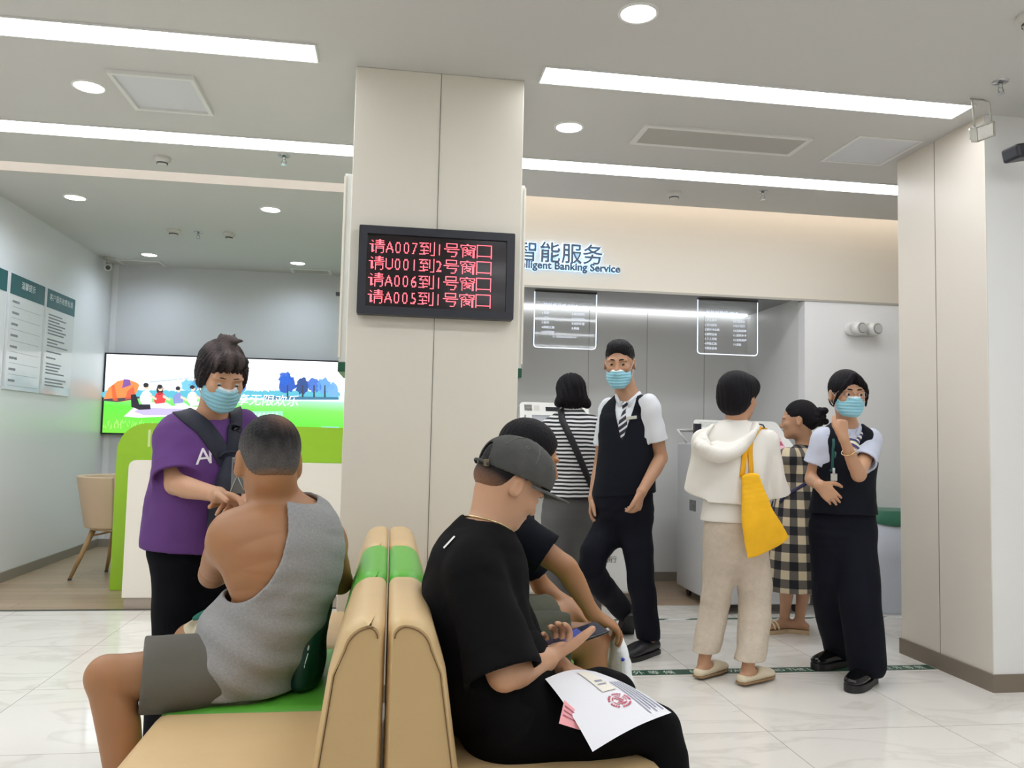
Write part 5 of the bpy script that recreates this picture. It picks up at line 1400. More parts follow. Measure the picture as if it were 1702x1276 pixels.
def checked_woman():
    root = person(fl(1316, 1056), 'woman in beige and black checked dress with hair in a bun, at the pale machine'); off = root.location
    f = nrm((-.62, .78, 0)); sr = f2r(f)
    hd = Head(at(1326, 698, 4.72), (-.86, .50, -.12), sc=.98)
    N, P = at(1338, 748, 4.74), at(1330, 870, 4.76)
    shL, elL, wrL = at(1310, 762, 4.66), at(1302, 812, 4.78), at(1278, 800, 4.98)
    shR, elR, wrR = at(1366, 764, 4.85), at(1362, 830, 4.95), at(1330, 812, 5.10)
    anL, anR = fl(1304, 1050)+V3(0, 0, .085), fl(1329, 1052)+V3(0, 0, .085)
    hipL, knL = at(1312, 885, 4.72), at(1305, 960, 4.70); hipR, knR = at(1345, 885, 4.80), at(1334, 960, 4.76)
    d = nrm((-.9, -.25, 0)); dR = nrm((-.75, .5, 0))
    g = [torso(P, N, sr, .86)]+hd.skin(N, eyes=.004, neck_r=.050)+arm(shL, elL, wrL, .88)+arm(shR, elR, wrR, .88)+hand(wrL, (-.7, .6, .1), (0, .3, -1), (.5, .6, 0), .85)+hand(wrR, (-.7, .6, .1), (0, .3, -1), (-.5, -.6, 0), .85)
    for h_, k_, a_, d_ in ((hipL, knL, anL, d), (hipR, knR, anR, dR)): g += leg(h_, k_, a_, .84, back=-f)+foot(a_, d_, .86)
    sdf('body', Shape(g), .0045, SK4, root, off); hd.eyes(root, off)
    gh = [Grp([hd.E((0, -.026, .034), (.083, .102, .094))], .01), Grp([hd.E((0, -.075, -.01), (.066, .05, .06))], .03), Grp([hd.E((0, .112, -.03), (.09, .078, .10))], .02, 'sub'), Grp([hd.E((s_*.09, .01, -.03), (.03, .05, .05)) for s_ in (-1, 1)], .02, 'sub')]
    rn = random.Random(3)
    gh.append(Grp([hd.E((rn.uniform(-.045, .045), -.135+rn.uniform(-.03, .03), .012+rn.uniform(-.05, .04)), (.024, .024, .022)) for _ in range(16)], .012))
    sdf('hair', Shape(gh, disp=hair_disp(hd, .0025, 90, 4)), .0045, HB, root, off)
    z = V3(0, 0, 1); m = plaid_mat()
    ex = [loft([(*at(1334, 790, 4.75), .160, .125), (*at(1328, 850, 4.75), .185, .150), (*at(1323, 920, 4.74), .190, .160), (*at(1320, 1005, 4.73), .195, .165)], sr, sub=3, k=.06)]
    for sh, el, wr in ((shL, elL, wrL), (shR, elR, wrR)):
        sh, el, wr = V3(sh), V3(el), V3(wr); ex.append(loft([(*sh, .058, .06), (*lerp(sh, el, .5), .066, .072), (*el, .070, .075), (*lerp(el, wr, .4), .045, .045)], sr, sub=3, k=.04))
    top('dress', m, root, P, N, sr, [(shL, elL, 0, .058, .05), (shR, elR, 0, .058, .05)], infl=.014, hem=(at(1320, 978, 4.74), (0.03, 0, -1)), neck=[(V3(N)+z*.05, (.070, .070, .055))], vox=.005, disp=wrinkle(.004, 14, 7), tor=dict(sc=.88), extra=ex)
    SD = mat('sandal_beige', srgb(196, 170, 136), 0.5)
    for a_, d_ in ((anL, d), (anR, dR)):
        h = V3(a_)-z*.075*.86; s_ = np.cross(d_, z); C_ = catmull([[*(h-d_*.06), .028], [*(h+d_*.0), .032], [*(h+d_*.09), .042], [*(h+d_*.16), .042], [*(h+d_*.19), .020]], 4)
        ring = [Vector(c[:3]+s_*c[3]) for c in C_]+[Vector(c[:3]-s_*c[3]) for c in C_][::-1]; b = MB(); lo_ = [b.bm.verts.new((p.x, p.y, .0006)) for p in ring]; hi_ = [b.bm.verts.new((p.x, p.y, max(.012, h[2]+.004))) for p in ring]; n_ = len(ring)
        for i in range(n_): b.bm.faces.new((lo_[i], lo_[(i+1) % n_], hi_[(i+1) % n_], hi_[i]))
        b.bm.faces.new(lo_[::-1]); b.bm.faces.new(hi_); so = b.build('sandal', SD, root, off)
        for t_ in (.085, .115): MB().tube([h+d_*t_+s_*(.046*math.cos(a))+z*(.010+.042*math.sin(a)) for a in np.linspace(0, math.pi, 12)], .005, 6).build('strap', mat('strap_cream', srgb(222, 206, 170), 0.5), so, off)
    return root
checked = checked_woman()

# ---- uniformed man walking
def uniformed_man():
    root = person(fl(1050, 1075), 'man in navy uniform vest, striped tie and lowered blue mask, walking'); off = root.location
    f = nrm((-.55, -.83, 0)); sr = f2r(f)
    hd = Head(at(1030, 603, 4.47), (-.42, -.90, -.20), sc=1.05)
    N, P = at(1046, 668, 4.52), at(1036, 846, 4.52)
    shL, elL, wrL = at(1081, 678, 4.38), at(1099, 762, 4.42), at(1066, 818, 4.26)
    shR, elR, wrR = at(1010, 684, 4.64), at(997, 775, 4.74), at(985, 828, 4.60)
    hipL, knL, anL = at(1056, 872, 4.45), at(1066, 970, 4.38), fl(1078, 1088)+V3(0, 0, .095)
    hipR, knR, anR = at(1016, 872, 4.58), at(984, 945, 4.50), at(1040, 1018, 4.84)
    dL = nrm((-.80, -.60, 0)); tR = V3(fl(1034, 1049))+V3(0, 0, .01); dR = nrm(tR-V3(anR)+V3(0, 0, .03))
    g = [torso(P, N, sr, 1.0)]+hd.skin(N, eyes=.0029, neck_r=.060, jaw=1.08)+arm(shL, elL, wrL, 1.0)+arm(shR, elR, wrR, 1.0)
    g += hand(wrL, (-.25, -.15, -1), (-.9, .3, .2), (-.55, -.7, 0), 1.0, curls=[(30, 35, 20), (40, 50, 30), (48, 55, 30), (52, 58, 30)], spread=.02, thumb=[nrm((-.6, -.4, -.7)), nrm((-.6, -.1, -.9)), nrm((-.7, .0, -.9))])+hand(wrR, (-.15, -.1, -1), (.9, 0, .1), (-.3, -.9, 0), .95)
    for h_, k_, a_ in ((hipL, knL, anL), (hipR, knR, anR)): g += leg(h_, k_, a_, 1.0, back=-f)
    g += foot(anL, dL, .98); upR = nrm(np.cross(np.cross(dR, (0, 0, 1)), dR)); g += foot(anR, dR, .98, up=upR)
    sdf('body', Shape(g), .0042, SK4, root, off); hd.eyes(root, off, (-.2, .95, -.25)); hd.brows(root, off, HB)
    gh = [Grp([hd.E((0, -.020, .040), (.0785, .098, .086))], .01), Grp([hd.E((0, .030, .090), (.060, .052, .038))], .03),
          Grp([hd.E((0, .120, .012), (.075, .070, .068))], .01, 'sub'), Grp([hd.E((0, .075, -.085), (.12, .085, .100))], .01, 'sub'), Grp([hd.E((0, -.02, -.125), (.12, .12, .092))], .02, 'sub')]
    def hcol(V_):
        q = limits(hd)(V_.astype(F32)); t = np.clip((.045-q[:, 2])*14, 0, .75)[:, None]; return np.array(srgb(24, 23, 26))*(1-t)+np.array(srgb(120, 118, 116))*t
    sdf('hair', Shape(gh, disp=lambda P_, d1=hair_disp(hd, .0022, 120, 5): d1(P_)+F32(.0022)*ncheap(P_, 210, 2)), .0036, vc_mat('hair_greying', .5, .8, 160), root, off, hcol)
    hd.mask(root, off, low=.020)
    nb, fz, z = V3(N), V3(f), V3(0, 0, 1); tr = dict(sc=1.0)
    top('shirt', PALE2, root, P, N, sr, [(shL, elL, .64, .052, .062), (shR, elR, .60, .052, .060)], infl=.009, hem=(at(1036, 800, 4.5), (0, 0, -1)), neck=[(nb+z*.07+fz*.02, (.070, .070, .064))], vox=.0046, disp=wrinkle(.0035, 22, 3), tor=tr, yoke=.052)
    cl = [loft([(*(nb+V3(sr)*s_*.052-fz*.03+z*.028), .014, .036), (*(nb+V3(sr)*s_*.062+fz*.03+z*.022), .014, .034), (*(nb+V3(sr)*s_*.030+fz*.088-z*.022), .010, .034)], sr, sub=3, k=.01) for s_ in (-1, 1)]
    sdf('collar', Shape(cl), .004, PALE2, root, off)
    vs = [Grp([Seg(nb+fz*.12+z*.06, nb+fz*.12-z*.21, .085, .09, .006, .08, V3(sr))], .004)]
    for s_, e_ in ((shL, elL), (shR, elR)):
        ax = nrm(V3(s_)-nb); vs.append(halfball(lerp(nb, s_, .94), ax*V3(1, 1, .25), V3(s_)-z*.03, .14))
    vest = top('vest', NAVY, root, P, N, sr, [(shL, elL, 0, .054, .05), (shR, elR, 0, .054, .05)], infl=.018, hem=(at(1036, 822, 4.5), (.12, 0, -1)), neck=[(nb+z*.07, (.088, .08, .06))], subs=vs, vox=.0046, disp=wrinkle(.0022, 18, 9), tor=dict(sc=1.0, belly=1.12, hips=1.04), yoke=.056)
    trousers('trousers', NAVYT, root, P, None, [([hipL, knL, anL], [.092, .078, .064], V3(anL)-z*.01, (0, 0, -1)), ([hipR, knR, anR], [.092, .078, .064], V3(anR)+nrm(V3(anR)-V3(knR))*.015, nrm(V3(anR)-V3(knR)))], at(1037, 785, 4.52), sr=sr, hipr=(.178, .130), disp=wrinkle(.005, 13, 2, 30, .0015))
    shoe('shoe', anL, dL, 1.0, BLKM, root, off, ank=.095, wid=1.05); shoe('shoe', anR, dR, .98, BLKM, root, off, ank=.092, up=upR)
    tie = mat('striped_tie', srgb(40, 42, 66), 0.5); nt = tie.node_tree; tc = nt.nodes.new('ShaderNodeTexCoord'); mp = nt.nodes.new('ShaderNodeMapping'); mp.inputs['Rotation'].default_value = (0, math.radians(40), 0); wv = nt.nodes.new('ShaderNodeTexWave'); wv.bands_direction = 'Z'; wv.inputs['Scale'].default_value = 12
    rp = nt.nodes.new('ShaderNodeValToRGB'); rp.color_ramp.interpolation = 'CONSTANT'; rp.color_ramp.elements[0].color = (*srgb(24, 26, 44), 1); rp.color_ramp.elements[1].color = (*srgb(214, 214, 218), 1); rp.color_ramp.elements[1].position = .68
    nt.links.new(tc.outputs['Object'], mp.inputs[0]); nt.links.new(mp.outputs[0], wv.inputs[0]); nt.links.new(wv.outputs['Fac'], rp.inputs[0]); nt.links.new(rp.outputs[0], nt.nodes['Principled BSDF'].inputs['Base Color'])
    kn = nb+fz*.088-z*.022
    sdf('tie', Shape([loft([(*(kn+z*.008), .018, .014), (*(kn-z*.022), .013, .012)], sr, k=.005), loft([(*(kn-z*.02), .012, .007), (*(kn+fz*.028-z*.10), .026, .006), (*(kn+fz*.034-z*.185), .034, .006), (*(kn+fz*.034-z*.225), .006, .005)], sr, sub=3, k=.004)]), .0035, tie, root, off)
    c = V3(onto(bvh(vest), at(1040, 693, 4.3), -fz)[0])
    b = MB().box(-.030, -.003, -.009, .030, .003, .009, .0015); bmesh.ops.transform(b.bm, matrix=Matrix.Translation(Vector(c+fz*.004)) @ Matrix.Rotation(math.atan2(fz[0], -fz[1]), 4, 'Z') @ Matrix.Rotation(-.12, 4, 'Y'), verts=b.bm.verts)
    b.build('name_badge', mat('badge_metal', srgb(206, 208, 196), 0.3, metal=0.4), root, off)
PALE2 = mat('white_shirt', srgb(226, 230, 236), 0.7, bump=0.1, bscale=400)
uniformed_man()

# ---- striped woman at the machine
def striped_woman():
    root = person(fl(950, 1040), 'woman from behind in black and white striped top, using the white machine'); off = root.location
    f = nrm((0.02, 1, 0)); sr = f2r(f); Y = 5.06
    hd = Head(at(948, 656, Y), (.0, 1, -.35), sc=1.0)
    N, P = at(950, 690, Y-.02), at(944, 848, Y)
    shL, elL, wrL = at(915, 712, Y), at(886, 738, Y+.16), at(884, 712, Y+.36)
    shR, elR, wrR = at(986, 712, Y), at(1000, 765, Y+.15), at(980, 745, Y+.36)
    anL, anR = fl(930, 1038)+V3(0, 0, .085), fl(972, 1038)+V3(0, 0, .085)
    hipL, knL, hipR, knR = at(925, 868, Y), at(926, 950, Y), at(966, 868, Y), at(970, 950, Y)
    g = [torso(P, N, sr, .92)]+hd.skin(N, eyes=.004, neck_r=.052)+arm(shL, elL, wrL, .9)+arm(shR, elR, wrR, .9)+hand(wrL, (.1, .9, .2), (0, .2, -1), (1, 0, 0), .88)+hand(wrR, (-.1, .9, .2), (0, .2, -1), (-1, 0, 0), .88)
    for h_, k_, a_ in ((hipL, knL, anL), (hipR, knR, anR)): g += leg(h_, k_, a_, .86, back=-f)+foot(a_, (0, 1, 0), .86)
    sdf('body', Shape(g), .005, SK2, root, off)
    gh = [Grp([hd.E((0, -.022, .036), (.094, .112, .096))], .01), Grp([hd.E((0, -.05, -.04), (.094, .062, .075))], .04), Grp([hd.E((s_*.095, -.045, -.075), (.022, .026, .03)) for s_ in (-1, 1)], .03), Grp([hd.E((0, .125, -.03), (.075, .08, .10))], .02, 'sub')]
    sdf('hair', Shape(gh, disp=hair_disp(hd, .005, 60, 3)), .0045, HB, root, off)
    def col(V_):
        s = ((V_[:, 2]*1.0+.0) % .0262)/.0262; w = (np.abs(s-.5) < .25)[:, None]
        ss = np.clip((.25-np.abs(s-.5))*10+.5, 0, 1)[:, None]
        return np.array(srgb(26, 26, 30))*(1-ss)+np.array(srgb(232, 232, 232))*ss
    ST = mat('striped_jersey', (.8, .8, .8), .8); nt = ST.node_tree; tc = nt.nodes.new('ShaderNodeTexCoord'); sp = nt.nodes.new('ShaderNodeSeparateXYZ'); nt.links.new(tc.outputs['Object'], sp.inputs[0])
    m1 = nt.nodes.new('ShaderNodeMath'); m1.operation = 'MULTIPLY'; m1.inputs[1].default_value = 1/.0245; m2 = nt.nodes.new('ShaderNodeMath'); m2.operation = 'FRACT'; m3 = nt.nodes.new('ShaderNodeMath'); m3.operation = 'GREATER_THAN'; m3.inputs[1].default_value = .5
    nz = nt.nodes.new('ShaderNodeTexNoise'); nz.inputs['Scale'].default_value = 5; m4 = nt.nodes.new('ShaderNodeMath'); m4.operation = 'MULTIPLY_ADD'; m4.inputs[1].default_value = .9
    nt.links.new(tc.outputs['Object'], nz.inputs['Vector']); nt.links.new(sp.outputs[2], m1.inputs[0]); nt.links.new(nz.outputs['Fac'], m4.inputs[0]); nt.links.new(m1.outputs[0], m4.inputs[2]); nt.links.new(m4.outputs[0], m2.inputs[0]); nt.links.new(m2.outputs[0], m3.inputs[0])
    mx = nt.nodes.new('ShaderNodeMix'); mx.data_type = 'RGBA'; mx.inputs['A'].default_value = (*srgb(24, 24, 28), 1); mx.inputs['B'].default_value = (*srgb(228, 228, 230), 1); nt.links.new(m3.outputs[0], mx.inputs['Factor']); nt.links.new(mx.outputs['Result'], nt.nodes['Principled BSDF'].inputs['Base Color'])
    z = V3(0, 0, 1)
    ex = [loft([(*at(950, 745, Y), .165, .12), (*at(950, 835, Y), .178, .135)], sr, sub=3, k=.05)]
    tee = top('top', ST, root, P, N, sr, [(shL, elL, .85, .062, .066), (shR, elR, .85, .062, .066)], infl=.018, hem=(at(948, 826, Y), (.0, 0, -1)), neck=[(V3(N)+z*.06+V3(f)*.03, (.066, .066, .056))], vox=.005, disp=wrinkle(.0035, 18, 1), tor=dict(sc=.95), extra=ex)
    GRY = mat('grey_trousers', srgb(92, 92, 92), 0.85, bump=0.1, bscale=300)
    trousers('trousers', GRY, root, P, None, [([hipL, knL, anL], [.095, .095, .105], V3(anL)+z*.0, (0, 0, -1)), ([hipR, knR, anR], [.095, .095, .105], V3(anR)+z*.0, (0, 0, -1))], at(948, 805, Y), sr=sr, hipr=(.166, .125), disp=wrinkle(.005, 12, 5))
    for a_ in (anL, anR): shoe('shoe', a_, (0, 1, 0), .86, BLKM, root, off, ank=.085)
    return root, tee
striped, striped_tee = striped_woman()

# ---- second seated man in a dark tee (behind the man in the cap)
def dark_tee_man():
    root = person((0.45, 2.72, 0.0), 'seated man in black tee, hand on knee, behind the man in the cap'); off = root.location
    z = V3(0, 0, 1); f = nrm((1, -.05, 0)); sr = f2r(f)
    hd = Head(at(880, 762, 2.72), (.93, .10, -.30), sc=1.02)
    N, P = at(846, 856, 2.72), at(806, 1052, 2.72)
    shR, elR, wrR = at(858, 886, 2.55), at(942, 944, 2.50), at(984, 1018, 2.535)
    shL, elL, wrL = at(856, 886, 2.90), at(900, 975, 3.02), at(935, 998, 2.98)
    hipR, knR, anR = at(800, 1062, 2.63), at(984, 1064, 2.58), V3(at(990, 1064, 2.58)[0]+.02, 2.58, .085)
    hipL, knL = at(800, 1050, 2.82), at(952, 1022, 2.96); anL = V3(knL[0]+.03, 2.98, .085)
    g = [torso(P, N, sr, 1.0, bend=(-.035, 0, 0))]+hd.skin(N, eyes=False, neck_r=.060)+arm(shR, elR, wrR, .96)+arm(shL, elL, wrL, .92)
    g += hand(wrR, (.80, .12, -.45), (-.35, 0, -1), (.1, .9, .1), 1.0, curl=(22, 32, 22), spread=.03)+hand(wrL, (.8, -.1, -.4), (-.3, 0, -1), (0, -.9, .1), 1.0, curl=(20, 30, 20))
    for h_, k_, a_ in ((hipR, knR, anR), (hipL, knL, anL)): g += leg(h_, k_, a_, 1.02, back=(-1, 0, 0))+foot(a_, (1, 0, 0), 1.0)
    sdf('body', Shape(g), .0042, SK3, root, off)
    gh = [Grp([hd.E((0, -.020, .042), (.0825, .102, .089))], .01), Grp([hd.E((0, .12, .01), (.09, .075, .07))], .012, 'sub'), Grp([hd.E((0, .06, -.10), (.12, .10, .095))], .015, 'sub'), Grp([hd.E((0, -.04, -.125), (.12, .12, .085))], .02, 'sub')]
    sdf('hair', Shape(gh, disp=hair_disp(hd, .0016, 120, 7)), .004, HB, root, off)
    BT = mat('black_blue_tee', srgb(12, 14, 22), 0.85, spec=.15, bump=0.12, bscale=350); OL = mat('olive_shorts', srgb(84, 86, 72), 0.9, bump=0.2, bscale=250)
    top('tee', BT, root, P, N, sr, [(shR, elR, .62, .062, .070), (shL, elL, .65, .062, .070)], infl=.020, hem=(P+V3(0, 0, -.02), (0, 0, -1)), neck=[(V3(N)+z*.06+f*.02, (.068, .068, .060))], disp=wrinkle(.004, 16, 2), tor=dict(sc=1.0, belly=1.12, bend=(-.035, 0, 0)))
    trousers('shorts', OL, root, P, None, [([hipR, lerp(hipR, knR, .82), lerp(hipR, knR, 1.1)], [.098, .088, .085], lerp(hipR, knR, .80), V3(knR)-V3(hipR)), ([hipL, lerp(hipL, knL, .8), lerp(hipL, knL, 1.1)], [.098, .088, .085], lerp(hipL, knL, .74), V3(knL)-V3(hipL))], P+V3(.0, 0, .12), sr=sr, hipr=(.17, .125), disp=wrinkle(.005, 14, 4))
    for a_ in (anR, anL): shoe('shoe', a_, (1, 0, 0), 1.0, BLKM, root, off, ank=.085)
    return root
dark_tee = dark_tee_man()

# ---- man in a cap, looking down at his phone
def cap_man():
    root = person((0.45, 1.97, 0.0), 'seated man in grey cap and black tee looking down at his phone'); off = root.location
    z = V3(0, 0, 1); f = nrm((1, 0, 0)); sr = (0, -1, 0)
    hd = Head(at(848, 804, 2.10), (.80, .22, -.56), up=(.54, .12, .82), sc=.90)
    N, P = at(800, 902, 2.06), at(842, 1180, 1.99)
    shR, elR, wrR = at(792, 965, 1.90), at(838, 1122, 1.80), at(908, 1096, 1.93)
    shL, elL, wrL = at(822, 955, 2.23), at(866, 1098, 2.26), at(930, 1108, 1.99)
    hipR, knR = at(846, 1204, 1.91), at(1092, 1217, 1.87); anR = V3(knR[0]+.03, 1.86, .09)
    hipL, knL = at(848, 1190, 2.09), at(1020, 1155, 2.22); anL = V3(knL[0]+.05, 2.26, .09)
    bd = (-.045, 0, 0)
    g = [torso(P, N, sr, .98, bend=bd)]+hd.skin(N, eyes=False, neck_r=.058)+arm(shR, elR, wrR, 1.0)+arm(shL, elL, wrL, .98)
    # eyelids, lowered
    g.append(Grp([hd.E((s_*.031, .0800, -.001), (.0145, .0115, .0085)) for s_ in (-1, 1)], .004))
    g += hand(wrR, nrm((.50, .82, .16)), (-.35, -.05, .9), (.85, -.45, .25), .98, curls=[(40, 62, 42), (44, 66, 44), (46, 68, 46), (50, 68, 46)], spread=.04, thumb=[nrm((.80, -.10, .50)), nrm((.80, .05, .60)), nrm((.75, .30, .45))])
    g += hand(wrL, nrm((.84, -.30, -.24)), (-.1, -.1, -1), (.2, -.9, .1), .98, curl=(18, 24, 16), spread=.05, thumb=[nrm((.65, -.75, -.25)), nrm((.7, -.55, -.45)), nrm((.75, -.35, -.55))])
    for h_, k_, a_ in ((hipR, knR, anR), (hipL, knL, anL)): g += leg(h_, k_, a_, .82, back=(-1, 0, 0))+foot(a_, (1, 0, 0), 1.0)
    sdf('body', Shape(g), .0034, SK2, root, off, smooth=2)
    hd.brows(root, off, HB)
    gh = [Grp([hd.E((0, -.020, .040), (.0775, .098, .086))], .01), Grp([hd.E((0, .105, -.0), (.09, .090, .12))], .012, 'sub'), Grp([hd.E((0, .035, -.105), (.12, .085, .10))], .015, 'sub'), Grp([hd.E((0, -.05, -.115), (.12, .10, .075))], .02, 'sub')]
    gh.append(Grp([hd.E((0, -.060, -.016), (.066, .052, .044))], .02))
    def hcol(V_):
        q = limits(hd)(V_.astype(F32)); t = np.clip((q[:, 2]+.055)*20, 0, 1)[:, None]; return np.array(srgb(30, 27, 28))*t+np.array(srgb(150, 112, 90))*(1-t)
    sdf('hair', Shape(gh, disp=hair_disp(hd, .0012, 140, 7)), .0034, vc_mat('hair_fade', .6, .5, 200), root, off, hcol)
    # cap
    CAP = mat('washed_grey_cap', srgb(72, 72, 70), 0.9, bump=0.25, bscale=260, var=0.18, vscale=22); STI = mat('cap_stitch', srgb(104, 102, 96), 0.8)
    def keep(P_):
        q = limits(hd)(P_); return (F32(.026)+F32(.22)*(q[..., 1]-F32(.02))-q[..., 2])*hd.s
    opening = Grp([hd.E((0, -.128, .018), (.036, .045, .048))], .004)
    cp = sdf('cap', Shape([Grp([hd.E((0, -.014, .040), (.0935, .113, .094))], .01), Grp([hd.E((0, .02, .055), (.086, .088, .078))], .03)], th=.006, subs=[opening], keep=[keep]), .0034, CAP, root, off)
    # brim: curved plate
    b = MB(); rows = []
    for i in range(9):
        r = i/8; row = []
        for j in range(17):
            a = math.radians(-78+156*j/16); rad_y, rad_x = 0.096+.092*r*max(0.0, math.cos(a))**.6, .086+.004*r
            x = rad_x*math.sin(a); y = rad_y*math.cos(a)
            zz = .026+.22*(y-.02)-.16*max(0, abs(x)-.01)**1.25*(.5+r*.7)-.004*r
            row.append(hd.w(x, y, zz))
        rows.append(row)
    for dz in (0, -.0035):
        pass
    upv = hd.R[:, 2]; T_ = [[b.bm.verts.new(p+upv*.0018) for p in row] for row in rows]; B_ = [[b.bm.verts.new(p-upv*.0018) for p in row] for row in rows]
    for G_ in (T_, B_):
        for i in range(8):
            for j in range(16): b.bm.faces.new((G_[i][j], G_[i+1][j], G_[i+1][j+1], G_[i][j+1])).smooth = True
    for j in range(16): b.bm.faces.new((T_[8][j], B_[8][j], B_[8][j+1], T_[8][j+1])); b.bm.faces.new((T_[0][j], B_[0][j], B_[0][j+1], T_[0][j+1]))
    for i in range(8):
        for j in (0, 16): b.bm.faces.new((T_[i][j], B_[i][j], B_[i+1][j], T_[i+1][j]))
    b.build('brim', mat('washed_brim', srgb(92, 92, 90), 0.9, bump=0.3, bscale=300, var=0.2, vscale=40), cp, off)
    ct = bvh(cp)
    for a in (0, 60, 120):
        pts = []
        for e in np.linspace(-75, 75, 13):
            dv = hd.R@V3(math.sin(math.radians(e))*math.cos(math.radians(a)), math.sin(math.radians(e))*math.sin(math.radians(a)), math.cos(math.radians(e))); pts.append((hd.w(0, -.005, .045)+dv*.13, -dv))
        ps, ds = [p for p, _ in pts], [q for _, q in pts]
        hits = [onto(ct, p, q_, back=.02) for p, q_ in zip(ps, ds)]
        MB().tube([h[0]-Vector(q_)*.0008 for h, q_ in zip(hits, ds)], .0012, 6).build('seam', STI, cp, off)
    h = onto(ct, hd.w(0, -.005, .20), -hd.R[:, 2], back=.02)[0]; MB().sphere(h, .006, 10, sc=(1, 1, .6)).build('button', CAP, cp, off)
    for x, y, zz in ((.07, .055, .10), (.075, -.045, .105)):
        dv = nrm(hd.R@V3(x, y, zz-.04)); h = V3(onto(ct, hd.w(0, 0, .04)+dv*.16, -dv, back=.02)[0]); u = nrm(np.cross(dv, (0, 0, 1))); v = np.cross(dv, u)
        MB().tube([h+(u*math.cos(t_)+v*math.sin(t_))*.0048+dv*.0004 for t_ in np.linspace(0, 2*math.pi, 14)], .0012, 6).build('eyelet', STI, cp, off)
    st_pts = [hd.w(s_*.047, -.098, -.002) for s_ in (-1, 1)]
    sp = MB(); arc = [hd.w(.096*math.sin(t_)*.92, -.014-.112*math.cos(t_), .000) for t_ in np.linspace(-.62, .62, 12)]
    sp.tube(arc, .004, 8); st = sp.build('strap', CAP, cp, off)
    bk = V3(arc[10]); MB().box(bk[0]-.007, bk[1]-.004, bk[2]-.009, bk[0]+.007, bk[1]+.003, bk[2]+.009, .002).build('buckle', mat('brass_dark', srgb(120, 110, 90), 0.4, metal=0.8), st, off)
    # tee, trousers
    BT = mat('black_tee', srgb(10, 10, 12), 0.88, spec=.15, bump=0.12, bscale=350); BP = mat('black_trousers', srgb(8, 8, 11), 0.9, spec=.15, bump=0.12, bscale=350)
    def tf(P_):
        return F32(.0045)*ncheap(P_, 13, 3)+F32(.0025)*ncheap(P_, 30, 8)
    tee = top('tee', BT, root, P, N, sr, [(shR, elR, 1.0, .064, .090), (shL, elL, .95, .064, .080)], infl=.022, hem=(P+z*-.045, (0, 0, -1)), neck=[(V3(N)+z*.062+f*.012+V3(.012, 0, .0), (.070, .072, .056))], vox=.0042, disp=tf, tor=dict(sc=.98, belly=1.15, bend=bd, depth=1.05), yoke=.060)
    trousers('trousers', BP, root, P, None, [([hipR, lerp(hipR, knR, .5), knR, lerp(knR, anR, .5), anR], [.090, .074, .062, .064, .070], V3(anR)-z*.01, (0, 0, -1)), ([hipL, lerp(hipL, knL, .5), knL, lerp(knL, anL, .5), anL], [.090, .074, .062, .064, .070], V3(anL)-z*.01, (0, 0, -1))], P+V3(-.01, 0, .12), sr=sr, hipr=(.165, .125), disp=wrinkle(.005, 12, 4))
    for a_ in (anR, anL): shoe('shoe', a_, (1, 0, 0), 1.0, BLKM, root, off, ank=.09)
    tt = bvh(tee)
    c, n_ = onto(tt, at(735, 908, 1.90), (.35, .93, 0)); n_ = V3(n_); n_ = n_ if n_[1] < 0 else -n_; u = nrm(np.cross((0, 0, 1), n_)); v = np.cross(n_, u); k = nrm(V3(.25, 0, 1)-n_*np.dot(V3(.25, 0, 1), n_)); u = np.cross(k, n_); c = V3(c)+n_*.004
    MB().quad(*[c+u*a*.0065+k*b_*.019 for a, b_ in ((-1, -1), (1, -1), (1, 1), (-1, 1))]).build('label_tag', mat('white_tag', srgb(232, 232, 228), 0.6), root, off)
    # necklace round the neck
    ring = []
    NR = V3(N); ax = nrm(hd.w(0, -.03, -.045)-NR)
    bt = bvh(root.children[0]); u0 = nrm(np.cross(ax, (0, 1, 0))); v0 = np.cross(ax, u0)
    for a in np.linspace(0, 2*math.pi, 40):
        dv = u0*math.cos(a)+v0*math.sin(a); c0 = NR+ax*.052
        h = bt.ray_cast(Vector(c0), Vector(nrm(dv+ax*.05*math.cos(a))), .2)[0]
        if h is not None: ring.append(V3(h)+dv*.0025)
    MB().tube(ring, .0026, 8).build('necklace', mat('gold_chain', srgb(226, 208, 160), 0.25, metal=0.9), root, off)
    return root, wrR, knR, knL
cap_root, cap_wr, cap_knR, cap_knL = cap_man()

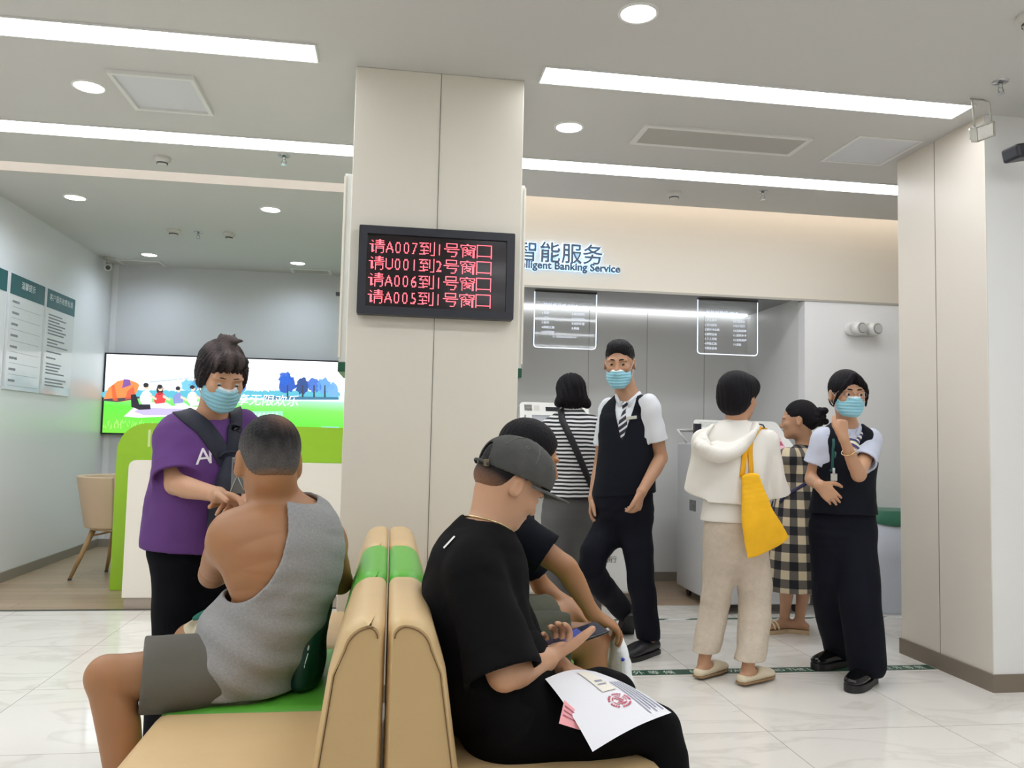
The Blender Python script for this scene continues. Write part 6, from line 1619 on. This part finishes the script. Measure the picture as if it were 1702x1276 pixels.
# ---- elderly man in grey vest top seen from behind
def vest_man():
    root = person((-0.33, 2.45, 0.0), 'seated grey haired man in grey sleeveless top and shorts, seen from behind'); off = root.location
    z = V3(0, 0, 1); f = nrm((-.60, .80, 0)); sr = f2r(f)
    hd = Head(at(446, 766, 2.42), (-.36, .92, -.22), sc=1.03)
    N, P = at(462, 846, 2.44), at(416, 1094, 2.43)
    shL, elL, wrL = at(386, 886, 2.36), at(353, 955, 2.50), at(392, 925, 2.74)
    shR, elR, wrR = at(538, 892, 2.60), at(566, 968, 2.74), at(500, 940, 2.98)
    hipL, knL = at(405, 1112, 2.36), at(178, 1124, 2.27); anL = V3(knL[0]+.09, 2.24, .085)
    hipR, knR = at(440, 1092, 2.57), at(318, 1064, 2.74); anR = V3(knR[0]+.03, 2.76, .085)
    bd = V3(-f)*.035+V3(.035, 0, 0)
    g = [torso(P, N, sr, 1.03, bend=bd, hipside=(.25, .97, 0), chest=1.12, belly=1.05, hips=.88)]+hd.skin(N, eyes=False, neck_r=.066, ear=1.2)+arm(shL, elL, wrL, 1.06, 1.12, k=.045)+arm(shR, elR, wrR, 1.06, 1.1, k=.045)
    g.append(limb([lerp(N, shL, .35)-z*.05-f*.02, V3(shL)-z*.03-f*.01], [.062, .060], k=.05)); g.append(limb([lerp(N, shR, .35)-z*.05-f*.02, V3(shR)-z*.03-f*.01], [.062, .060], k=.05))
    g.append(Grp([Ell(lerp(N, P, .36)-f*.068-V3(sr)*.095, (.050, .03, .075))], .05))
    g += hand(wrL, (.2, .9, .25), (.5, 0, .6), (.6, -.2, .6), 1.0)+hand(wrR, (-.7, .6, .2), (-.3, -.3, .8), (-.3, -.3, .8), 1.0)
    for h_, k_, a_ in ((hipL, knL, anL), (hipR, knR, anR)): g += leg(h_, k_, a_, 1.02, back=(1, 0, 0))+foot(a_, (-1, 0, 0), 1.0)
    sdf('body', Shape(g), .0036, SK3, root, off)
    gh = [Grp([hd.E((0, -.022, .036), (.0825, .101, .090))], .01), Grp([hd.E((0, -.06, -.02), (.062, .05, .055))], .03), Grp([hd.E((0, .125, -.01), (.10, .090, .11))], .015, 'sub'), Grp([hd.E((0, .045, -.110), (.13, .105, .095))], .015, 'sub'), Grp([hd.E((0, -.07, -.125), (.12, .10, .065))], .02, 'sub')]
    def hcol(V_):
        q = limits(hd)(V_.astype(F32)); t = np.clip((q[:, 2]+.025-1.1*np.maximum(0, np.abs(q[:, 0])-.045))*14, 0, 1); t = np.clip(t+.12*np.sin(q[:, 0]*160)*np.sin(q[:, 2]*70), 0, 1)[:, None]; r = np.exp(-((q[:, 0]-.02)**2+(q[:, 1]+.085)**2+(q[:, 2]-.10)**2)/.0011)[:, None]*.55
        k = np.clip((q[:, 2]+.072)*26, 0, 1)[:, None]
        return ((np.array(srgb(26, 25, 27))*t+np.array(srgb(92, 89, 88))*(1-t))*(1-r)+np.array(srgb(150, 112, 92))*r)*k+np.array(srgb(164, 116, 78))*(1-k)
    sdf('hair', Shape(gh, disp=hair_disp(hd, .0016, 130, 2)), .0034, vc_mat('hair_grey_crop', .6, .9, 150), root, off, hcol)
    GT = mat('grey_marl', srgb(150, 150, 150), 0.9, bump=0.25, bscale=300, var=0.10, vscale=160); GS = mat('khaki_grey_shorts', srgb(98, 96, 88), 0.9, bump=0.2, bscale=260)
    def folds(P_):
        t = (P_[..., 2]-F32(P[2])); x = P_[..., 0]-F32(P[0])
        low = np.clip((F32(.20)-t)*6, 0, 1)
        return F32(.0055)*low*np.sin(t*F32(70)+F32(22)*x+F32(1.5)*np.sin(x*F32(16)))+F32(.0045)*ncheap(P_, 12, 4)+F32(.002)*ncheap(P_, 28, 2)
    sb = []
    # deep armholes
    for s_, sh, el in ((-1, shL, elL), (1, shR, elR)):
        if s_ > 0: sb.append(Grp([Seg(V3(sh)+V3(0, 0, .09), V3(sh)-V3(0, 0, .15), .055, .17, .05, .17, V3(sr))], .012))
        else:
            vw = nrm(V3(.25, 2.4, -.1)); rx = nrm(np.cross(vw, z)); sb.append(Grp([Ell(at(410, 893, 2.36), (.128, .30, .168), np.stack([rx, vw, np.cross(rx, vw)], 1))], .012))
    sb.append(Grp([Ell(V3(N)+z*.045-f*.01+V3(.022, 0, 0), (.085, .085, .072))], .006))
    bulge = [loft([(*(P+V3(.005, 0, .06)), .150, .150, .5, .86, 0), (*(P+V3(-.010, -.01, -.015)), .155, .145, .5, .86, 0), (*(P+V3(-.015, -.01, -.06)), .140, .118, .5, .86, 0)], sr, sub=3, k=.05), Grp([Ell(at(388, 1090, 2.36), (.092, .11, .105))], .06)]
    top('tank_top', GT, root, P, N, sr, [(shL, elL, 0, .058, .05), (shR, elR, 0, .058, .05)], infl=.014, hem=(V3(P)-z*.072, (0, 0, -1)), vox=.0042, th=.012, disp=folds, tor=dict(sc=1.05, bend=bd, hipside=(.25, .97, 0), chest=1.10, belly=1.08, hips=.9), extra=bulge, subs=sb, yoke=.070)
    hm = V3(at(233, 1128, 2.29)); axL = nrm(V3(knL)-V3(hipL)); axR = nrm(V3(knR)-V3(hipR))
    trousers('shorts', GS, root, P, None, [([hipL, lerp(hipL, knL, .6), lerp(hipL, knL, 1.0)], [.100, .098, .094], lerp(hipL, knL, .76), axL), ([hipR, lerp(hipR, knR, .6), lerp(hipR, knR, 1.0)], [.100, .095, .09], lerp(hipR, knR, .70), axR)], P+V3(.0, 0, .07), sr=(.25, .97, 0), hipr=(.150, .115), disp=wrinkle(.005, 15, 4, 34, .0015))
    for a_ in (anL, anR): shoe('shoe', a_, (-1, 0, 0), 1.0, BLKM, root, off, ank=.085)
    return root, shL
vest_root, vest_shL = vest_man()

# ---- elderly woman in purple tee
def purple_woman():
    root = person(V3(at(318, 900, 2.92)[0], 2.92, 0), 'standing woman in purple tee and blue mask with navy cross straps'); off = root.location
    z = V3(0, 0, 1); f = nrm((.22, -1, 0)); sr = f2r(f)
    hd = Head(at(368, 624, 2.84), (.44, -.78, -.44), sc=.93)
    N, P = at(349, 706, 2.93), at(328, 900, 2.93)
    shR, elR, wrR = at(289, 722, 2.90), at(292, 806, 2.80), at(362, 822, 2.63)
    shL, elL, wrL = at(406, 716, 2.97), at(424, 800, 2.90), at(410, 836, 2.70)
    hipR, knR = at(304, 915, 2.92), at(300, 1060, 2.90); anR = V3(knR[0]-.01, 2.93, .085)
    hipL, knL = at(346, 915, 2.95), at(345, 1060, 2.94); anL = V3(knL[0], 2.95, .085)
    g = [torso(P, N, sr, .90)]+hd.skin(N, eyes=.0022, neck_r=.052)+arm(shR, elR, wrR, .92)+arm(shL, elL, wrL, .92)
    g += hand(wrR, (.85, -.42, -.15), (.1, -.2, -1), (-.2, -.8, .4), .92, curl=(18, 22, 14), spread=.04)+hand(wrL, (-.2, -.9, 0), (0, 0, -1), (-.9, 0, .3), .92)
    for h_, k_, a_ in ((hipR, knR, anR), (hipL, knL, anL)): g += leg(h_, k_, a_, .86)+foot(a_, f, .88)
    sdf('body', Shape(g), .0038, SK2, root, off); hd.eyes(root, off, (.1, .9, -.6)); hd.brows(root, off, HBR, th=.003)
    gh = [Grp([hd.E((0, -.022, .036), (.083, .104, .091))], .01), Grp([hd.E((0, -.055, -.030), (.070, .055, .05))], .03), Grp([hd.E((s_*.073, .006, -.005), (.013, .036, .042)) for s_ in (-1, 1)], .03), Grp([hd.E((0, .066, .086), (.056, .024, .028))], .03),
          Grp([hd.E((0, .122, -.030), (.068, .064, .088))], .015, 'sub'), Grp([hd.E((0, .11, -.11), (.12, .12, .09))], .02, 'sub')]
    rn = random.Random(8)
    gh += [hd.L([(x, .082-abs(x)*.2, .088, .008), (x*1.1+.006, .098-abs(x)*.25, .068, .005), (x*1.15+.012, .097-abs(x)*.2, .050+rn.uniform(-.008, .010), .002)], k=.010) for x in (-.05, -.028, -.005, .018, .042)]
    gh += [hd.L([(rn.uniform(-.02, .03), -.03, .125, .008), (rn.uniform(-.06, .02), -.02+rn.uniform(-.04, .04), .142, .004)], k=.02) for _ in range(5)]
    def hcol(V_):
        q = limits(hd)(V_.astype(F32)); t = np.clip((q[:, 2]-.05)*9+.25*np.sin(q[:, 0]*150), 0, .7)[:, None]; return np.array(srgb(38, 32, 34))*(1-t)+np.array(srgb(104, 92, 90))*t
    sdf('hair', Shape(gh, disp=hair_disp(hd, .0035, 75, 6)), .0036, vc_mat('hair_thin_grey', .55, .9, 140), root, off, hcol)
    hd.mask(root, off)
    PT = mat('purple_tee', srgb(92, 50, 118), 0.8, bump=0.12, bscale=350); BP = mat('black_pleat', srgb(9, 10, 16), 0.9, spec=.15, bump=0.1, bscale=300)
    ex = [loft([(*at(335, 790, 2.93), .160, .125), (*at(331, 860, 2.93), .168, .135), (*at(328, 950, 2.93), .168, .14)], sr, sub=3, k=.05)]
    tee = top('tee', PT, root, P, N, sr, [(shR, elR, .86, .056, .074), (shL, elL, .86, .056, .072)], infl=.020, hem=(at(330, 912, 2.93), (-.05, 0, -1)), neck=[(V3(N)+z*.055+f*.02, (.072, .074, .056))], vox=.0044, disp=wrinkle(.0045, 15, 6, 32, .0015), tor=dict(sc=.92, belly=1.1), extra=ex)
    trousers('trousers', BP, root, P, None, [([hipR, knR, anR], [.096, .092, .10], V3(anR)-z*.02, (0, 0, -1)), ([hipL, knL, anL], [.096, .092, .10], V3(anL)-z*.02, (0, 0, -1))], at(328, 850, 2.93), sr=sr, hipr=(.16, .12), disp=wrinkle(.006, 13, 3))
    for a_ in (anR, anL): shoe('shoe', a_, f, .88, BLKM, root, off, ank=.085)
    tt = bvh(tee); tq = at(327, 771, 2.75)
    for ch, px_, py_ in (('A', 325, 773), ('h', 346, 770)): decal('letter', tt, ch, .076, at(px_, py_, 2.75), (1, .22, .12), (-.10, 0, 1), -f, mat('white_print', srgb(226, 222, 226), 0.7), root, off, lift=.002)
    return root, tee
purple, purple_tee = purple_woman()
# ------------------------------------------------------------------ bags, papers, phone
z_ = V3(0, 0, 1)
# yellow tote on the hooded woman's shoulder
YEL = mat('yellow_canvas', srgb(246, 186, 20), 0.75, bump=0.15, bscale=300, var=0.05, vscale=14); YEL2 = mat('yellow_strap', srgb(238, 172, 16), 0.75)
t = empty('tote_bag', at(1268, 905, 3.66), 'yellow canvas tote bag hanging from the shoulder of the woman in white', 'bag'); o = V3(t.location)
tl, tr2 = at(1232, 792, 3.70), at(1263, 792, 3.66); ml, mr = at(1233, 856, 3.66), at(1287, 862, 3.68); bl, br = at(1240, 899, 3.66), at(1312, 920, 3.71)
C_ = []
for a, b_ , th in ((tl, tr2, .016), (lerp(tl, ml, .5), lerp(tr2, mr, .5), .024), (ml, mr, .030), (lerp(ml, bl, .6), lerp(mr, br, .6), .028), (lerp(bl, ml, .03), lerp(br, mr, .03), .018), (bl, br, .010)):
    c = (a+b_)/2; C_.append((*c, np.linalg.norm(b_-a)/2, th, *nrm(b_-a)))
bagS = sdf('bag_body', Shape([loft(C_, (1, 0, 0), sub=4, k=.01)], disp=wrinkle(.003, 20, 3)), .0042, YEL, t, o)
hb = bvh([c for c in hooded.children if c.name.startswith('hoodie')])
shp = at(1262, 712, 3.84)
for q, (p0, p1) in enumerate(((at(1238, 794, 3.69), at(1243, 750, 3.70)), (at(1258, 794, 3.665), at(1254, 750, 3.68)))):
    dx = V3(.012*q, 0, 0)
    ribbon('strap', hb, [p0, p1, at(1251+q*4, 722, 3.72), at(1258+q*4, 707, 3.83), at(1262+q*4, 716, 3.95)], [(0, 1, 0), (0, 1, 0), (0, .9, -.4), (0, 0, -1), (0, -1, 0)], .026, .003, YEL2, t, o, lift=.006)
MB().tube([lerp(tl, tr2, x)+V3(0, -.0165*math.sin(math.pi*x)-.001, -.022) for x in np.linspace(0.02, .98, 10)], .0016, 6).build('hem_stitch', YEL2, t, o)

# navy cross body bag on the purple tee
NB = mat('navy_webbing', srgb(22, 26, 44), 0.7, bump=0.1, bscale=300)
t = empty('crossbody_bag', at(378, 830, 2.76), 'navy cross strapped sling bag worn over the purple tee', 'bag'); o = V3(t.location)
pt = bvh(purple_tee); fz = nrm((.22, -1, 0)); bk = -fz
ribbon('strap', pt, [at(296, 676, 3.02), at(303, 676, 2.90), at(334, 706, 2.80), at(360, 740, 2.80), at(380, 775, 2.80), at(388, 802, 2.80)], [(0, 0, -1), (0, .3, -1), bk, bk, bk, bk], .058, .004, NB, t, o, lift=.004)
ribbon('strap', pt, [at(392, 672, 2.98), at(391, 684, 2.86), at(390, 710, 2.80), at(387, 745, 2.80), at(383, 790, 2.80)], [(0, 0, -1), (0, .4, -1), bk, bk, bk], .044, .004, NB, t, o, lift=.005)
bs = []
for (x, y, w_, h_) in ((386, 768, .036, .030), (386, 800, .050, .045), (378, 850, .062, .052), (372, 890, .050, .040)):
    p = V3(onto(pt, at(x, y, 2.80), bk)[0])+fz*h_*.4; bs.append((*p, w_, h_))
sdf('pouch', Shape([loft(bs, f2r(fz), sub=4, k=.02)], disp=wrinkle(.003, 25, 2)), .004, NB, t, o)
p = V3(onto(pt, at(384, 762, 2.80), bk)[0])+fz*.03
MB().tube([p+V3(.035*math.cos(a), -.002, .022*math.sin(a)) for a in np.linspace(0, math.pi, 12)], .005, 8).build('handle', NB, t, o)

# striped woman's strap with a bag at her far hip
t = empty('crossbody_bag', at(990, 830, 4.98), 'black crossbody strap bag over the striped top', 'bag'); o = V3(t.location); BS = mat('black_strap', srgb(18, 18, 24), 0.6)
stt = bvh(striped_tee)
ribbon('strap', stt, [at(932, 683, 5.02), at(938, 700, 4.92), at(952, 735, 4.92), at(968, 772, 4.92), at(982, 804, 4.92), at(990, 825, 4.98)], [(0, .3, -1), (0, 1, -.2), (0, 1, 0), (0, 1, 0), (0, 1, 0), (-.6, .8, 0)], .042, .004, BS, t, o, lift=.004)
p = at(994, 850, 5.05); sdf('pouch', Shape([loft([(*(p+z_*.05), .016, .055), (*(p-z_*.03), .022, .07), (*(p-z_*.09), .014, .06)], (1, 0, 0), sub=3)]), .006, BS, t, o)

# checked dress: thin blue strap
t = empty('crossbody_bag', at(1352, 850, 4.68), 'thin dark blue strap bag across the checked dress', 'bag'); o = V3(t.location); BB = mat('blue_strap', srgb(34, 34, 72), 0.6)
ct_ = bvh([c for c in checked.children if c.name.startswith('dress')])
ribbon('strap', ct_, [at(1364, 762, 4.72), at(1352, 790, 4.62), at(1336, 808, 4.58), at(1316, 824, 4.58), at(1300, 836, 4.62)], [(0, .5, -1), (0, 1, 0), (0, 1, 0), (0, 1, 0), (0.3, 1, 0)], .020, .003, BB, t, o, lift=.004)
p = at(1290, 846, 4.78); sdf('pouch', Shape([loft([(*(p+z_*.04), .03, .02), (*(p-z_*.05), .045, .028), (*(p-z_*.09), .03, .018)], (.5, -.8, 0), sub=3)]), .006, BB, t, o)

# green cloth bag between the grey haired man and the backrest
GB = mat('dark_green_nylon', srgb(8, 56, 48), 0.55, bump=0.1, bscale=200)
t = empty('cloth_bag', at(520, 1130, 2.36), 'dark green nylon bag standing behind the seated man on the green seat', 'bag'); o = V3(t.location)
c0 = V3(-.225, 2.52, .441)
gb = sdf('bag_body', Shape([loft([(*(c0+V3(-.004, 0, .03)), .052, .18), (*(c0+V3(.0, 0, .10)), .052, .185), (*(c0+V3(.016, .0, .17)), .042, .16), (*(c0+V3(.042, .0, .235)), .026, .10), (*(c0+V3(.060, -.02, .275)), .014, .035)], (1, 0, 0), sub=4)], disp=wrinkle(.006, 19, 5, 40, .002), subs=[halfball((0, 0, .4425), (0, 0, -1))]), .004, GB, t, o)
gt = bvh(gb); GW = mat('white_outline_print', srgb(206, 222, 212), 0.6); GO = mat('coral_print', srgb(216, 116, 90), 0.6)
def outline(pts, m, r=.0016):
    h = [V3(onto(gt, at(x, y, 2.25), (0.05, 1, 0))[0])-V3(0, .002, 0) for x, y in pts]; MB().tube(h, r, 6).build('print_line', m, t, o)
outline([(536, 1082), (540, 1073), (548, 1072), (551, 1079), (546, 1085), (540, 1088), (536, 1082)], GW); outline([(541, 1069), (545, 1064), (549, 1067), (546, 1073), (541, 1069)], GO, .0022)
outline([(547, 1100), (541, 1106), (535, 1114), (533, 1124), (538, 1131)], GW)

# cream and green folded cloth on his far knee
t = empty('folded_cloth', at(330, 1045, 2.66), 'cream and green folded cloth bag lying on the seated man\'s far thigh', 'cloth bag'); o = V3(t.location); CR_ = mat('cream_cloth', srgb(214, 204, 176), 0.85, bump=0.2, bscale=220); GR_ = mat('green_cloth', srgb(30, 110, 92), 0.8)
def sheet(name, grid, m, t, o, th=.003):
    b = MB(); G_ = [[Vector(p) for p in r] for r in grid]; V_ = [[b.bm.verts.new(p) for p in r] for r in G_]
    for i in range(len(V_)-1):
        for j in range(len(V_[0])-1): b.bm.faces.new((V_[i][j], V_[i+1][j], V_[i+1][j+1], V_[i][j+1])).smooth = True
    ob = b.build(name, m, t, o); md = ob.modifiers.new('sub', 'SUBSURF'); md.levels = 2; md.render_levels = 2; sl = ob.modifiers.new('th', 'SOLIDIFY'); sl.thickness = th; sl.offset = 0
    return ob
sheet('cloth', [[at(302, 1040, 2.62), at(318, 1031, 2.60), at(338, 1018, 2.62), at(356, 1006, 2.66)], [at(308, 1052, 2.58), at(322, 1040, 2.63), at(342, 1031, 2.59), at(360, 1022, 2.64)], [at(313, 1066, 2.57), at(328, 1046, 2.60), at(343, 1046, 2.56), at(362, 1040, 2.62)]], CR_, t, o)
sheet('green_band', [[at(318, 1026, 2.592), at(334, 1016, 2.60), at(352, 1008, 2.63)], [at(320, 1033, 2.578), at(336, 1026, 2.585), at(352, 1016, 2.61)]], GR_, t, o)
# something clear in a bag in front of his chin
t = empty('clear_pouch', at(396, 790, 2.62), 'small clear plastic pouch with a dark card, held beside the seated man\'s ear', 'pouch'); o = V3(t.location)
p = at(397, 790, 2.60); b = MB(); b.box(p[0]-.022, p[1]-.004, p[2]-.055, p[0]+.022, p[1]+.004, p[2]+.055, .003); b.build('film', mat('cloudy_film', srgb(150, 156, 156), 0.15, trans=.5), t, o)
MB().box(p[0]-.016, p[1]-.006, p[2]+.008, p[0]+.012, p[1]-.0045, p[2]+.040).build('card', mat('dark_blue_card', srgb(40, 44, 90), 0.3), t, o)
MB().tube([p+V3(-.022, -.006, -.05), p+V3(-.004, -.007, .0), p+V3(.018, -.006, -.045)], .0018, 6).build('cord', GW, t, o)

# phone in the capped man's hand
wr = V3(cap_wr); a_ = at(908, 1074, 1.99); b__ = at(1003, 1041, 2.02); dirv = nrm(b__-a_); up_ = nrm(V3(-.42, -.18, .85)-dirv*np.dot(V3(-.42, -.18, .85), dirv)); sd = np.cross(dirv, up_)
t = empty('phone', (a_+b__)/2, 'black phone with a lit screen held in the capped man\'s right hand', 'phone'); o = V3(t.location)
cen = (a_+b__)/2; Mx = Matrix(((dirv[0], sd[0], up_[0], cen[0]), (dirv[1], sd[1], up_[1], cen[1]), (dirv[2], sd[2], up_[2], cen[2]), (0, 0, 0, 1)))
def onp(name, x0, y0, z0, x1, y1, z1, m, bev=0):
    b = MB().box(x0, y0, z0, x1, y1, z1, bev, 3); bmesh.ops.transform(b.bm, matrix=Mx, verts=b.bm.verts); return b.build(name, m, t, o)
onp('case', -.077, -.037, -.0045, .077, .037, .0035, mat('phone_black', srgb(20, 20, 24), 0.25), .004)
onp('screen', -.073, -.034, .0036, .073, .034, .0042, mat('phone_screen', srgb(26, 28, 38), 0.06, emit=.25, ecol=srgb(60, 66, 90)))
onp('picture', -.035, -.030, .0043, .020, .030, .0046, mat('phone_picture', srgb(60, 66, 120), 0.1, emit=.5, ecol=srgb(70, 84, 150)))
onp('metal_edge', .02, -.0378, -.002, .0775, -.0368, .001, M_chr)

# papers on his lap
PAP = mat('white_paper', srgb(236, 236, 240), 0.7); PNK = mat('pink_paper', srgb(244, 168, 172), 0.7); SLP = mat('cream_slip', srgb(240, 234, 220), 0.7); RED = mat('red_stamp', srgb(196, 84, 104), 0.7); INK = mat('pale_ink', srgb(150, 152, 170), 0.7)
trs = [c for c in cap_root.children if c.name.startswith('trousers')]; ttree = bvh(trs)
t = empty('paper_sheet', at(1000, 1180, 1.85), 'large white printed sheet with red stamp on the capped man\'s lap', 'paper'); o = V3(t.location)
def corners(q): return [at(x, y, Y*q) for x, y, Y in ((906, 1128, 1.99), (990, 1116, 2.10), (1116, 1184, 1.915), (985, 1249, 1.80))]
k1, k2, k3, k4 = corners(1.0)
def PP(u, v):
    p = k1*(1-u)*(1-v)+k2*(1-u)*v+k3*u*v+k4*u*(1-v)
    return p+z_*.012*math.sin(math.pi*v)*(1-.4*u)+z_*.010*math.sin(math.pi*u)
def clear():
    for u in np.linspace(0, 1, 13):
        for v in np.linspace(0, 1, 13):
            p = PP(u, v); h = ttree.ray_cast(Vector((p[0], p[1], 1.5)), Vector((0, 0, -1)), 2.0)[0]
            if h is not None and h.z > p[2]-.003: return False
    return True
for q_ in np.linspace(1.0, .86, 29):                      # raise the stiff sheet until it rests on the thighs
    k1, k2, k3, k4 = corners(q_)
    if clear(): break
def PQ(u, v): return V3(PP(u, v))
def paper(name, u0, v0, u1, v1, m, n, lift):
    b = MB(); g_ = [[b.bm.verts.new(PQ(u0+(u1-u0)*i/n, v0+(v1-v0)*j/n) if not lift else ON(u0+(u1-u0)*i/n, v0+(v1-v0)*j/n, lift)) for j in range(n+1)] for i in range(n+1)]
    for i in range(n):
        for j in range(n): b.bm.faces.new((g_[i][j], g_[i+1][j], g_[i+1][j+1], g_[i][j+1])).smooth = True
    return b.build(name, m, t, o)
shb = bvh(paper('sheet', 0, 0, 1, 1, PAP, 32, 0)); DV = V3(0, .55, -.83)
def ON(u, v, lift=.0015): return V3(onto(shb, PQ(u, v), DV, back=.08, far=.2)[0])-DV*lift
for i in range(5):
    paper('printed_line', .35, .79+.042*i, .93-.05*(i % 2), .806+.042*i, INK, 12, .0015)
b = MB()
for r_, w_ in ((.115, .012), (.075, .008)):
    for i in range(26):
        if i % 5 == 4 and r_ > .06: continue
        a0, a1 = 2*math.pi*i/26, 2*math.pi*(i+.8)/26
        b.quad(*[ON(.66+(r_+e*w_)*.8*math.cos(a), .62+(r_+e*w_)*1.15*math.sin(a)) for a, e in ((a0, -1), (a1, -1), (a1, 1), (a0, 1))])
for i in range(5): b.quad(*[ON(.62+.020*i+dx, .57+.016*(i % 3)+dy) for dx, dy in ((0, 0), (.011, 0), (.011, .08), (0, .08))])
b.build('red_stamp', RED, t, o)
t = empty('paper_slip', at(985, 1130, 1.99), 'small cream slip under the capped man\'s left thumb', 'paper'); o = V3(t.location)
paper('slip', .08, .52, .50, .74, SLP, 8, .003); paper('slip_print', .30, .58, .33, .70, INK, 4, .0045); paper('slip_print', .37, .56, .39, .70, INK, 4, .0045)
t = empty('pink_slip', at(945, 1190, 1.83), 'pink printed slip poking out under the white sheet', 'paper'); o = V3(t.location)
q1, q2, q3, q4 = at(938, 1163, 1.90*q_), at(968, 1190, 1.89*q_), at(964, 1213, 1.86*q_), at(929, 1202, 1.85*q_)
MB().quad(q1, q2, q3, q4).build('slip', PNK, t, o)
for v in (.2, .4, .6): MB().quad(*[lerp(lerp(q1, q2, .1), lerp(q4, q3, .1), v+e*.03)*(1-w)+lerp(lerp(q1, q2, .8), lerp(q4, q3, .8), v+e*.03)*w+V3(-.0005, -.0012, .0008) for w, e in ((0, -1), (1, -1), (1, 1), (0, 1))]).build('slip_print', mat('dark_rose_ink', srgb(170, 90, 110), 0.7), t, o)

# white plastic bag beside the second seated man's knee
PLB = mat('white_plastic_bag', srgb(236, 238, 240), 0.35, trans=.0, bump=.3, bscale=60)
t = empty('plastic_bag', (at(1028, 1080, 2.62)[0], 2.62, 0), 'white plastic shopping bag hanging by the second seated man\'s knee', 'bag'); o = V3(t.location)
tp = at(1020, 1040, 2.62); md_ = at(1026, 1085, 2.62); bt_ = at(1028, 1160, 2.62)
pb = sdf('bag_body', Shape([loft([(*(tp+z_*.0), .014, .04), (*lerp(tp, md_, .5), .022, .05), (*md_, .030, .08), (*lerp(md_, bt_, .5), .042, .10), (*bt_, .045, .10), (bt_[0], bt_[1], .03, .040, .09)], (1, 0, 0), sub=4)], disp=wrinkle(.008, 22, 3, 45, .003), subs=[halfball((0, 0, .001), (0, 0, -1))]), .0045, PLB, t, o)
pbt = bvh(pb); h = [V3(onto(pbt, at(x, y, 2.45), (0, 1, 0))[0])-V3(0, .002, 0) for x, y in ((1012, 1106), (1018, 1101), (1024, 1099))]
MB().tube(h, .006, 8).build('blue_print', mat('blue_print', srgb(50, 70, 190), 0.4), t, o)
